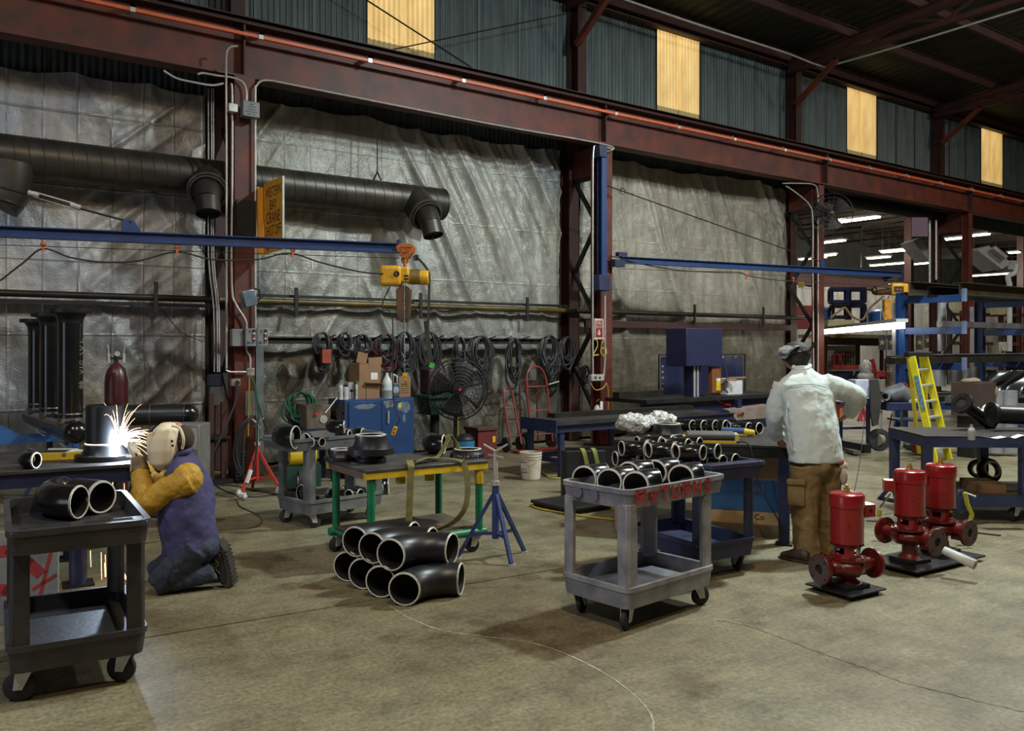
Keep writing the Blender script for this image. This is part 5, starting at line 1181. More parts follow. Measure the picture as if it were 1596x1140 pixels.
obj('load_hook', MB().tube(spline([H2(1397,547,-.06),H2(1400,553,-.06),H2(1398,559,-.06),H2(1394,557,-.06)],5),.018,6), m_ho, h2, True)
obj('pendant_cable', MB().tube(spline([H2(1386,462),H2(1376,480),H2(1382,495),H2(1381,540),H2(1381,600)],6),.010,6), m_rubber, h2, True)
# --- conduits, boxes
def conduit(label, pts, r=.013, n=5, mat=None, cat='conduit', world=True): return obj('conduit', MB().tube(spline(pts,n), r, 8), mat or m_galv, world=True, label=label, cat=cat)
Yc = 10.76
W_ = lambda px,py,Y=Yc: WY(px,py,Y)
conduit('bright conduit rising over the girder at the first column', [W_(371,72,10.6),W_(360,73,10.62),W_(354,80,10.65),W_(352.5,95,10.68),W_(352.5,140),W_(353,300),W_(353,575)])
conduit('bright conduit curving down into the lettered grey box', [W_(308,116),W_(316,114),W_(340,118),W_(362,121),W_(378,128),W_(384,142),W_(384,160)])
conduit('long bright conduit running under the girder and down beside the orange sign', [W_(398,520),W_(398,460),W_(398,300),W_(398,150),W_(400,134),W_(408,126),W_(425,126),W_(450,131),W_(600,161),W_(780,196),W_(900,217),W_(952,228),W_(954,234),W_(945,236)])
conduit('bent bright conduit feeding the twin grey starter boxes', [W_(360,130),W_(362,150),W_(362,290),W_(361,380),W_(362,455),W_(368,475),W_(383,500),W_(384,514)])
conduit('short conduit elbow between the starter boxes and the twin sockets', [W_(384,540),W_(385,548),W_(390,558),W_(390,576)])
for k, px in enumerate((325,330,333)): conduit(('leftmost','middle','rightmost')[k]+' of three thin conduits between the left tarp and the first column', [W_(px,138,11.5),W_(px,250,11.5),W_(px,400,11.5),W_(px+8,480,11.5),W_(px+9,580,11.5)], .010, 3)
conduit('dark curling hoses strung under the girder left of the first column', [W_(255,110),W_(275,122),W_(300,128),W_(330,133),W_(348,130)], .014, 5)
conduit('horizontal conduit joining the left elbow fitting to the twin sockets', [W_(352,577),W_(360,580),W_(388,580)], .012)
conduit('bright conduit down the left of the jib column', [W_(954,232,10.7),W_(930,228,10.7),W_(925,236,10.7),W_(924,300,10.7),W_(924,560,10.74),W_(926,586,10.74)])
conduit('conduit down the right of the jib column past the red arrow sign', [W_(943,440,10.7),W_(943,520,10.7),W_(943,560,10.74),W_(941,586,10.74)])
conduit('bent conduit running down the third column at the opening', [W_(1225,290),W_(1240,300),W_(1262,320),W_(1267,345),W_(1267,420),W_(1268,560),W_(1268,590)])
conduit('bright conduit curving off the girder onto the third column', [W_(1220,286),W_(1250,286),W_(1268,288),W_(1274,298),W_(1275,340),W_(1275,590)])
conduit('long thin conduit turning across the roof trusses at upper right', [WY(970,-2,11),WY(1100,42,11),WY(1215,79,11),WY(1240,88,11),WY(1280,103,11),WY(1300,101,10.8),Vector((16.4,9,7.7)),Vector((16.4,7,7.72)),Vector((16.4,3,7.74))], .02, 4)
def boxo(name, label, cat, px0, px1, py0, py1, Y, dy, mat, bevel=.006, parts=None):
    t = T(name, label, cat, (PX((px0+px1)/2,Y), Y+dy, WY((px0+px1)/2,py1,Y).z)); obj('case', wbox(px0,px1,py0,py1,Y,dy), mat, t, True, bevel=bevel); return t
m_boxg = M('switch_grey', (.20,.20,.205), .45, 0, (.15,.15,.155), 4)
lb = boxo('junction_box', 'grey box with handwritten black notes hung on the first column under the girder', 'junction box', 379,405,158,182,10.62,.12,m_boxg)
tb_ = MB(); yy = 163
for s_ in ('CRANE', 'L HOIST Service', 'M-LINE vibrate', 'CRAWFORD L-AM Direct', 'Bridge AM-CAM'):
    t_ = text_mb(s_, .015, WY(392,yy,10.619), (1,0,0), (0,0,1), .0008); tb_.add(t_.v, t_.f); yy += 3.8
obj('pen_notes', tb_, m_in, lb, True, smooth=0)
boxo('junction_box', 'small square grey box between conduits on the first column', 'junction box', 357,371,161,174,10.66,.08,m_galv)
for k,(a,b) in enumerate(((383,400),(401,418))):
    t = boxo('starter_box', ('left','right')[k]+' one of the twin grey starter boxes on the first column', 'switch box', a,b,512,540,10.6,.14,m_boxg)
    obj('button_strip', wbox(a+11,a+15,514,533,10.592,.008), m_black, t, True)
    for j,(c_,py) in enumerate((((.8,.78,.72),520),((.5,.03,.02),524),((.75,.7,.6),528),((.08,.09,.25),533))): obj('push_button', MB().cyl(WY(a+13,py,10.59),WY(a+13,py,10.575),.013,n=10), M('btn%d'%j, c_, .5), t, True)
    obj('lock_tab', wbox(a+3,a+7,532,536,10.59,.01), m_chrome, t, True); obj('badge', MB().cyl(WY(a+6,517,10.599),WY(a+6,517,10.596),.02,n=12), m_chrome, t, True)
boxo('switch_box', 'dark grey switch box left of the twin starter boxes', 'switch box', 362,379,513,540,10.66,.10,m_boxg)
t = boxo('socket_box', 'twin cream socket box below the starter boxes', 'socket', 386,397,574,586,10.62,.06,m_galv)
for px in (389,394): obj('socket_face', MB().cyl(WY(px,577,10.619),WY(px,577,10.61),.014,n=10), M('cream',(.5,.42,.2),.6), t, True)
boxo('socket_box', 'grey outlet box with a black plug on the first column', 'socket', 362,375,591,602,10.62,.08,m_galv)
obj('plug', MB().cyl(WY(370,597,10.62),WY(370,597,10.56),.03,n=12), m_rubber, world=True, label='black plug pushed into the grey outlet box', cat='plug')
boxo('disconnect_switch', 'blue-grey disconnect switch left of the first column', 'switch box', 327,346,584,602,11.2,.12,M('slate_blue',(.05,.05,.10),.5))
boxo('disconnect_switch', 'dark tall switch cabinet below the blue-grey disconnect', 'switch box', 330,349,603,632,11.2,.12,m_boxg)
t = boxo('control_panel', 'pale narrow panel with an orange sticker low on the first column', 'panel', 384,399,610,648,10.62,.06,M('pale_panel',(.26,.27,.26),.5)); obj('sticker', wbox(395,402,634,638,10.615,.004), M('orange_card',(.7,.15,.03),.6), t, True)
obj('channel_post', wbox(399,411,540,745,10.9,.05), M('pale_channel',(.17,.18,.19),.5,.3), world=True, label='pale grey channel post at the right of the first column', cat='post')
fl_ = T('flood_light', 'silver floodlight clamped to the first column below the sign', 'lamp', W_(388,465))
obj('housing', MB().cbox(WY(387,465,10.52),(.17,.14,.21),Matrix.Rotation(-.25,3,'Y')), M('lamp_alu',(.3,.31,.33),.35,.6), fl_, True, bevel=.02); obj('glass', MB().cbox(WY(390,466,10.44),(.14,.01,.17),Matrix.Rotation(-.25,3,'Y')), M('lamp_glass',(.25,.32,.40),.1,.3), fl_, True); obj('bracket', MB().tube([WY(397,450,10.6),WY(404,452,10.6),WY(406,466,10.6),WY(398,470,10.6)],.012,6), m_black, fl_, True)
obj('dark_panel', wbox(369,399,312,367,10.74,.05), m_black, world=True, label='flat black panel on the first column behind the orange sign', cat='panel')
# --- orange sign
m_sign = M('sign_orange', (.82,.36,.02), .5, 0, (.62,.26,.015), 3)
sg = T('sign', 'orange sign reading WESTERN BAY CRANE SHUT OFF, standing out from the first column', 'sign', (3.9,10.5,2.86))
obj('sign_face', MB().box(3.895,3.905,10.14,10.80,2.86,3.76), m_sign, sg, True); obj('mounting_flange', wbox(401,410,292,397,10.79,.01), m_sign, sg, True)
obj('sign_edge', MB().box(3.888,3.912,10.125,10.14,2.86,3.76), m_galv, sg, True)
lt = MB()
for i,(s_, sz) in enumerate((('WESTERN',.175),('BAY',.185),('CRANE',.205),('SHUT OFF',.185))):
    t_ = text_mb(s_, sz, (3.8945,10.46,3.615-i*.162), (0,-1,0), (0,0,1), .001, sx={'WESTERN':.68,'BAY':.72,'CRANE':.72,'SHUT OFF':.66}[s_])
    mx_ = (max(v[1] for v in t_.v)-min(v[1] for v in t_.v)); zc_ = sum(v[2] for v in t_.v)/len(t_.v)
    t_.v = [(v[0], v[1], zc_+(v[2]-zc_)*1.02) for v in t_.v]; lt.add(t_.v, t_.f)
obj('lettering', lt, m_in, sg, True, smooth=0, label='black words WESTERN BAY CRANE SHUT OFF')
obj('arrow', MB().prism([(3.894,10.70,2.95),(3.894,10.60,2.95),(3.894,10.65,2.88)],(-.001,0,0)), m_in, sg, True)
# --- fire arrow sign and painted 26
m_sred = M('sign_red', (.30,.02,.03), .5); m_scream = M('sign_cream', (.70,.60,.48), .6)
fs_ = T('sign', 'red and cream striped FIRE sign with a down arrow on the jib column', 'sign', WY(934,530,10.80))
obj('board', wbox(926.5,941,497,529,10.80,.015), m_scream, fs_, True); obj('red_field', wbox(928.5,939,500,526,10.796,.004), m_sred, fs_, True)
t_ = text_mb('FIRE', .085, WY(933.8,504.5,10.793), (1,0,0),(0,0,1),.001); obj('lettering', t_, m_scream, fs_, True, smooth=0)
t_ = text_mb('EXTINGUISHER', .030, WY(933.8,510,10.793), (1,0,0),(0,0,1),.001); t_.v = [(v[0],v[1],WY(933.8,510,10.793).z+(v[2]-WY(933.8,510,10.793).z)*2) for v in t_.v]; obj('lettering', t_, m_scream, fs_, True, smooth=0)
c = WY(933.8,519,10.793); obj('arrow', MB().prism([c+Vector(p) for p in ((-.015,0,.05),(.015,0,.05),(.015,0,0),(.04,0,0),(0,0,-.05),(-.04,0,0),(-.015,0,0))],(0,.002,0)), m_scream, fs_, True)
st_ = MB()
for k in range(9):
    for sx in (927.3,940.2): p = WY(sx,499+k*3.2,10.797); st_.cbox(p,(.022,.002,.012),Matrix.Rotation(.7,3,'Y'))
obj('hazard_stripes', st_, m_sred, fs_, True)
c = WY(926,556,10.812); obj('painted_number', strokes(MB(), [[(-.05,.22),(.0,.30),(.07,.27),(.08,.18),(-.03,.02),(.10,.03)],[(.24,.32),(.16,.2),(.15,.06),(.22,.0),(.28,.06),(.26,.14),(.18,.14)]], c, (1,0,0),(0,0,1),.018), M('yellow_paint_stick',(.55,.50,.06),.8), world=True, smooth=0, label='yellow hand-painted 26 on the jib column', cat='marking')
t = boxo('outlet_box', 'grey double outlet box low on the jib column', 'socket', 922,942,584,594,10.70,.08,m_galv)
for px in (928,935): obj('socket_face', MB().cyl(WY(px,589,10.698),WY(px,589,10.69),.02,n=10), m_black, t, True)
fx = T('fire_extinguisher', 'small extinguisher with a white tag behind the long roller table', 'extinguisher', WY(931,637,10.75)-Vector((0,0,.35)))
obj('cylinder', MB().lathe([(.001,0),(.06,.0),(.065,.02),(.065,.34),(.04,.39),(.02,.41),(.001,.41)],n=18), M('white_enamel',(.5,.46,.4),.4), fx); obj('valve', MB().tube([(0,0,.4),(-.02,0,.47),(.03,0,.5)],.012,6), m_black, fx); obj('tag', MB().cbox((.03,-.07,.40),(.06,.003,.14)), M('white_paper',(.7,.7,.68),.8), fx)
yc = T('extension_cord', 'yellow cord looped under the outlet box on the jib column', 'cord', WY(938,640,10.65)); obj('cord', MB().tube(spline([WY(920,597,10.65),WY(928,608,10.64),WY(940,605,10.64),WY(945,598,10.65),WY(948,610,10.65),WY(948,640,10.65)],5),.009,6), M('yellow_cord',(.45,.28,.03),.6), yc, True)
# --- cable rail and coils
hr = T('hose_rail', 'dark steel rail with slanting pegs holding coiled cables on the middle tarp', 'rail', (7,11.5,1.72)); zr = 1.76
obj('rail', MB().channel((PX(402,11.5),11.5,zr),(PX(882,11.5),11.5,zr),.06,.09,.01), m_black, hr, True)
for px in (500,538,572,600,632,668,690,722,750,775,802,830,858): x = PX(px,11.5); obj('peg', MB().cyl((x-.06,11.48,zr-.02),(x+.10,11.22,zr+.08),.010,n=6), m_black, hr, True)
m_cab = [M('black_cable',(.018,.018,.02),.55), M('cable_charcoal',(.035,.035,.04),.5), M('red_cable',(.16,.015,.015),.5), M('green_hose',(.02,.16,.08),.5)]
def coil(label, cx, top, w_, h_, n, mats, seed, r=.012, Y=11.28, sag=0):
    rd = random.Random(seed); c = WY(cx, top, Y); sc = c.y/_ray(cx)[1]/FPX; w = w_*sc; h = h_*sc; groups = {}
    root = T('cable_coil', label, 'cable coil', c-Vector((0,0,h)), 0, 'coiled cables hung along the middle tarp')
    for i in range(int(n*1.7)):
        ww = w/2*rd.uniform(.45,1.05); hh = h/2*rd.uniform(.55,1.05); ox = rd.uniform(-.16,.16)*w; dy = rd.uniform(-.06,.05); pts = []
        tilt = rd.uniform(-.15,.15); K_ = 22
        for k in range(K_):
            t = 2*PI*k/K_; x = math.sin(t)*ww*(1+.12*math.sin(2*t+i)); z = -hh + math.cos(t)*hh + rd.uniform(-.004,.004)
            pts.append(c+Vector((ox*(1-abs(math.cos(t/2)))+x+tilt*z*.3, dy*math.sin(t/2)+.02*math.sin(3*t+i), z)))
        groups.setdefault(mats[i % len(mats)], MB()).tube(pts, r, 5, closed=True)
    for k, mb_ in groups.items(): obj('cable_loops', mb_, m_cab[k], root, True)
    return root
for k,(lab,cx,top,w_,h_,n,ms) in enumerate([('coiled black cable with a red pendant box, leftmost on the rail',503,519,34,58,11,[0,1]),('small tight coil of black cable, second on the rail',538,519,25,36,9,[0,1]),
    ('tangled dark coil above the cardboard boxes, left of the reddish one',565,522,26,34,9,[1,0]),('reddish-black cable coil above the white jug',602,521,40,58,12,[2,0,1]),('wide black coil directly behind the hoist chain',632,518,34,62,13,[0,1]),
    ('heavy black coil left of the big fan, behind the green tag',668,518,40,66,15,[0,1]),('loose grey-black coil peeking over the top of the big fan',717,526,22,44,6,[0]),('thick heavy black coil right above the big fan',750,524,42,70,18,[0,1]),
    ('long loose black coil above the red hand truck',801,527,28,78,9,[0]),('wide loose black coil near the right end of the rail',856,523,38,66,12,[0,1]),('rearmost loose coil against the second column',884,526,28,50,7,[0])]):
    coil(lab,cx,top,w_,h_,n,ms,100+k)
obj('pendant_box', wbox(502,517,545,567,11.12,.06), M('red_pendant',(.42,.07,.04),.5), world=True, bevel=.012, label='red pendant box hanging inside the leftmost cable coil', cat='pendant')
obj('hanging_lead', MB().tube(spline([WY(803,590,11.2),WY(804,620,11.2),WY(806,633,11.2),WY(815,640,11.2)],5),.007,5), m_cab[0], world=True, label='thin black lead dangling from the long loose coil', cat='cable')
coil('yellow-brown rope coil hung between the paired columns by the jib mast', 912, 570, 18, 30, 7, [1], 77, Y=11.4)
# --- big pedestal fan
fc_ = WY(714,607,10.15); frd = 47.5*(fc_.y/_ray(714)[1])/FPX
fan = T('pedestal_fan', 'big black caged fan standing before the coils at the middle tarp', 'fan', (fc_.x,fc_.y,0)); ax = Vector((-.35,-.94,.02)).normalized(); dd, aa, uu = basis(ax)
def cage(r0, c, ax, depth, mat, par, nr=9, ns=26, w=.0035):
    _, a, u = basis(ax); mb = MB()
    for s_ in (-1,1):
        for i in range(1,nr+1):
            f = i/nr; mb.ring(c+ax*s_*depth*(1-f**3), ax, r0*f, w, 32, 4)
        for k in range(ns):
            t = 2*PI*k/ns; mb.tube([c+ax*s_*depth*(1-f**3)+(a*math.cos(t)+u*math.sin(t))*r0*f for f in (.1,.4,.7,.88,1)], w, 4)
    mb.ring(c, ax, r0, .012, 40, 6); return obj('wire_guard', mb, mat, par, True)
cage(frd, fc_, ax, .11, m_black, fan)
def blades(c, ax, r0, par, n=4, mat=None):
    _, a, u = basis(ax)
    for k in range(n):
        t0 = 2*PI*k/n+.3; mb = MB()
        def P_(f, g): r = r0*(.15+.75*f); t = t0+(g-.5)*(1.15-.1*f); return c+(a*math.cos(t)+u*math.sin(t))*r+ax*(.045*(g-.5)*2)
        mb.grid(P_, 6, 6); obj('blade', mb, mat or M('blade_charcoal',(.014,.012,.011),.5), par, True, solid=.004, smooth=180)
    obj('hub', MB().cyl(c-ax*.06, c+ax*.06, .07, n=18), m_black, par, True)
blades(fc_, ax, frd, fan)
obj('red_badge', MB().cyl(fc_+ax*.115, fc_+ax*.122, .022, n=14), M('red_badge',(.5,.02,.06),.5), fan, True)
obj('motor', MB().cyl(fc_-ax*.08, fc_-ax*.30, .09, n=18), m_black, fan, True); obj('pole', MB().cyl((fc_.x-ax.x*.15,fc_.y-ax.y*.15,.05),(fc_.x-ax.x*.15,fc_.y-ax.y*.15,fc_.z), .028, n=12), m_black, fan, True); obj('base_disc', MB().cyl((fc_.x+.05,fc_.y+.14,0),(fc_.x+.05,fc_.y+.14,.05),.3,n=28), m_black, fan, True)
c = WY(1296,333,10.5); wf = T('wall_fan', 'dark wall fan mounted under the girder at the top of the opening', 'fan', c); ax = Vector((-.8,-.6,0)).normalized(); cage(.42, c, ax, .10, m_black, wf, 5, 18); blades(c, ax, .40, wf, 3, M('blade_brown',(.022,.016,.011),.6)); obj('hub_cap', MB().ball(c+ax*.12,.035,10,8), M('hub_rust',(.3,.1,.05),.5), wf, True); obj('wall_arm', MB().cyl(c, (c.x-.3,10.95,c.z+.2), .03, n=8), m_black, wf, True)
# --- blue cabinet and what stands on it
CY_ = 10.0; x0, x1 = PX(537,CY_), PX(645,CY_); xm = PX(594,CY_)
m_cabb = M('cabinet_blue', (.013,.048,.15), .45, 0, (.009,.034,.11), 3)
cb_ = T('steel_cabinet', 'blue two-door steel cabinet with scraped grey patches under the chain hoist', 'cabinet', ((x0+x1)/2, CY_+.25, 0))
obj('carcass', MB().box(x0,x1,CY_+.0,CY_+.5,0.06,1.0), m_cabb, cb_, True, bevel=.005); obj('plinth', MB().box(x0+.03,x1-.03,CY_+.03,CY_+.47,0,.06), m_black, cb_, True)
for (a_,b_) in ((PX(543,CY_),xm-.004),(xm+.004,x1-.02)):
    dr_ = obj('door', MB().box(a_,b_,CY_-.02,CY_,.09,.975), m_cabb, cb_, True, bevel=.004)
obj('door_handle', MB().box(xm+.08,xm+.095,CY_-.045,CY_-.02,.68,.84), m_galv, cb_, True)
def patch(name, px, py, w_, h_, mat, seed, Y=CY_-.0215):
    rd = random.Random(seed); c = WY(px,py,Y); n = 18; mb = MB(); vs = [c+Vector((math.cos(2*PI*k/n)*w_*rd.uniform(.7,1.1),0,math.sin(2*PI*k/n)*h_*rd.uniform(.6,1.1))) for k in range(n)]
    mb.add(vs, [tuple(range(n))]); mb.v = [tuple(v) for v in mb.v]; return obj(name, mb, mat, cb_, True, smooth=0)
m_scr = M('scraped_primer', (.17,.19,.19), .6, 0, (.05,.08,.14), 6)
patch('scraped_patch',570,634,.16,.045,m_scr,1); patch('scraped_patch',606,630,.08,.06,m_scr,2); patch('scraped_patch',630,634,.11,.085,m_scr,3); patch('scraped_patch',630,652,.025,.07,m_scr,4)
patch('yellow_smudge',623,632,.03,.045,M('yellow_smudge',(.40,.42,.05),.7),5,CY_-.023); patch('rust_smudge',609,629,.02,.04,M('rust_smudge',(.14,.05,.04),.7),6,CY_-.023)
zc_ = 1.0; D_ = lambda px, Y: Vector((PX(px,Y),Y,zc_))
m_card = M('brown_cardboard', (.26,.145,.075), .85, 0, (.2,.11,.055), 4); m_white = M('white_paper',(.7,.7,.68),.8)
def can(px, w_, h_, body, cap, label, Y=10.15):
    r = w_; t = T('spray_can', label, 'spray can', D_(px,Y), 0, 'spray cans on the blue cabinet'); obj('body', MB().lathe([(.001,0),(r,0),(r,h_*.8),(r*.8,h_*.84),(.001,h_*.84)],n=18), body, t); obj('cap', MB().lathe([(r*.8,h_*.83),(r*.78,h_),(.001,h_)],n=18), cap, t); obj('label_print', MB().lathe([(r+.001,h_*.2),(r+.001,h_*.55)],n=8,a0=-2.2,a1=-1.0), m_in if False else M('can_print',(.2,.2,.22),.6), t)
m_canw = M('can_white',(.55,.56,.58),.35); m_cang = M('green_cap',(.02,.3,.12),.5)
can(531,.028,.19,m_canw,m_white,'white-capped silver spray can, left end of the cabinet top'); can(539,.033,.19,m_canw,m_black,'black-capped white spray can on the cabinet top'); can(556.5,.026,.23,m_canw,m_cang,'tall spray can with a green cap on the cabinet top')
x0_ = PX(527,10.2)
def carton(name,label,cat,px0,px1,h_,Y,dy,mat,z=0): 
    t = T(name,label,cat,(PX((px0+px1)/2,Y),Y,zc_+z)); a_ = PX(px0,Y)-t.location.x; b_ = PX(px1,Y)-t.location.x
    obj('carton_body', MB().box(a_,b_,0,dy,0,h_), mat, t, bevel=.002); return t,a_,b_
t,a_,b_ = carton('carton','pale printed carton between the spray cans','box',543,551.5,.215,10.2,.12,M('pale_carton',(.42,.40,.42),.7)); obj('print_mark', MB().box(a_+.02,b_-.01,-.002,0,.09,.12), m_in, t)
t,a_,b_ = carton('cardboard_box','lower brown cardboard box on the cabinet, flap hanging open','box',558,592,.215,10.12,.3,m_card); obj('open_flap', MB().bar((a_+.09,0,.21),(b_+.03,-.02,.20),.12,.006), m_card, t); obj('tape_line', MB().box(a_+.11,a_+.116,-.002,0,0,.2), m_black, t)
t,a_,b_ = carton('cardboard_box','upper brown cardboard box with a white label, flaps up','box',560,594,.24,10.12,.3,m_card,.216); obj('shipping_label', MB().box(a_+.165,b_-.05,-.003,0,.03,.12), m_white, t); 
obj('flap', MB().bar((a_-.03,.0,.33),(a_+.11,.0,.30),.008,.14), m_card, t); obj('flap', MB().bar((a_+.13,.0,.27),(b_+.02,.02,.28),.008,.09), m_card, t)
t,a_,b_ = carton('cardboard_box','tan cardboard box with printed lines at the right of the cabinet top','box',622,640,.27,10.2,.15,m_card)
for k in range(5): obj('printed_line', MB().box(a_+.03,b_-.03,-.002,0,.05+k*.03,.056+k*.03), m_black, t)
m_jug = M('milky_plastic', (.55,.57,.57), .35, 0, (.45,.48,.49), 4)
t = T('plastic_jug','translucent white jug beside the cardboard boxes on the cabinet','jug',D_(603,10.15)); obj('jug_body', MB().lathe([(.001,0),(.07,0),(.074,.02),(.074,.17),(.06,.23),(.025,.29),(.02,.31),(.001,.31)],n=20), m_jug, t); obj('cap', MB().cyl((0,0,.305),(0,0,.33),.02,n=12), m_white, t); obj('liquid_band', MB().lathe([(.0745,.01),(.0748,.10)],n=20), M('liquid_grey',(.22,.25,.24),.3), t)
t = T('plastic_jug','white-handled jug with a colourful label on the cabinet','jug',D_(617,10.18)); obj('jug_body', MB().box(-.06,.06,0,.1,0,.19), M('jug_dark',(.08,.09,.11),.4), t, bevel=.015); obj('jug_neck', MB().cyl((-.03,.05,.18),(-.03,.05,.32),.022,n=12), m_white, t); obj('jug_handle', MB().tube(spline([(-.02,.05,.30),(.04,.05,.28),(.05,.05,.19)],5),.012,6), m_white, t); obj('round_label', MB().cyl((0,-.002,.10),(0,0,.10),.045,n=16), M('label_blue',(.3,.45,.6),.5), t); obj('label_dot', MB().cyl((.01,-.004,.08),(.01,-.002,.08),.018,n=12), M('label_orange',(.8,.2,.03),.5), t)
# --- machines around the cabinet
mm = T('wire_feeder', 'dirty beige machine with a dial and green hose coil, left of the cabinet', 'machine', P(487,745)+Vector((0,.9,0))); mm.location = (PX(487,10.1),10.1,0)
obj('blue_stand', MB().box(-.35,.30,-.2,.3,.50,.66).box(-.30,-.24,-.15,-.1,0,.5).box(.20,.26,-.15,-.1,0,.5).box(-.30,-.24,.2,.26,0,.5).box(.20,.26,.2,.26,0,.5), m_navy, mm); obj('machine_case', MB().box(-.14,.18,-.15,.2,.66,.96), M('dirty_beige',(.15,.12,.08),.7,0,(.06,.045,.03),6), mm, bevel=.01)
obj('dial', MB().cyl((.08,-.152,.78),(.08,-.16,.78),.05,n=18), m_galv, mm); obj('selector_knob', MB().cyl((-.02,-.152,.85),(-.02,-.18,.85),.02,n=10), M('red_rag',(.6,.03,.03),.7), mm)
obj('spool', MB().cyl((.24,.0,.84),(.42,.0,.84),.05,n=16).lathe([(.02,0),(.15,0),(.15,.02),(.02,.02)],(.24,0,.84),(.6,-.8,0),24).lathe([(.02,0),(.15,0),(.15,.02),(.02,.02)],(.33,-.12,.84),(.6,-.8,0),24), m_darkpipe, mm)
obj('lever', MB().cyl((.10,-.17,.86),(.24,-.2,1.04),.008,n=6), m_galv, mm)
coil('green and black hose coil draped over the beige machine', 468, 612, 52, 54, 10, [3,0], 55, Y=10.2, r=.011)
gm = T('bench_drill', 'dark green machine with a hand wheel half hidden under the big fan', 'machine', (PX(682,10.9),10.9,0))
m_dg = M('machine_dark_green', (.012,.05,.035), .5); obj('table_top', MB().box(-.28,.28,-.2,.25,.93,.97), m_dg, gm); obj('gear_housing', MB().prism([(-.20,-.15,.68),(.22,-.15,.68),(.26,-.15,.93),(-.24,-.15,.93)],(0,.35,0)), m_dg, gm, bevel=.01); obj('column', MB().cyl((-.02,.05,.05),(-.02,.05,.7),.07,n=16), m_black, gm); obj('floor_base', MB().box(-.2,.2,-.15,.3,0,.05), m_dg, gm)
obj('hand_wheel', MB().ring((-.30,-.1,.80),(1,-.2,0),.085,.014,20,6).bar((-.30,-.1,.72),(-.30,-.1,.88),.02,.02), m_black, gm); obj('crank', MB().cyl((-.30,-.1,.72),(-.42,-.12,.72),.010,n=8), m_black, gm); obj('motor_head', MB().box(-.14,.10,0,.3,.97,1.35), M('maroon_brown',(.05,.02,.018),.6), gm, bevel=.03)
obj('yellow_post', wbox(709,714.5,652,700,10.6,.05), m_yel, world=True, label='yellow and white post below the big fan', cat='post')
rb = T('tool_chest', 'dark red metal chest standing on the floor near the bucket', 'chest', (PX(760,10.6),10.6,0)); obj('body', MB().box(-.17,.17,0,.35,0,.42), M('dull_red',(.14,.02,.02),.5), rb, bevel=.006); obj('lid', MB().box(-.19,.19,-.02,.37,.42,.47), M('dull_red2',(.09,.03,.025),.5), rb, bevel=.006); obj('yellow_label', MB().box(.09,.14,-.004,0,.24,.33), m_yel, rb)
vc = T('shop_vacuum', 'small round black and blue canister left of the dark red chest', 'vacuum', (PX(724,10.6),10.6,0)); obj('drum', MB().lathe([(.001,.05),(.14,.05),(.15,.3),(.001,.3)],n=20), M('label_blue2',(.02,.2,.4),.5), vc); obj('lid', MB().ball((0,0,.3),.15,16,8,(1,1,.7)), m_black, vc)
# --- bucket
bk = T('bucket', 'dirty white plastic bucket with a blue-bordered label on the floor', 'bucket', c3(.238,10.88), cang(0)); m_bkt = M('dirty_white_plastic',(.62,.58,.50),.5,0,(.42,.36,.28),5)
obj('pail', MB().lathe([(.001,.004),(.118,.004),(.122,.02),(.134,.26),(.140,.262),(.140,.27),(.135,.272),(.136,.29),(.142,.292),(.142,.30),(.137,.302),(.138,.325),(.145,.33),(.143,.345),(.136,.345),(.12,.02),(.001,.012)],n=32), m_bkt, bk)
obj('printed_label', MB().lathe([(.1265,.09),(.1325,.225)],n=8,a0=-2.75,a1=-1.65), M('label_navy',(.04,.04,.22),.5), bk, label='blue bordered label'); obj('label_field', MB().lathe([(.128,.10),(.1335,.215)],n=8,a0=-2.8,a1=-1.8), m_white, bk)
tx_ = text_mb('ITS', .065, (0,0,0),(1,0,0),(0,0,1),.0006); 
for k,v in enumerate(tx_.v): t = -PI/2-.72+v[0]/.13; tx_.v[k] = (.134*math.cos(t), .134*math.sin(t), .125+v[2])
obj('label_lettering', tx_, M('label_red',(.5,.05,.04),.6), bk, smooth=0)
obj('side_stripe', MB().lathe([(.1285,.10),(.1330,.225)],n=3,a0=-.62,a1=-.35), M('label_blue3',(.02,.25,.5),.5), bk); obj('handle', MB().tube(spline([(-.135,0,.30),(-.06,-.135,.20),(.05,-.15,.24),(.138,-.03,.30)],6),.003,5), m_galv, bk)
# --- hand trucks
m_htr = M('hand_truck_red', (.26,.02,.02), .45, 0, (.14,.012,.012), 6)
def htruck(label, px, pyb, h_, w_, lean, wheel=.12, rung=3):
    t = T('hand_truck', label, 'hand truck', (PX(px,11.0),11.0,0), 0, 'red hand trucks against the middle tarp'); L_ = lean
    obj('frame', MB().tube(spline([(-w_/2,0,.12),(-w_/2,L_*.5,h_*.5),(-w_/2+.01,L_*.85,h_*.85),(-w_*.25,L_,h_),(w_*.25,L_,h_),(w_/2-.01,L_*.85,h_*.85),(w_/2,L_*.5,h_*.5),(w_/2,0,.12)],5),.017,8), m_htr, t)
    for k in range(rung): z = .25+k*(h_-.55)/max(1,rung-1); obj('crossbar', MB().cyl((-w_/2,L_*z/h_,z),(w_/2,L_*z/h_,z),.012,n=8), m_htr, t)
    obj('toe_plate', MB().box(-w_/2-.03,w_/2+.03,-.20,.0,.02,.035), m_htr, t)
    for s_ in (-1,1): obj('wheel', MB().lathe([(.02,-.025),(wheel-.02,-.03),(wheel,-.015),(wheel,.015),(wheel-.02,.03),(.02,.025)],(s_*(w_/2+.04),.09,wheel),(1,0,0),20), m_rubber, t)
    return t
htruck('low-backed red hand truck on the left, leaning at the tarp', 805, 705, 1.0, .2, .25)
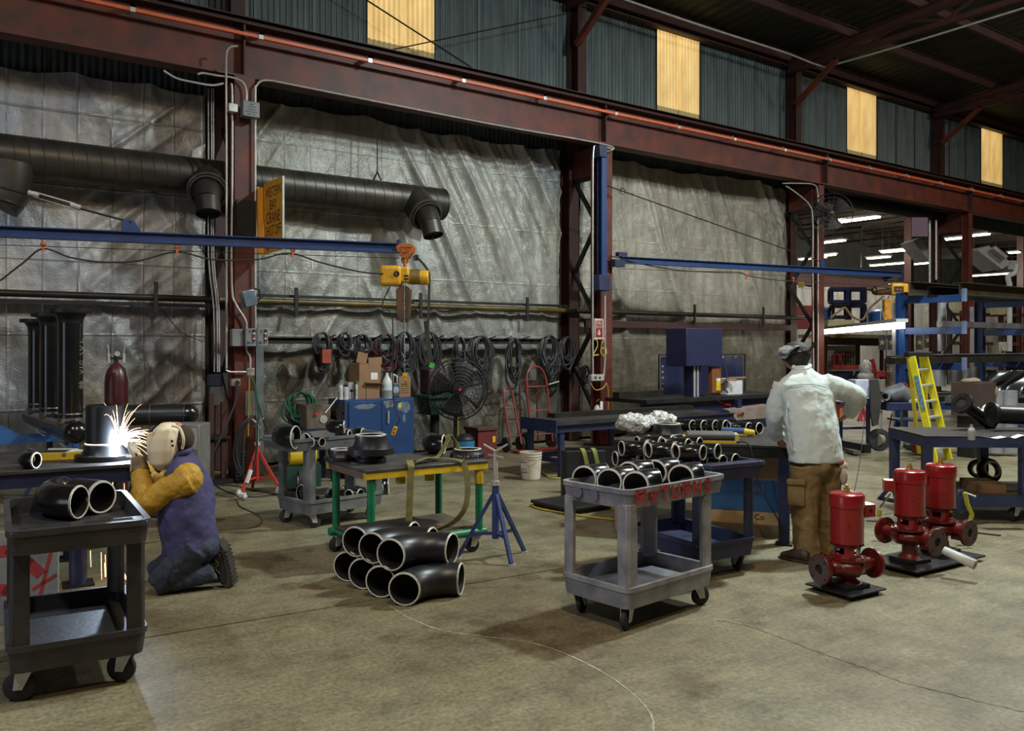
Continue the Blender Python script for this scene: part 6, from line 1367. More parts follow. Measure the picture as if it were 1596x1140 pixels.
t = htruck('tall red hand truck with looped handles behind the bucket', 846, 700, 1.32, .42, .2, .15); obj('handle_grip', MB().cyl((.2,.1,1.05),(.34,.0,1.1),.012,n=8), m_galv, t); obj('rear_frame', MB().tube(spline([(-.28,.2,.1),(-.28,.25,1.0),(-.2,.25,1.12),(.0,.25,1.12),(.06,.25,1.0),(.06,.2,.1)],4),.016,8), M('dark_maroon',(.07,.012,.02),.5), t)
# ================================================================== MIDDLE AND RIGHT
# long roller table
rt = T('roller_table', 'long blue roller table leading to the band saw', 'table', (8.3,8.9,0)); 
obj('bed', MB().box(6.85,9.95,8.49,9.2,.68,.72), m_ttop, rt, True); obj('side_rail', MB().channel((6.85,8.50,.63),(10.3,8.50,.63),.05,.10,.01), m_navy, rt, True); obj('side_rail', MB().channel((6.85,9.19,.63),(10.3,9.19,.63),.05,.10,.01), m_navy, rt, True)
obj('end_plate', MB().box(6.83,6.85,8.47,9.22,.58,.74), m_navy, rt, True); obj('stock_bar', MB().box(7.2,9.9,8.95,9.12,.721,.78), m_darkpipe, rt, True, label='dark flat bar lying along the table')
for x in (6.95,8.4,9.9):
    for y in (8.52,9.16): obj('leg', MB().box(x-.035,x+.035,y-.03,y+.03,0,.6), m_navy, rt, True)
    obj('leg_brace', MB().box(x-.02,x+.02,8.55,9.13,.18,.24), m_navy, rt, True)
obj('lower_rail', MB().box(6.98,9.87,9.14,9.18,.18,.25), m_navy, rt, True)
m_panelc = M('machine_panel_tan', (.24,.19,.16), .6, 0, (.16,.11,.09), 5)
bs = T('band_saw', 'dark blue band saw with a boxy head on a column behind the tables', 'band saw', (PX(1100,9.6),9.6,0)); m_saw = M('saw_blue',(.010,.014,.058),.5,0,(.007,.010,.038),4)
BSX = lambda px, Y=9.6: PX(px,Y); zs = lambda px,py,Y=9.6: WY(px,py,Y).z
obj('saw_head', wbox(1070,1108,512,571,9.5,.45), m_saw, bs, True, bevel=.01); obj('head_door', wbox(1105,1126,512,571,9.55,.35), m_saw, bs, True, bevel=.006)
obj('column', wbox(1080,1092,571,640,9.6,.2), m_saw, bs, True); obj('guide_rail', wbox(1082,1084,571,640,9.58,.03), m_galv, bs, True); obj('guide_rail', wbox(1087,1089,571,640,9.58,.03), m_galv, bs, True)
obj('blade_guard', wbox(1110,1124,572,612,9.6,.08), M('rust_orange',(.22,.07,.02),.6), bs, True); obj('yellow_sticker', wbox(1117,1123,594,609,9.59,.012), m_yel, bs, True); obj('white_sticker', wbox(1117,1123,590,594,9.59,.012), m_white, bs, True)
obj('hydraulic_hose', MB().tube(spline([WY(1127,565,9.55),WY(1133,585,9.5),WY(1128,605,9.5),WY(1135,612,9.5)],5),.012,6), m_rubber, bs, True)
z0 = .86; obj('saw_table', MB().box(BSX(990),BSX(1215),9.35,10.3,.80,.86), m_black, bs, True); obj('saw_base', MB().box(BSX(1040),BSX(1210),9.45,10.2,.1,.80), m_saw, bs, True); obj('skid', MB().box(BSX(1045),BSX(1205),9.5,10.1,0,.1), m_black, bs, True)
cpz = [WY(1135,640,9.2), WY(1198,632,9.2), WY(1198,652,9.2), WY(1148,656,9.2)]
obj('control_panel', MB().prism(cpz, (0,.12,.02)), m_panelc, bs, True, bevel=.004); obj('panel_leg', MB().box(cpz[0].x+.3,cpz[0].x+.4,9.25,9.32,0,.8), m_saw, bs, True)
for k,px in enumerate((1153,1158)): obj('knob', MB().cyl(WY(px,645,9.2),WY(px,645,9.16),.022,n=12), M('btn_red',(.5,.03,.03),.4) if k==0 else m_black, bs, True)
obj('stop_pipe', MB().box(BSX(986),BSX(1055),9.9,10.05,.861,.96), m_darkpipe, bs, True); obj('vice_jaw', wbox(1099,1113,616,634,9.5,.12), m_darkpipe, bs, True)
obj('red_tool', MB().cyl(WY(1118,624,9.45),WY(1130,631,9.45),.016,n=8).cyl(WY(1129,630,9.45),WY(1137,631,9.45),.03,n=10), M('btn_red',(.5,.03,.03),.4), world=True, label='red-handled tool lying on the band saw table', cat='tool')
wbx = T('cardboard_box','white carton with brown open flaps on the band saw table','box',WY(1146,632,9.6)); wbx.location.z = .861
q = wbx.location; obj('carton_body', MB().box(-.20,.19,0,.3,0,.27), M('white_carton',(.62,.60,.62),.7), wbx, bevel=.003); obj('flap', MB().bar((-.2,0,.27),(-.27,-.05,.24),.30,.005,up=(0,0,1)), m_card, wbx); obj('flap', MB().box(-.2,.24,-.03,.0,.27,.30), m_card, wbx)
wc_ = T('welding_screen','dark blue welding screen on a black frame behind the band saw','screen',(PX(1095,10.9),10.9,0)); m_scrn = M('screen_vinyl',(.012,.016,.055),.35,0,(.008,.01,.035),3)
def scr(u,v): x = PX(1030,10.9)+(PX(1158,10.9)-PX(1030,10.9))*u; z = .35+(zs(1095,556,10.9)-.35)*v; return Vector((x, 10.9+.03*math.sin(u*22)+.01*math.sin(v*9+u*5), z))
obj('curtain', MB().grid(scr,60,20), m_scrn, wc_, True, smooth=180); zt_ = zs(1095,553,10.9)
obj('frame', MB().tube([(PX(1027,10.9),10.9,.02),(PX(1027,10.9),10.9,zt_),(PX(1161,10.9),10.9,zt_),(PX(1161,10.9),10.9,.02)],.018,8), m_black, wc_, True)
gm_ = MB(); 
for k in range(9): gm_.ring((PX(1030,10.9)+.015,10.87,.5+k*(zt_-.6)/9),(0,1,0),.014,.004,10,4)
for k in range(6): gm_.ring((PX(1045+k*20,10.9),10.87,zt_-.05),(0,1,0),.014,.004,10,4)
obj('grommets', gm_, m_galv, wc_, True)
# far work table with small elbows
ft = T('work_table','black-topped steel table beside the standing worker','table', c3(1.93,8.3), cang(-20)); FT = lambda x,y,z: Matrix.Rotation(cang(-20),3,'Z') @ Vector((x,y,z)) + c3(1.93,8.3)
obj('table_top', MB().box(-.76,.76,-.88,.9,.815,.84), m_ttop, ft, bevel=.003); obj('apron', MB().box(-.76,.76,-.87,-.83,.74,.815), m_black, ft); obj('brown_board', MB().box(-.75,-.25,.1,.88,.841,.85), M('brown_board',(.15,.07,.05),.7), ft)
for x,y in ((.70,-.82),(.70,.82),(-.70,.82)): obj('leg', MB().box(x-.045,x+.045,y-.045,y+.045,.015,.74), m_navy, ft); obj('foot_plate', MB().box(x-.07,x+.07,y-.07,y+.07,0,.015), m_black, ft)
obj('wrapped_leg', MB().box(-.76,-.58,-.86,-.66,0,.74), M('shrink_wrapped_crate',(.30,.22,.17),.3,0,(.18,.12,.09),5), ft, bevel=.01)
HT = .84
for i,px in enumerate((1080,1098,1116,1132,1168,1184)):
    e4(px, 664+(i>3)*4, HT+.057, -86, 'small black elbow in the work table row, %s' % ('leftmost','second from left','third from left','behind the blue grinder','fifth from left','rightmost, next to the worker')[i], 'small elbows on the work table')
fl_at('black weld-neck flange with bright lip on the work table beside the crumpled plastic', 1040, 680, HT, .17, .03, .09, .125, g='flanges on the work table')
fl_at('thin dark flange at the far left of the work table, behind the crumpled plastic', 1012, 671, HT, .11, .02, .05, .09, g='flanges on the work table')
rl = T('roller_stand','pair of grey rollers in a yellow frame on the front of the work table','rollers', c3(*on_cam(1108,690,HT),HT), cang(-8))
for y in (0,.13): obj('roller', MB().cyl((-.20,y,.055),(.20,y,.055),.035,n=18).cyl((-.22,y,.055),(.22,y,.055),.012,n=10), M('grey_roller',(.10,.095,.09),.5,.2), rl)
obj('side_plate', MB().box(.20,.235,-.04,.17,0,.075), M('pale_yellow_plate',(.50,.46,.22),.5), rl); obj('side_plate', MB().box(-.235,-.21,-.04,.17,0,.05), m_yel, rl); obj('base_rail', MB().box(-.22,.21,-.045,-.035,0,.02), m_yel, rl)
gr_ = T('angle_grinder','blue and yellow grinder lying on the work table','grinder', c3(*on_cam(1152,680,HT),HT), cang(-25)); obj('motor_body', MB().cyl((-.16,0,.045),(.05,0,.045),.033,n=16), m_lblue, gr_); obj('gear_head', MB().cyl((.05,0,.04),(.14,0,.035),.036,.026,n=16), m_yel, gr_); obj('belly', MB().box(-.15,.08,-.025,.025,0,.03), m_yel, gr_, bevel=.008)
obj('power_cord', MB().tube(spline([FT(.3,-.80,.85),FT(.42,-.89,.84),FT(.47,-.92,.6),FT(.55,-.9,.4),FT(.66,-.88,.2),FT(.7,-.9,.012)],6),.006,6), m_rubber, world=True, label='black power cord hanging over the edge of the work table', cat='cord')
m_poly = M('clear_polythene',(.55,.55,.53),.25,0,(.35,.35,.34),14,lo=.4,hi=.6,bump=.9,bscale=25)
rdp = random.Random(4); mb = MB(); cpl = c3(*on_cam(1005,676,HT),HT)
for k in range(16): mb.ball(cpl+Vector((rdp.uniform(-.26,.26),rdp.uniform(-.1,.1),rdp.uniform(.0,.05)+.01)), rdp.uniform(.05,.11), 10, 7, (1.3,1,.75))
o = obj('crumpled_plastic', mb, m_poly, None, smooth=180, label='heap of crumpled clear plastic at the left of the work table', cat='plastic sheet'); r_ = o.modifiers.new('r','REMESH'); r_.mode='VOXEL'; r_.voxel_size=.012; t_ = bpy.data.textures.new('c','CLOUDS'); t_.noise_scale=.06; d_ = o.modifiers.new('d','DISPLACE'); d_.texture=t_; d_.strength=.07
for v in o.data.vertices: v.co.z = max(v.co.z, .0)
o.location.z = HT+.02
# boxes below the table
bx = T('cardboard_box','large brown and blue cardboard box under the work table','box', FT(.33,-.28,0), cang(-20)); obj('carton_body', MB().box(-.38,.36,-.3,.3,.10,.70), M('tan_box',(.36,.24,.12),.8), bx, bevel=.004); obj('blue_print', MB().box(-.38,.36,-.304,-.3,.22,.50), M('blue_carton_print',(.015,.08,.20),.6), bx); obj('lettering', text_mb('[bwl]', .09, (.10,-.306,.42),(1,0,0),(0,0,1),.0008), m_card, bx, smooth=0)
obj('lettering', text_mb('Co', .07, (.15,-.3045,.17),(1,0,0),(0,0,1),.0008), m_in, bx, smooth=0); obj('pallet', MB().box(-.4,.38,-.32,.3,0,.1), m_ply, bx)
bgm = M('black_bag_plastic',(.012,.012,.014),.3,0,(.02,.02,.024),9,bump=1.0,bscale=14); mb = MB(); cpl = P(1172,800)
for k in range(22): mb.ball(cpl+Vector((rdp.uniform(-.28,.30),rdp.uniform(-.2,.15),rdp.uniform(0,.12))), rdp.uniform(.07,.15), 10, 7, (1.2,1,.8))
for k in range(8): mb.ball(cpl+(CXv*(.15+.06*k))+CDv*rdp.uniform(-.06,.06)+Vector((0,0,.02)), .08, 10, 6, (1.2,1,.4))
o = obj('plastic_sheeting', mb, bgm, None, smooth=180, label='heap of black plastic sheeting on the floor under the work table', cat='plastic sheet'); r_ = o.modifiers.new('r','REMESH'); r_.mode='VOXEL'; r_.voxel_size=.016; t_ = bpy.data.textures.new('c','CLOUDS'); t_.noise_scale=.09; d_ = o.modifiers.new('d','DISPLACE'); d_.texture=t_; d_.strength=.11
for v in o.data.vertices: v.co.z = max(v.co.z, .0)
o.location.z = .02
# leaning plate with green sling, platform, hoses
lp = T('steel_plates','dark steel plates standing on the floor with green slings over them','steel plate', c3(.78,9.35), cang(8)); obj('plate', MB().box(-.20,.24,0,.05,0,.54), M('dark_slate_plate',(.04,.045,.05),.45,.3,(.025,.028,.03),3), lp, bevel=.004); obj('edge_bar', MB().box(-.24,-.20,-.02,.07,0,.55), m_black, lp); obj('back_plate', MB().box(-.1,.62,.5,.53,0,.52), m_black, lp)
m_gs = M('green_web_sling',(.24,.24,.05),.8,0,(.16,.17,.04),10)
for k,x in enumerate((.02,.14)): o = band('web_sling', [(x+.06,-.03,.05),(x+.03,-.02,.3),(x-.01,-.01,.50),(x-.03,.02,.56),(x-.04,.07,.52),(x-.03,.08,.2)], .045, m_gs, side=(1,0,0), label=('left','right')[k]+' of two green slings draped over the dark steel frame', cat='sling'); o.location = lp.matrix_basis @ o.location if False else Matrix.LocRotScale(lp.location, lp.rotation_euler, None) @ o.location; o.rotation_euler = lp.rotation_euler
pf = T('floor_platform','low black steel platform lying on the floor behind the RETURNS cart','platform', c3(.72,9.0), cang(36)); obj('deck', MB().box(-.42,.42,-.32,.32,.04,.07), m_black, pf, bevel=.004); obj('skirt', MB().box(-.40,.40,-.30,.30,0,.04), m_darkpipe, pf)
m_ycord = M('yellow_hose',(.50,.36,.03),.5)
obj('air_hose', MB().tube(spline([P(962,795,.012),P(930,788,.012),P(870,780,.012),P(845,779,.012),P(829,786,.012),P(840,793,.012),P(880,800,.012),P(920,806,.012),P(965,811,.012),P(1020,818,.012),P(1110,823,.012)],8),.010,8), m_ycord, world=True, label='yellow hose looped on the floor behind the RETURNS cart', cat='hose')
obj('air_hose', MB().tube(spline([P(845,735,.012),P(858,745,.012),P(885,746,.012),P(900,752,.012)],6),.010,8), m_ycord, world=True, label='short yellow hose by the leg of the long roller table', cat='hose')
def floor_cable(label, pts, r=.007, mat=None): obj('floor_cable', MB().tube(spline([P(x,y,r) for x,y in pts],6), r, 6), mat or m_rubber, world=True, label=label, cat='cable')
floor_cable('thin brown cable curling on the floor below the red pipe stand', [(370,781),(375,790),(400,802),(408,812),(395,822),(345,826),(280,838),(215,848),(160,853),(110,860)], .006, M('brown_cable',(.10,.075,.03),.6))
floor_cable('black cable on the floor between the welder and the grey cart', [(322,745),(350,765),(395,775),(450,768),(520,772)])
floor_cable('black cable on the floor beyond the green table', [(300,760),(360,757),(430,770),(470,760)])
floor_cable('black lead looping on the floor behind the pumps', [(1385,835),(1400,822),(1440,812),(1470,822),(1500,828),(1560,835)])
floor_cable('second black lead passing behind the rear pumps', [(1350,812),(1400,815),(1450,826),(1500,820),(1540,815)], .006)
obj('hanging_wire', MB().tube(spline([at(1331,768,5.9),at(1340,720,6.1),at(1348,650,6.4)],6),.0025,4), m_black, world=True, label='thin wire rising from the brass fitting of the nearest pump', cat='wire')
hgc = T('welding_leads','bundle of dark welding leads hung over the red pipe stand','cable', c3(-2.88,9.68,.3)); rdp = random.Random(9)
for k in range(6): 
    w_ = rdp.uniform(.08,.2); obj('lead', MB().tube(spline([c3(-2.88+rdp.uniform(-.03,.03),9.66,.90),c3(-2.88-w_,9.62,.75),c3(-2.88-w_*1.2,9.6,.35+rdp.uniform(-.1,.2)),c3(-2.88-w_*.4,9.6,.18),c3(-2.86,9.62,.5),c3(-2.86,9.66,.88)],5),.010,6), m_cab[k%2], hgc, True)
obj('lead', MB().tube(spline([W_(389,585,10.6),W_(397,600,10.55),W_(402,640,10.5),W_(404,690,10.45),W_(400,740,10.5)],5),.012,6), m_cab[3], hgc, True, label='green hose'); obj('lead', MB().tube(spline([W_(389,585,10.6),W_(388,620,10.55),W_(387,680,10.5)],5),.009,6), m_ycord, hgc, True, label='yellow hose')
obj('lead', MB().tube(spline([W_(394,590,10.6),W_(405,640,10.5),W_(425,690,10.2),W_(440,690,9.8)],5),.010,6), m_cab[0], hgc, True); obj('lead', MB().tube(spline([W_(371,600,10.55),W_(366,630,10.5),W_(345,680,10.4),W_(325,720,10.2)],5),.012,6), m_cab[0], hgc, True)
ped = T('rack_stand','dark equipment stand with a cranked frame between the welder and the red stand','stand', (PX(338,10.6),10.6,0)); obj('post', MB().box(-.09,-.03,0,.06,0,1.1).box(.06,.12,0,.06,0,1.0), m_steel2, ped); obj('shelf', MB().box(-.12,.15,-.05,.2,.55,.58), m_black, ped); obj('base', MB().box(-.14,.17,-.1,.25,0,.06), m_black, ped); obj('radiator_fins', MB().box(.2,.32,-.1,.1,.0,.4), m_black, ped)
for k in range(9): obj('fin', MB().box(.19,.33,-.115,-.10,.04+k*.04,.055+k*.04), m_darkpipe, ped)
dk = T('floor_box','green and black box on wheels behind the grey cart','machine', c3(-2.45,9.9), cang(20)); obj('wheel', MB().cyl((-.02,-.1,.15),(.04,-.1,.15),.12,n=20), m_rubber, dk); obj('wheel_hub', MB().cyl((-.03,-.1,.15),(.045,-.1,.15),.05,n=14), m_galv, dk); obj('drum', MB().cyl((-.1,.1,.42),(.2,.1,.42),.13,n=18), m_yel, dk); obj('frame', MB().box(-.15,.25,0,.3,.05,.3), m_dg, dk)
# ------------------------------------------------------------------ blue wheeled table at right
bt_ = T('work_table','blue steel wheeled table at the right edge holding flanged black pipes','table', c3(4.66,8.62), cang(-3)); m_btb = M('scuffed_table_blue',(.045,.06,.16),.5,0,(.02,.03,.09),5,bump=.15); Hb = .825
obj('table_top', MB().box(-.70,1.1,-.45,.45,Hb-.02,Hb), m_ttop, bt_, bevel=.003); obj('apron', MB().box(-.70,1.1,-.45,-.42,Hb-.11,Hb-.02).box(-.70,-.67,-.42,.45,Hb-.11,Hb-.02), m_btb, bt_)
for x,y in ((-.655,-.405),(-.655,.4),(.25,-.405),(.25,.4),(1.05,-.405)): obj('leg', MB().box(x-.042,x+.042,y-.042,y+.042,.17,Hb-.02), m_btb, bt_, bevel=.004)
obj('lower_rail', MB().box(-.70,1.1,-.45,-.41,.15,.26).box(-.70,-.66,-.41,.44,.15,.26), m_btb, bt_); obj('lower_shelf', MB().box(-.68,1.08,-.41,.44,.24,.262), m_ply, bt_)
for x,y,a_ in ((.20,-.36,.3),(-.6,.36,1),(-.6,-.36,2.2),(1.0,.36,0)): caster(bt_, x, y, a_, .068)
def flpipe(label, a, b, r, rf, t=.035, cat='flanged pipe', g='flanged black pipes on the blue table'):
    a = Vector(a); b = Vector(b); v = (b-a).normalized(); root = T('flanged_pipe', label, cat, a, 0, g); obj('pipe', MB().pipe(a, b, r, r*.85, 28), m_elb_sat, root, True)
    obj('flange_disc', MB().lathe([(r*.85,-t),(rf-.003,-t),(rf,-t+.003),(rf,-.004),(rf-.004,0),(r*1.25,.002),(r*1.0,.03),(r*.85,.03),(r*.85,-t)], a, v, 32), m_elb_sat, root, True)
    hb = MB(); _, s_, u_ = basis(v)
    for k in range(8): t_ = 2*PI*k/8; q_ = a+(s_*math.cos(t_)+u_*math.sin(t_))*rf*.82; hb.cyl(q_-v*(t+.001), q_+v*.001, rf*.075, n=8)
    hb.cyl(a-v*(t-.008), a+v*.0, r*.84, n=20); obj('bolt_holes', hb, m_in, root, True); return root
flpipe('stubby black pipe with its round flange facing the camera on the blue table', at(1501,630,8.75), at(1545,663,8.95), .062, .112)
flpipe('long black flanged pipe lying along the blue table at the right edge', at(1549,646,8.7), at(1680,652,8.75), .092, .125)
obj('test_bottle', MB().lathe([(.001,0),(.030,0),(.032,.01),(.032,.085),(.026,.10),(.013,.118),(.013,.14),(.001,.14)],n=18), M('clear_bottle',(.45,.48,.5),.15,0,(.3,.33,.36),5), None, loc=c3(*on_cam(1514,686,Hb),Hb), label='small clear plastic bottle standing on the blue table', cat='bottle').name = 'plastic_bottle'
for k,(px,py,s_) in enumerate(((1550,684,.11),(1578,684,.10))): obj('paper_sheet', MB().grid(lambda u,v: c3(*on_cam(px,py,Hb),Hb+.004)+CXv*s_*(u-.5)*1.6+CDv*s_*(v-.5)+UP*(.03*abs(u-.45)*(1+k)), 8, 3), m_white, world=True, solid=.001, label=('left','right')[k]+' of two crumpled white papers on the front of the blue table', cat='paper')
obj('crushed_rags', MB().ball(at(1530,645,9.0),.07,10,6,(1.4,1,.7)).ball(at(1538,638,9.05),.05,8,6).ball(at(1522,640,9.05),.04,8,6), m_white, world=True, label='white rags heaped between the two flanged pipes', cat='rag')
zsft = .262; fl_at('black flange standing at the left of the blue table lower shelf', 1524, 748, .27, .10,.03,.05,.07,g='flanges under the blue table').rotation_euler = (PI/2,0,cang(-20))
fl_at('larger black flange leaning on the blue table lower shelf', 1540, 752, .28, .13,.03,.05,.09,g='flanges under the blue table').rotation_euler = (PI/2-.3,0,cang(5))
for o in [o for o in COL.objects if o.get('group') == 'flanges under the blue table']: o.location.z += .12
t = T('cardboard_box','flat brown box on the lower shelf of the blue table','box', c3(4.62,8.5,zsft), cang(-3)); obj('carton_body', MB().box(-.1,.16,-.2,.2,0,.09), m_card, t)
obj('red_post', MB().cyl(c3(4.5,9.4,0), c3(4.5,9.4,.75), .028, n=10), M('dull_red',(.14,.02,.02),.5), world=True, label='thin dark red post behind the blue wheeled table', cat='post')
m_sil = M('galvanised_tank',(.42,.42,.44),.4,.5,(.28,.28,.30),3)
for k,(px,w_,d,z0,z1) in enumerate(((1524,.13,13.2,0.15,.80),(1550,.12,13.2,.15,.80),(1573,.12,13.2,.15,.80))): obj('metal_tube', MB().cyl(at(px,540,d)*1.0-Vector((0,0,EYE-.05)), at(px,540,d)-Vector((0,0,EYE-1.0)), w_*.95, n=24), m_sil, world=True, label='upright silver tube on the floor behind the blue table, %s' % ('left','middle','right')[k], cat='tube', group='silver tubes behind the blue table')
# blue and yellow pipe clamp rigs on the floor
def clamp(label, pts, yel, loc):
    t = T('pipe_clamp', label, 'clamp', loc, 0, 'blue pipe clamps on the floor')
    for a_, b_ in pts: obj('arm', MB().bar(a_, b_, .035,.035), m_stblue, t, True, bevel=.004)
    for a_, b_ in yel: obj('yellow_tip', MB().bar(a_, b_, .030,.030), M('hivis_yellow',(.55,.55,.05),.5), t, True, bevel=.004)
    obj('screw', MB().cyl(pts[0][0], pts[0][1]+(pts[0][1]-pts[0][0])*.2+Vector((0,0,.03)), .010, n=8), m_galv, t, True); return t
Q = lambda px,py,d=7.45: at(px,py,d)
clamp('blue and yellow pipe clamp left of the middle pump', [(Q(1392,752),Q(1370,778)),(Q(1368,776),Q(1396,782)),(Q(1392,754),Q(1400,790)),(Q(1396,782),Q(1450,785))], [(Q(1372,795),Q(1369,806)),(Q(1440,785),Q(1450,786)),(Q(1440,778),Q(1450,779))], P(1375,806))
clamp('blue and yellow pipe clamp right of the rear pump, before the blue table', [(Q(1494,766,7.3),Q(1516,778,7.3)),(Q(1500,772,7.3),Q(1497,800,7.3)),(Q(1512,778,7.3),Q(1500,797,7.3))], [(Q(1504,768,7.2),Q(1508,788,7.2)),(Q(1508,788,7.2),Q(1515,802,7.2)),(Q(1515,802,7.2),Q(1511,816,7.2))], P(1511,818))
obj('scratch_awl', MB().cyl(Q(1388,770,7.3),Q(1371,792,7.3),.008,n=8), m_chrome, world=True, label='bright rod leaning on the left blue clamp', cat='rod')
# ------------------------------------------------------------------ step ladder
ld = T('step_ladder','yellow fibreglass step ladder standing in front of the steel rack','ladder', P(1452,684)); m_ldy = M('ladder_yellow',(.80,.70,.02),.45,0,(.65,.55,.02),4); dl = 12.4
a0, a1, b0, b1 = at(1421,556,dl), at(1457,721,dl), at(1440,553,dl+.15), at(1479,716,dl+.35)
obj('side_rail', MB().bar(a0,a1,.10,.035), m_ldy, ld, True); obj('side_rail', MB().bar(b0,b1,.10,.035), m_ldy, ld, True)
for k in range(6): f = .13+k*.15; p = a0+(a1-a0)*f; q = b0+(b1-b0)*f; obj('step', MB().bar(p,q,.09,.02,up=(0,0,1)), m_galv, ld, True)
obj('top_cap', MB().cbox((a0+b0)/2+Vector((0,0,.02)),(.34,.16,.07),RH), m_black, ld, True, bevel=.01)
obj('rear_rail', MB().bar(a0+CDv*.1, a1+CDv*.8+CXv*.15+Vector((0,0,.03)),.05,.03).bar(b0+CDv*.1, b1+CDv*.7+CXv*.1,.05,.03), m_ldy, ld, True); obj('rail_sticker', MB().bar(a0+(a1-a0)*.18-CDv*.02, a0+(a1-a0)*.5-CDv*.02,.06,.036), M('sticker_blue_white',(.25,.40,.5),.5,0,(.05,.15,.3),30), ld, True)
# ------------------------------------------------------------------ cantilever steel rack
KR = 1.135
rk = T('steel_rack','tall blue cantilever rack loaded with long steel stock at the right','rack',(15.5,7.6,0)); m_rkb = M('rack_blue',(.013,.048,.17),.45,0,(.009,.03,.11),4)
RXs = tuple(KR*x for x in (13.38,15.98,18.6)); zk = lambda z: EYE+(z-EYE)*KR; armz = tuple(zk(z) for z in (2.48,1.98,1.42,.80)); yu = 7.62*KR
for i,x in enumerate(RXs):
    obj('upright', MB().ibeam((x,yu,0),(x,yu,zk(2.56)),.13,.17,.014,.012,up=(0,1,0)), m_rkb, rk, True); obj('foot_beam', MB().box(x-.06,x+.06,yu-1.2,yu+.2,0,.12), m_rkb, rk, True)
    for z in armz:
        obj('arm', MB().box(x-.045,x+.045,yu-1.12,yu-.08,z-.125,z), m_rkb, rk, True, bevel=.004); obj('arm_stop', MB().box(x-.05,x+.05,yu-1.165,yu-1.12,z-.125,z+.10), M('stop_greyblue',(.14,.18,.3),.5), rk, True)
    obj('rear_post', MB().box(x+.1,x+.2,yu+.15,yu+.25,0,2.5), m_sil, rk, True)
def stock(name,label,cat,x0,x1,y,z,w_,h_,mat,kind='box'):
    x0*=KR; x1*=KR; y*=KR; z=zk(z); w_*=KR; h_*=KR
    mb = MB(); c0=(x0,y,z+h_/2); c1=(x1,y,z+h_/2)
    if kind=='box': mb.box(x0,x1,y-w_/2,y+w_/2,z,z+h_)
    elif kind=='I': mb.ibeam(c0,c1,w_,h_,.012,.01)
    elif kind=='U': mb.channel(c0,c1,w_,h_,.01)
    else: mb.pipe(c0,c1,h_/2,h_/2-.006,16)
    return obj(name, mb, mat, None, label=label, cat=cat)
m_ol = M('mill_scale_olive',(.07,.058,.035),.5,.3,(.035,.03,.02),2); m_stl2 = M('bright_tube_stock',(.30,.30,.31),.3,.7,(.16,.15,.15),3); m_redst=M('primer_red_stock',(.16,.05,.04),.6)
stock('steel_beam','wide olive steel beam, nearest on the top arms of the rack','steel stock',13.6,19.5,6.80,2.48,.22,.20,m_ol,'I'); stock('steel_beam','olive steel beam behind the nearest one on the top arms, reaching furthest left','steel stock',13.15,19.5,7.35,2.48,.25,.22,m_ol,'I'); stock('steel_channel','steel channel lying between the two olive beams on the top arms','steel stock',13.3,19.5,7.07,2.48,.16,.14,m_darkpipe,'U')
stock('square_tube','bright square steel tube on the second arms of the rack','steel stock',13.1,19.5,6.85,1.98,.09,.09,m_stl2); stock('square_tube','dull square tube at the back of the second arms','steel stock',13.9,19.4,7.2,1.98,.09,.08,m_darkpipe)
stock('square_tube','dark square tube at the front of the third arms, left end open','steel stock',11.65,19.0,6.80,1.42,.10,.10,m_darkpipe); stock('square_tube','thin dark tube stacked on the third arms','steel stock',11.9,19.5,6.98,1.42,.08,.12,m_black); stock('square_tube','primer red square tube on the third arms','steel stock',14.4,19.6,7.2,1.42,.10,.11,m_redst); stock('flat_bar','long flat bar on top of the dark tubes of the third arms','steel stock',12.6,19.5,6.98,1.541,.12,.02,m_stl2)
stock('square_tube','bright steel tube at the front of the bottom arms','steel stock',13.3,17.2,6.82,.80,.10,.11,m_stl2); stock('square_tube','dull steel tube behind it on the bottom arms','steel stock',13.1,18.5,7.05,.80,.12,.09,m_darkpipe); stock('steel_channel','steel channel at the back of the bottom arms','steel stock',13.5,19,7.3,.80,.14,.12,m_sil,'U')
t = T('machine_box','brown steel box with rags on it, before the rack at the right','box', at(1528,612,13.0)-Vector((0,0,.35))); obj('case', MB().box(-.28,.28,-.1,.3,-.0,.50), M('rusty_brown_case',(.06,.035,.03),.6), t); obj('pedestal', MB().box(-.2,.2,0,.25,-.62,0), m_black, t); obj('rag', MB().ball((.3,-.05,.35),.09,10,6,(.8,.8,1.3)).ball((.0,.1,.52),.10,10,6,(1.2,1,.5)).ball((-.2,.1,.52),.09,10,6,(1,1,.5)), M('soiled_rag',(.22,.18,.12),.9), t)
mb = MB(); 
def sheetf(u,v): p = at(1535+70*u, 577+38*v, 16.3); return p+Vector((0,-.10*math.sin(u*PI)*math.sin(v*5+u*3)-.05*math.sin(u*17+v*9),0))
obj('black_sheeting', MB().grid(sheetf,40,30), M('glossy_black_film',(.012,.012,.015),.18,0,(.02,.02,.025),3), world=True, solid=.003, smooth=180, label='glossy black plastic film hung below the third arms of the rack', cat='plastic sheet')
for k,(px,y0,y1,w_,d) in enumerate(((1468,472,548,.08,17.5),(1463,572,602,.13,17.0),(1489,572,600,.13,17.0),(1506,574,600,.08,17.2),(1520,572,602,.07,16.6))): obj('metal_tube', MB().cyl(at(px,y1,d), at(px,y0,d), w_, n=24), m_sil, world=True, label=('silver tube standing in the gap between the second and third rack arms','fat silver tube under the third arms behind the ladder','second silver tube under the third arms','third thinner tube under the third arms','fourth tube under the third arms next to the second upright')[k], cat='tube')
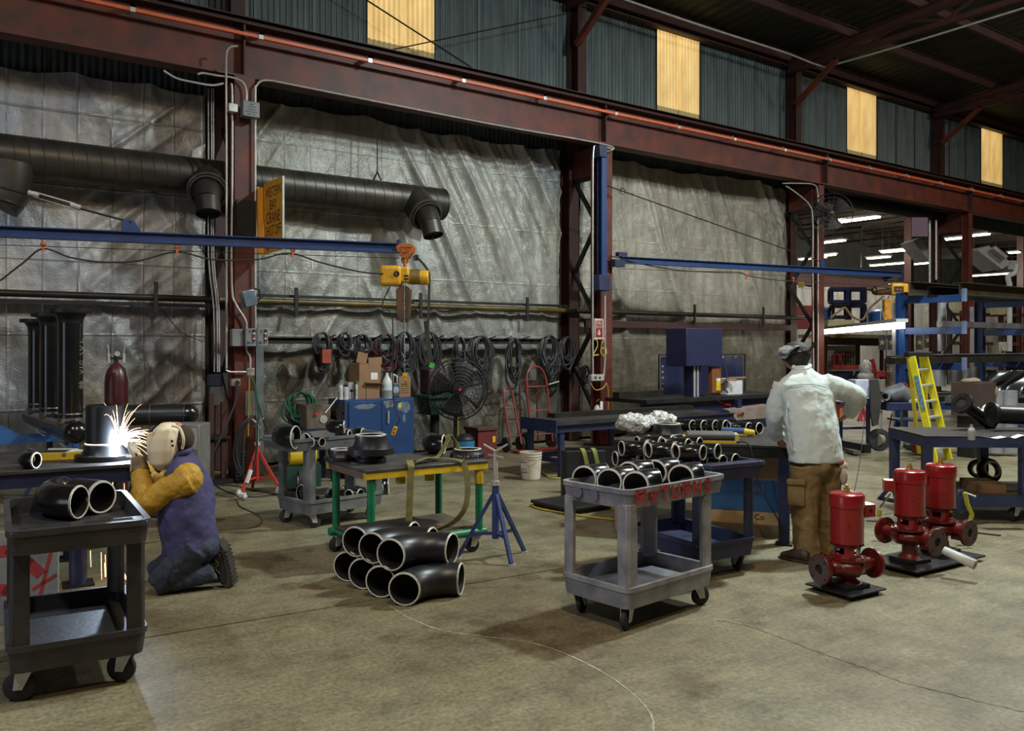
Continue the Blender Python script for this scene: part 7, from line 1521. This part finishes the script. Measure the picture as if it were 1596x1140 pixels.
# ------------------------------------------------------------------ pipe threading machine, blue bench and chop saw
tm = T('threading_machine','dark blue pipe threading machine on a wheeled stand by the ladder','machine', P(1402,702)); dt = 13.9; B = lambda px,py,dd=0: at(px,py,dt+dd)
obj('head', MB().cyl(B(1378,620),B(1392,612),.12,n=20).tube([B(1385,617),B(1402,612),B(1418,622)],[.13,.16,.12],18), M('scuffed_machine_blue',(.05,.06,.10),.5,0,(.12,.11,.10),8), tm, True); obj('chuck', MB().pipe(B(1380,618,-.2),B(1384,617,-.05),.075,.045,18), m_chrome, tm, True)
obj('bed', MB().cbox(B(1399,633),(.50,.35,.13),RH), m_navy, tm, True, bevel=.01); obj('switch_lever', MB().ring(B(1407,606),CDv,.09,.010,14,6), M('btn_red',(.5,.03,.03),.4), tm, True); obj('tool_post', MB().cbox(B(1425,628),(.28,.25,.12),RH), m_galv, tm, True, bevel=.01)
for px in (1373,1405): obj('leg', MB().bar(B(px,640),B(px+1,695),.03,.03), m_galv, tm, True)
obj('tray', MB().cbox(B(1420,654),(.6,.4,.03),RH), m_navy, tm, True); obj('drip_hose', MB().tube(spline([B(1390,645),B(1385,680),B(1392,695),B(1395,660)],6),.012,6), m_cab[2], tm, True)
for px,py,dd in ((1417.5,685.5,0),(1370,683,-.1)): w0 = B(px,py,dd); obj('wheel', MB().lathe([(.03,-.03),(.10,-.035),(.11,-.05),(.165,-.045),(.18,-.02),(.18,.02),(.165,.045),(.11,.05),(.10,.035),(.03,.03)], (w0.x,w0.y,.18), (1,-.25,0) if px>1400 else (.6,.8,0), 26), m_rubber, tm, True); obj('wheel_hub', MB().cyl((w0.x-.04,w0.y+.01,.18),(w0.x+.045,w0.y-.01,.18),.10,n=18), M('hub_tan',(.22,.18,.13),.6), tm, True)
obj('belt_guard', MB().prism([B(1356,592,-.3),B(1369,592,-.3),B(1374,625,-.3),B(1369,662,-.3),B(1361,665,-.3),B(1357,640,-.3)], CDv*.05), M('guard_charcoal',(.04,.037,.035),.5), world=True, label='tall dark louvred guard plate beside the pale machine cabinet', cat='guard')
pcb = T('machine_cabinet','pale lilac-white machine cabinet right of the worker shoulder','machine', B(1342,616)); obj('case', MB().cbox(B(1342,604.5),(.30,.3,.26),RH), M('lilac_white',(.50,.52,.66),.5), pcb, True, bevel=.006); obj('blue_stand', MB().cbox(B(1344,626),(.32,.3,.10),RH), m_navy, pcb, True); obj('stand_leg', MB().cyl(B(1353,630),B(1353,696),.03,n=8), m_navy, pcb, True)
bb = T('shop_bench','blue angle-iron bench behind the standing worker','bench', P(1340,696)); 
for px in (1310,1353): obj('leg', MB().bar(B(px,625,.2),B(px,694,.2),.05,.05), m_navy, bb, True)
obj('bench_top', MB().bar(B(1300,627,.2),B(1360,627,.2),.5,.04,up=(0,0,1)), m_navy, bb, True); obj('lower_rail', MB().bar(B(1300,668,.2),B(1356,667,.2),.04,.04), m_navy, bb, True)
bc2 = T('bench_bin','orange and red bin under the bench behind the worker','bin', B(1312,660)); obj('bin_body', MB().cbox(B(1309,640,.1),(.08,.2,.24),RH), M('orange_bin',(.55,.12,.05),.5), bc2, True)
rj = T('jack_stand','red jack stand on the floor behind the standing worker','jack stand', B(1345,658,.8)); ap = B(1345,635,.8)
for dx in (-8,-3,4,8): obj('leg', MB().bar(ap, B(1345+dx,657,.8+.05*dx/8), .025,.025), M('jack_red',(.5,.04,.05),.5), rj, True)
obj('base_ring', MB().bar(B(1336,656,.8),B(1354,656,.8),.02,.02), M('jack_red',(.5,.04,.05),.5), rj, True)
st2 = T('steel_offcuts','dark steel angle lying on timber near the blue bench','steel stock', P(1320,706)); obj('angle', MB().bar(P(1300,690,.12),P(1352,700,.10),.14,.14), m_black, st2, True); obj('timber', MB().bar(P(1318,700,.05),P(1336,706,.05),.12,.05), m_ply, st2, True)
tb2 = T('timber_block','brown timber blocks on the floor behind the threading machine','timber', P(1400,685)); obj('block', MB().bar(P(1382,686,.08),P(1425,684,.08),.12,.14), M('reddish_timber',(.18,.08,.04),.7), tb2, True)
rbx = T('tool_case','small red and black case on the floor right of the threading machine','case', P(1437,700)); obj('case', MB().cbox(P(1437,700,.09),(.24,.2,.13),RH), M('case_red',(.25,.02,.02),.5), rbx, True, bevel=.01); obj('latch', MB().cbox(P(1440,700,.09)-CDv*.105,(.08,.01,.06),RH), m_black, rbx, True)
# ------------------------------------------------------------------ the bay beyond the opening
obj('ceiling', MB().box(12,62,12.2,30,8.2,8.3), M('roof_deck_far_lightened',(.13,.13,.09),.7,0,(.08,.08,.055),2), loc=(0,0,0), kind='structure').name = 'ceiling_far'  # far deck colour lightened in place of bounced light
far = T('wall_far',None,None,(40,27,0)); far['kind']='structure'; obj('cladding', MB().box(12,62,27,27.1,0,8.3), m_roof, far, True); obj('end_wall', MB().box(62,62.1,-8,27,0,8.3), m_roof, far, True); obj('far_girder', MB().box(18,62,26.3,26.5,4.75,5.3), m_steel, far, True)
for x in range(20,60,3): obj('joist', MB().bar((x,12.3,7.2),(x,27,7.2),.08,.08).bar((x,12.3,7.9),(x,27,7.9),.08,.08), m_steel2, far, True)
for x in (24,34,44,54): obj('far_column', MB().box(x-.12,x+.12,26.2,26.5,0,4.75).box(x-.12,x+.12,18.9,19.2,0,7.2), m_steel2, far, True)
mtf = tarp_mat('pale_tarp_far',(.62,.60,.55),(.5,.5,.48),.2)
tarp('hanging_tarp','pale tarp on the far wall of the next bay, behind the stacked blue frames',24,58,4.75,[(26,5,.5,.0,1.2,.25,23,60)],mtf,31,y=26.2,zb=.1,step=.16)
m_tube = M('lit_tube',(1,1,1),.5,emit=(1.0,.96,.86),estr=9); FLS = [((1312,346),(1363,336)),((1283,379),(1309,373)),((1248,404),(1285,400)),((1283,398),(1300,396)),((1362,414),(1415,408)),((1386,394),(1411,387)),((1358,403),(1381,399)),((1423,413),(1443,408)),((1474,373),(1503,369)),((1512,368),(1536,363)),((1513,431),(1570,425)),((1528,412),(1543,407)),((1576,394),(1586,392))]
m_fix = M('fixture_white',(.6,.6,.56),.5)
for k,((xa,ya),(xb,yb)) in enumerate(FLS):
    zf = 5.6; a = P(xa,ya,zf) if False else at(xa,ya,FPX*(zf-EYE)/(CY-ya)); b = at(xb,yb,FPX*(zf-EYE)/(CY-yb)); xm_ = (a.x+b.x)/2; a.x = b.x = xm_
    t = T('fluorescent_light','lit fluorescent fixture, %s' % ('big one right of the wall fan','small one low behind the wall fan','one just right of the third column','one below the small low pair','long one above the far hoist trolley','higher of the pair left of the purple plate','lower left of that pair','one at the foot of the purple plate','left part of the pair behind the fourth column','right part of the pair behind the fourth column','long one left of the grey hood','small one above the long one by the grey hood','small one at the far right above the hood')[k],'ceiling light',(xm_,(a.y+b.y)/2,zf),0,'fluorescent lights in the next bay')
    obj('tube', MB().box(xm_-.12,xm_+.12,min(a.y,b.y),max(a.y,b.y),zf-.05,zf), m_tube, t, True); obj('reflector', MB().box(xm_-.17,xm_+.17,min(a.y,b.y)-.05,max(a.y,b.y)+.05,zf,zf+.06), m_fix, t, True)
    for y in (a.y,b.y): obj('hanger', MB().cyl((xm_,y,zf),(xm_,y,7.2),.008,n=5), m_black, t, True)
a = at(1282,518,22); b = at(1406,507.7,15.0); t = T('fluorescent_light','long low bright fluorescent strip above the brown beam, left of the rack','ceiling light',(a+b)/2); obj('tube', MB().bar(a,b,.10,.10), m_tube, t, True); obj('reflector', MB().bar(a+Vector((0,0,.09)),b+Vector((0,0,.09)),.2,.06), m_fix, t, True)
for f_ in (.15,.8): p = a+(b-a)*f_; obj('hanger', MB().cyl(p, p+Vector((0,0,.5)), .006, n=5), m_galv, t, True)
for (x,y,e) in ((24,16,300),(31,19,480),(41,20,700),(52,19,600)):
    L = bpy.data.lights.new('bay_light','POINT'); L.energy = e; L.shadow_soft_size = .4; L.color = (1,.95,.84); o = bpy.data.objects.new('bay_light',L); COL.objects.link(o); o.location = (x,y,5.4)
# mezzanine and its load
F = lambda px,py,d=33: at(px,py,d)
mz = T('mezzanine','brown steel mezzanine beam with a timber deck in the next bay','mezzanine',F(1330,540)); obj('front_beam', MB().bar(F(1283,531,30),F(1376,534,36),.2,.30), m_steel2, mz, True); obj('timber_deck', MB().bar(F(1283,524,30.5),F(1376,526,36.5),1.8,.12,up=(0,0,1)), M('deck_timber',(.40,.26,.12),.7), mz, True)
for px,d in ((1286,30),(1337,33),(1374,36)): p = F(px,540,d); obj('post', MB().bar((p.x,p.y,0),(p.x,p.y,1.9),.12,.12), m_steel2, mz, True)
def frame(label, px0,px1,py0,py1,d,mat):
    t = T('tubular_stand', label, 'stand', F((px0+px1)/2,py1,d)); o_ = CDv*1.0+CXv*.3; P4 = [F(px0,py0,d),F(px1,py0,d),F(px1,py1,d),F(px0,py1,d)]
    for k in range(4): obj('tube', MB().bar(P4[k],P4[(k+1)%4],.10,.10), mat, t, True); obj('tube', MB().bar(P4[k]+o_,P4[(k+1)%4]+o_,.10,.10), mat, t, True); obj('tube', MB().bar(P4[k],P4[k]+o_,.10,.10), mat, t, True)
frame('upper blue tubular frame stacked on the far mezzanine, left one',1296,1322,450,470,30,m_navy); frame('upper blue tubular frame stacked on the far mezzanine, right one',1324,1348,450,470,31,m_navy); frame('lower dark frame under the blue pair on the mezzanine',1298,1322,476,494,30,m_black); frame('lower dark frame at the right of the mezzanine stack',1324,1348,476,510,31,m_navy)
for lab,px,py0,py1,r in (('blue drum behind the third column in the next bay',1288,480,508,.28),('blue tank at the far end of the mezzanine',1371,486,507,.42)): t = T('drum',lab,'drum',F(px,py1,32)); obj('shell', MB().cyl(F(px,py1,32),F(px,py0+3,32),r,n=20), M('drum_blue',(.03,.15,.5),.4), t, True); obj('lid', MB().ball(F(px,py0+3,32),r*.98,16,8,(1,1,.4)), M('drum_blue',(.03,.15,.5),.4), t, True)
obj('hose_heap', MB().tube(spline([F(1296,495,29.5),F(1305,487,29.5),F(1316,480,29.5),F(1322,486,29.5),F(1330,495,29.5),F(1345,498,29.5),F(1356,480,29.5),F(1377,462,29.5)],6),.04,6), M('tan_rope',(.35,.28,.18),.8), world=True, label='tan rope strung over the stacked frames on the mezzanine', cat='rope')
obj('crate', MB().cbox(F(1307,507,29.5),(.9,.5,.35),RH), M('cream_crate',(.5,.46,.3),.6), world=True, label='cream crate on the mezzanine below the blue frames', cat='crate'); obj('crate', MB().cbox(F(1252,495,29.5),(.6,.5,.8),RH), M('dark_red_crate',(.2,.03,.03),.6), world=True, label='dark red crate on the mezzanine between the third columns', cat='crate')
t = T('sign','small yellow sign with 22 between the columns of the opening','sign',F(1249,448,20)); obj('board', MB().cbox(F(1249,444,20),(.13,.01,.15),RH), m_yel, t, True); obj('lettering', text_mb('22',.12,F(1249,444.5,19.98),CXv,UP,.001), m_in, t, True, smooth=0)
# tool area under the mezzanine
t = T('mesh_partition','pale mesh partition with hanging tools in the far work area','partition',F(1315,606,34)); obj('panel', MB().cbox(F(1306,560,35),(1.4,.04,1.1),RH), M('pale_panel_far',(.50,.50,.48),.7), t, True); ms_ = MB()
for k in range(12): ms_.bar(F(1284+k*4.2,547,34.6),F(1284+k*4.2,585,34.6),.02,.02)
for k in range(5): ms_.bar(F(1284,550+k*7,34.6),F(1330,550+k*7,34.6),.02,.02)
obj('wire_mesh', ms_, m_darkpipe, t, True); obj('top_rail', MB().bar(F(1283,543,34),F(1335,543,34),.1,.2), M('white_enamel2',(.55,.55,.55),.5), t, True); obj('post', MB().bar(F(1335,543,34),F(1335,600,34),.1,.1), m_sil, t, True)
m_jr = M('jack_red',(.5,.04,.05),.5)
t = T('arbor_press','red machine with curved arms on the far bench','machine',F(1312,578,31)); obj('base', MB().cbox(F(1316,572,31),(.9,.4,.14),RH), M('bright_orange_red',(.6,.06,.03),.5), t, True); obj('arm', MB().tube(spline([F(1300,570,31),F(1299,556,31),F(1306,552,31),F(1309,562,31)],5),.05,6).tube(spline([F(1312,570,31),F(1310,554,31),F(1316,552,31)],5),.05,6), m_jr, t, True)
t = T('far_bench','dark bench with tools under the red machine in the far area','bench',F(1318,606,31)); obj('bench_top', MB().cbox(F(1316,577,31),(1.1,.5,.06),RH), m_sil, t, True); obj('cabinet', MB().cbox(F(1318,591,31.2),(1.0,.5,.55),RH), m_navy, t, True); obj('number_board', MB().cbox(F(1331,583,30.6),(.16,.02,.2),RH), m_black, t, True); obj('number', text_mb('7',.2,F(1331,583,30.55),CXv,UP,.002), m_white, t, True, smooth=0)
t = T('engine_hoist','red folding hoist arm in the far work area','hoist',F(1368,600,29)); obj('arm', MB().bar(F(1358,560,29),F(1364,582,29),.12,.12).bar(F(1364,583,29),F(1382,583,29),.22,.2), m_jr, t, True); obj('post', MB().bar(F(1381,560,29),F(1381,606,29),.08,.08), m_black, t, True)
obj('plastic_bag', MB().ball(F(1349,575,27),.20,12,8,(1,1,1.5)).ball(F(1349,588,27),.25,12,8,(1.1,1,.7)), m_poly, world=True, label='clear plastic bag behind the pale machine cabinet', cat='bag')
t = T('bucket','white bucket on the far shelf beside the dark chain','bucket',F(1374,606,26)); obj('pail', MB().cyl(F(1374,608,26),F(1374,592,26),.11,.14,n=18), m_bkt, t, True)
t = T('shelving','brown shelf stacked with boxes left of the rack upright','shelf',F(1392,612,27)); 
for k in range(5): obj('shelf_board', MB().cbox(F(1392,560+k*11,27),(.42,.4,.03),RH), m_ply, t, True)
for px in (1384,1400): obj('upright', MB().bar(F(px,556,27),F(px,612,27),.04,.04), m_galv, t, True)
for k in range(4):
    for j in range(2): obj('carton', MB().cbox(F(1389+j*7,566+k*11,26.9),(.15,.2,.15),RH), M('shelf_box%d'%((k+j)%3), ((.4,.22,.1),(.5,.42,.2),(.3,.12,.07))[(k+j)%3],.7), world=True, label='%s shelf carton in %s column behind the yellow-orange hoist chain' % (('topmost','second','third','lowest')[k],('the left','the right')[j]), cat='box', group='cartons on the far brown shelf')
for k,(px,py,d,c_) in enumerate(((1375,534,24,(.55,.42,.35)),(1389,534,24,(.62,.42,.14)),(1433,534,24,(.62,.42,.14)),(1446,531,24,(.55,.42,.35)))):
    t = T('star_plaque','dark plaque with a five-pointed star, %s' % ('leftmost with the red edge','golden one left of the rack upright','golden one seen through the rack','half hidden behind the second red column')[k],'plaque',F(px,545,d),0,'star plaques on the far beam'); obj('board', MB().cbox(F(px,py,d+.02),(.20,.02,.42),RH), M('plaque_grey',(.07,.07,.065),.7), t, True)
    c = F(px,py,d-.02); poly = [c+(CXv*math.sin(a_*PI/5)+UP*math.cos(a_*PI/5))*(.10 if a_%2==0 else .04) for a_ in range(10)]; obj('star', MB().prism(poly, CDv*-.01), M('star%d'%(k%2 if k<2 else 1), c_,.6), t, True)
for lab,px,pyt,w_,d,py_b in (('silver-purple riser plate hung above the rack between the rear columns',1433,339,.30,19,369),): obj('gusset_plate', MB().cbox(F(px,(pyt+py_b)/2,d),(.36,.03,.42),RH), M('purple_steel',(.09,.04,.07),.5), world=True, label=lab, cat='plate')
# hoods and ducts beyond
t = T('extraction_hood','grey rectangular extraction hood with a white pipe at the far right','hood',F(1555,410,24)); m_hd = M('hood_grey',(.34,.33,.35),.5)
obj('hood_box', MB().prism([F(1523,390,24),F(1541,383,24),F(1577,410,24),F(1562,420,24)], CDv*1.0), m_hd, t, True); obj('hood_end', MB().cbox(F(1571,415,24.3),(.33,.6,.26),RH), m_hd, t, True, bevel=.02); obj('light_bar', MB().bar(F(1548,386,23.8),F(1568,402,23.8),.12,.1), m_sil, t, True)
obj('white_pipe', MB().tube(spline([F(1584,412,24),F(1582,425,24),F(1572,431,24),F(1573,442,24)],6),.07,12).cyl(F(1573.5,440,24),F(1573.5,548,24),.07,n=14), M('white_enamel2',(.55,.55,.55),.5), t, True)
t = T('extraction_hood','slanting grey hood seen left of the fourth column','hood',F(1435,390,24)); obj('hood_box', MB().prism([F(1423,376,24),F(1432,371,24),F(1450,392,24),F(1448,407,24)], CDv*.8), m_hd, t, True); obj('hood_end', MB().cbox(F(1478,396,26),(.7,.5,.26),RH), m_hd, t, True)
conduit('bright conduit bending down a dark post in the next bay', [F(1412,341,24),F(1380,348,24),F(1350,352,24),F(1343,358,24),F(1342,372,24),F(1342,417,24)], .03, 5)
conduit('vertical bright conduit beside the purple plate', [F(1449,343,22),F(1449,400,22),F(1449,443,22)], .03, 3); conduit('second vertical conduit near the fourth column', [F(1459,343,22),F(1459,400,22),F(1459,436,22)], .025, 3)
obj('roller_shutter', MB().cyl(WY(1283,306,11.6),WY(1472,339,11.6),.16,n=16), m_black, world=True, label='dark rolled curtain tube under the girder across the opening', cat='roller')
rs2 = T('pallet_rack','dark red shelving with orange beams seen through the steel rack','shelf',F(1545,560,26)); m_ob = M('orange_beam',(.55,.10,.03),.5)
obj('orange_beam', MB().bar(F(1496,475,26),F(1525,474,26),.1,.2), m_ob, rs2, True)
for py in (490,505,535): obj('shelf_beam', MB().bar(F(1478,py,26),F(1600,py+2,26),.1,.10), m_steel, rs2, True)
for px in (1480,1500,1512,1560,1588): obj('upright', MB().bar(F(px,470,26),F(px,600,26),.12,.1), m_steel2, rs2, True)
for k,(px,py,c_) in enumerate(((1555,484,(.45,.42,.25)),(1490,478,(.55,.52,.35)),(1560,540,(.6,.55,.5)),(1550,546,(.28,.26,.18)),(1520,548,(.5,.5,.5)),(1515,500,(.2,.08,.06)))): obj('storage_bin', MB().cbox(F(px,py,25.6),(.28,.3,.26),RH), M('bin_col%d'%k,c_,.6), world=True, label='%s on the shelving seen through the steel rack' % ('mustard bin high','cream bin at upper left','white bin beside the white pipe','olive bin low in the middle','pale bin by the second rack upright','dull red bin on the middle beam')[k], cat='bin')
obj('shelf_goods', MB().cbox(F(1600,590,20),(.4,.4,.6),RH), m_black, world=True, label='dark drum shape at the right edge behind the blue table', cat='drum')
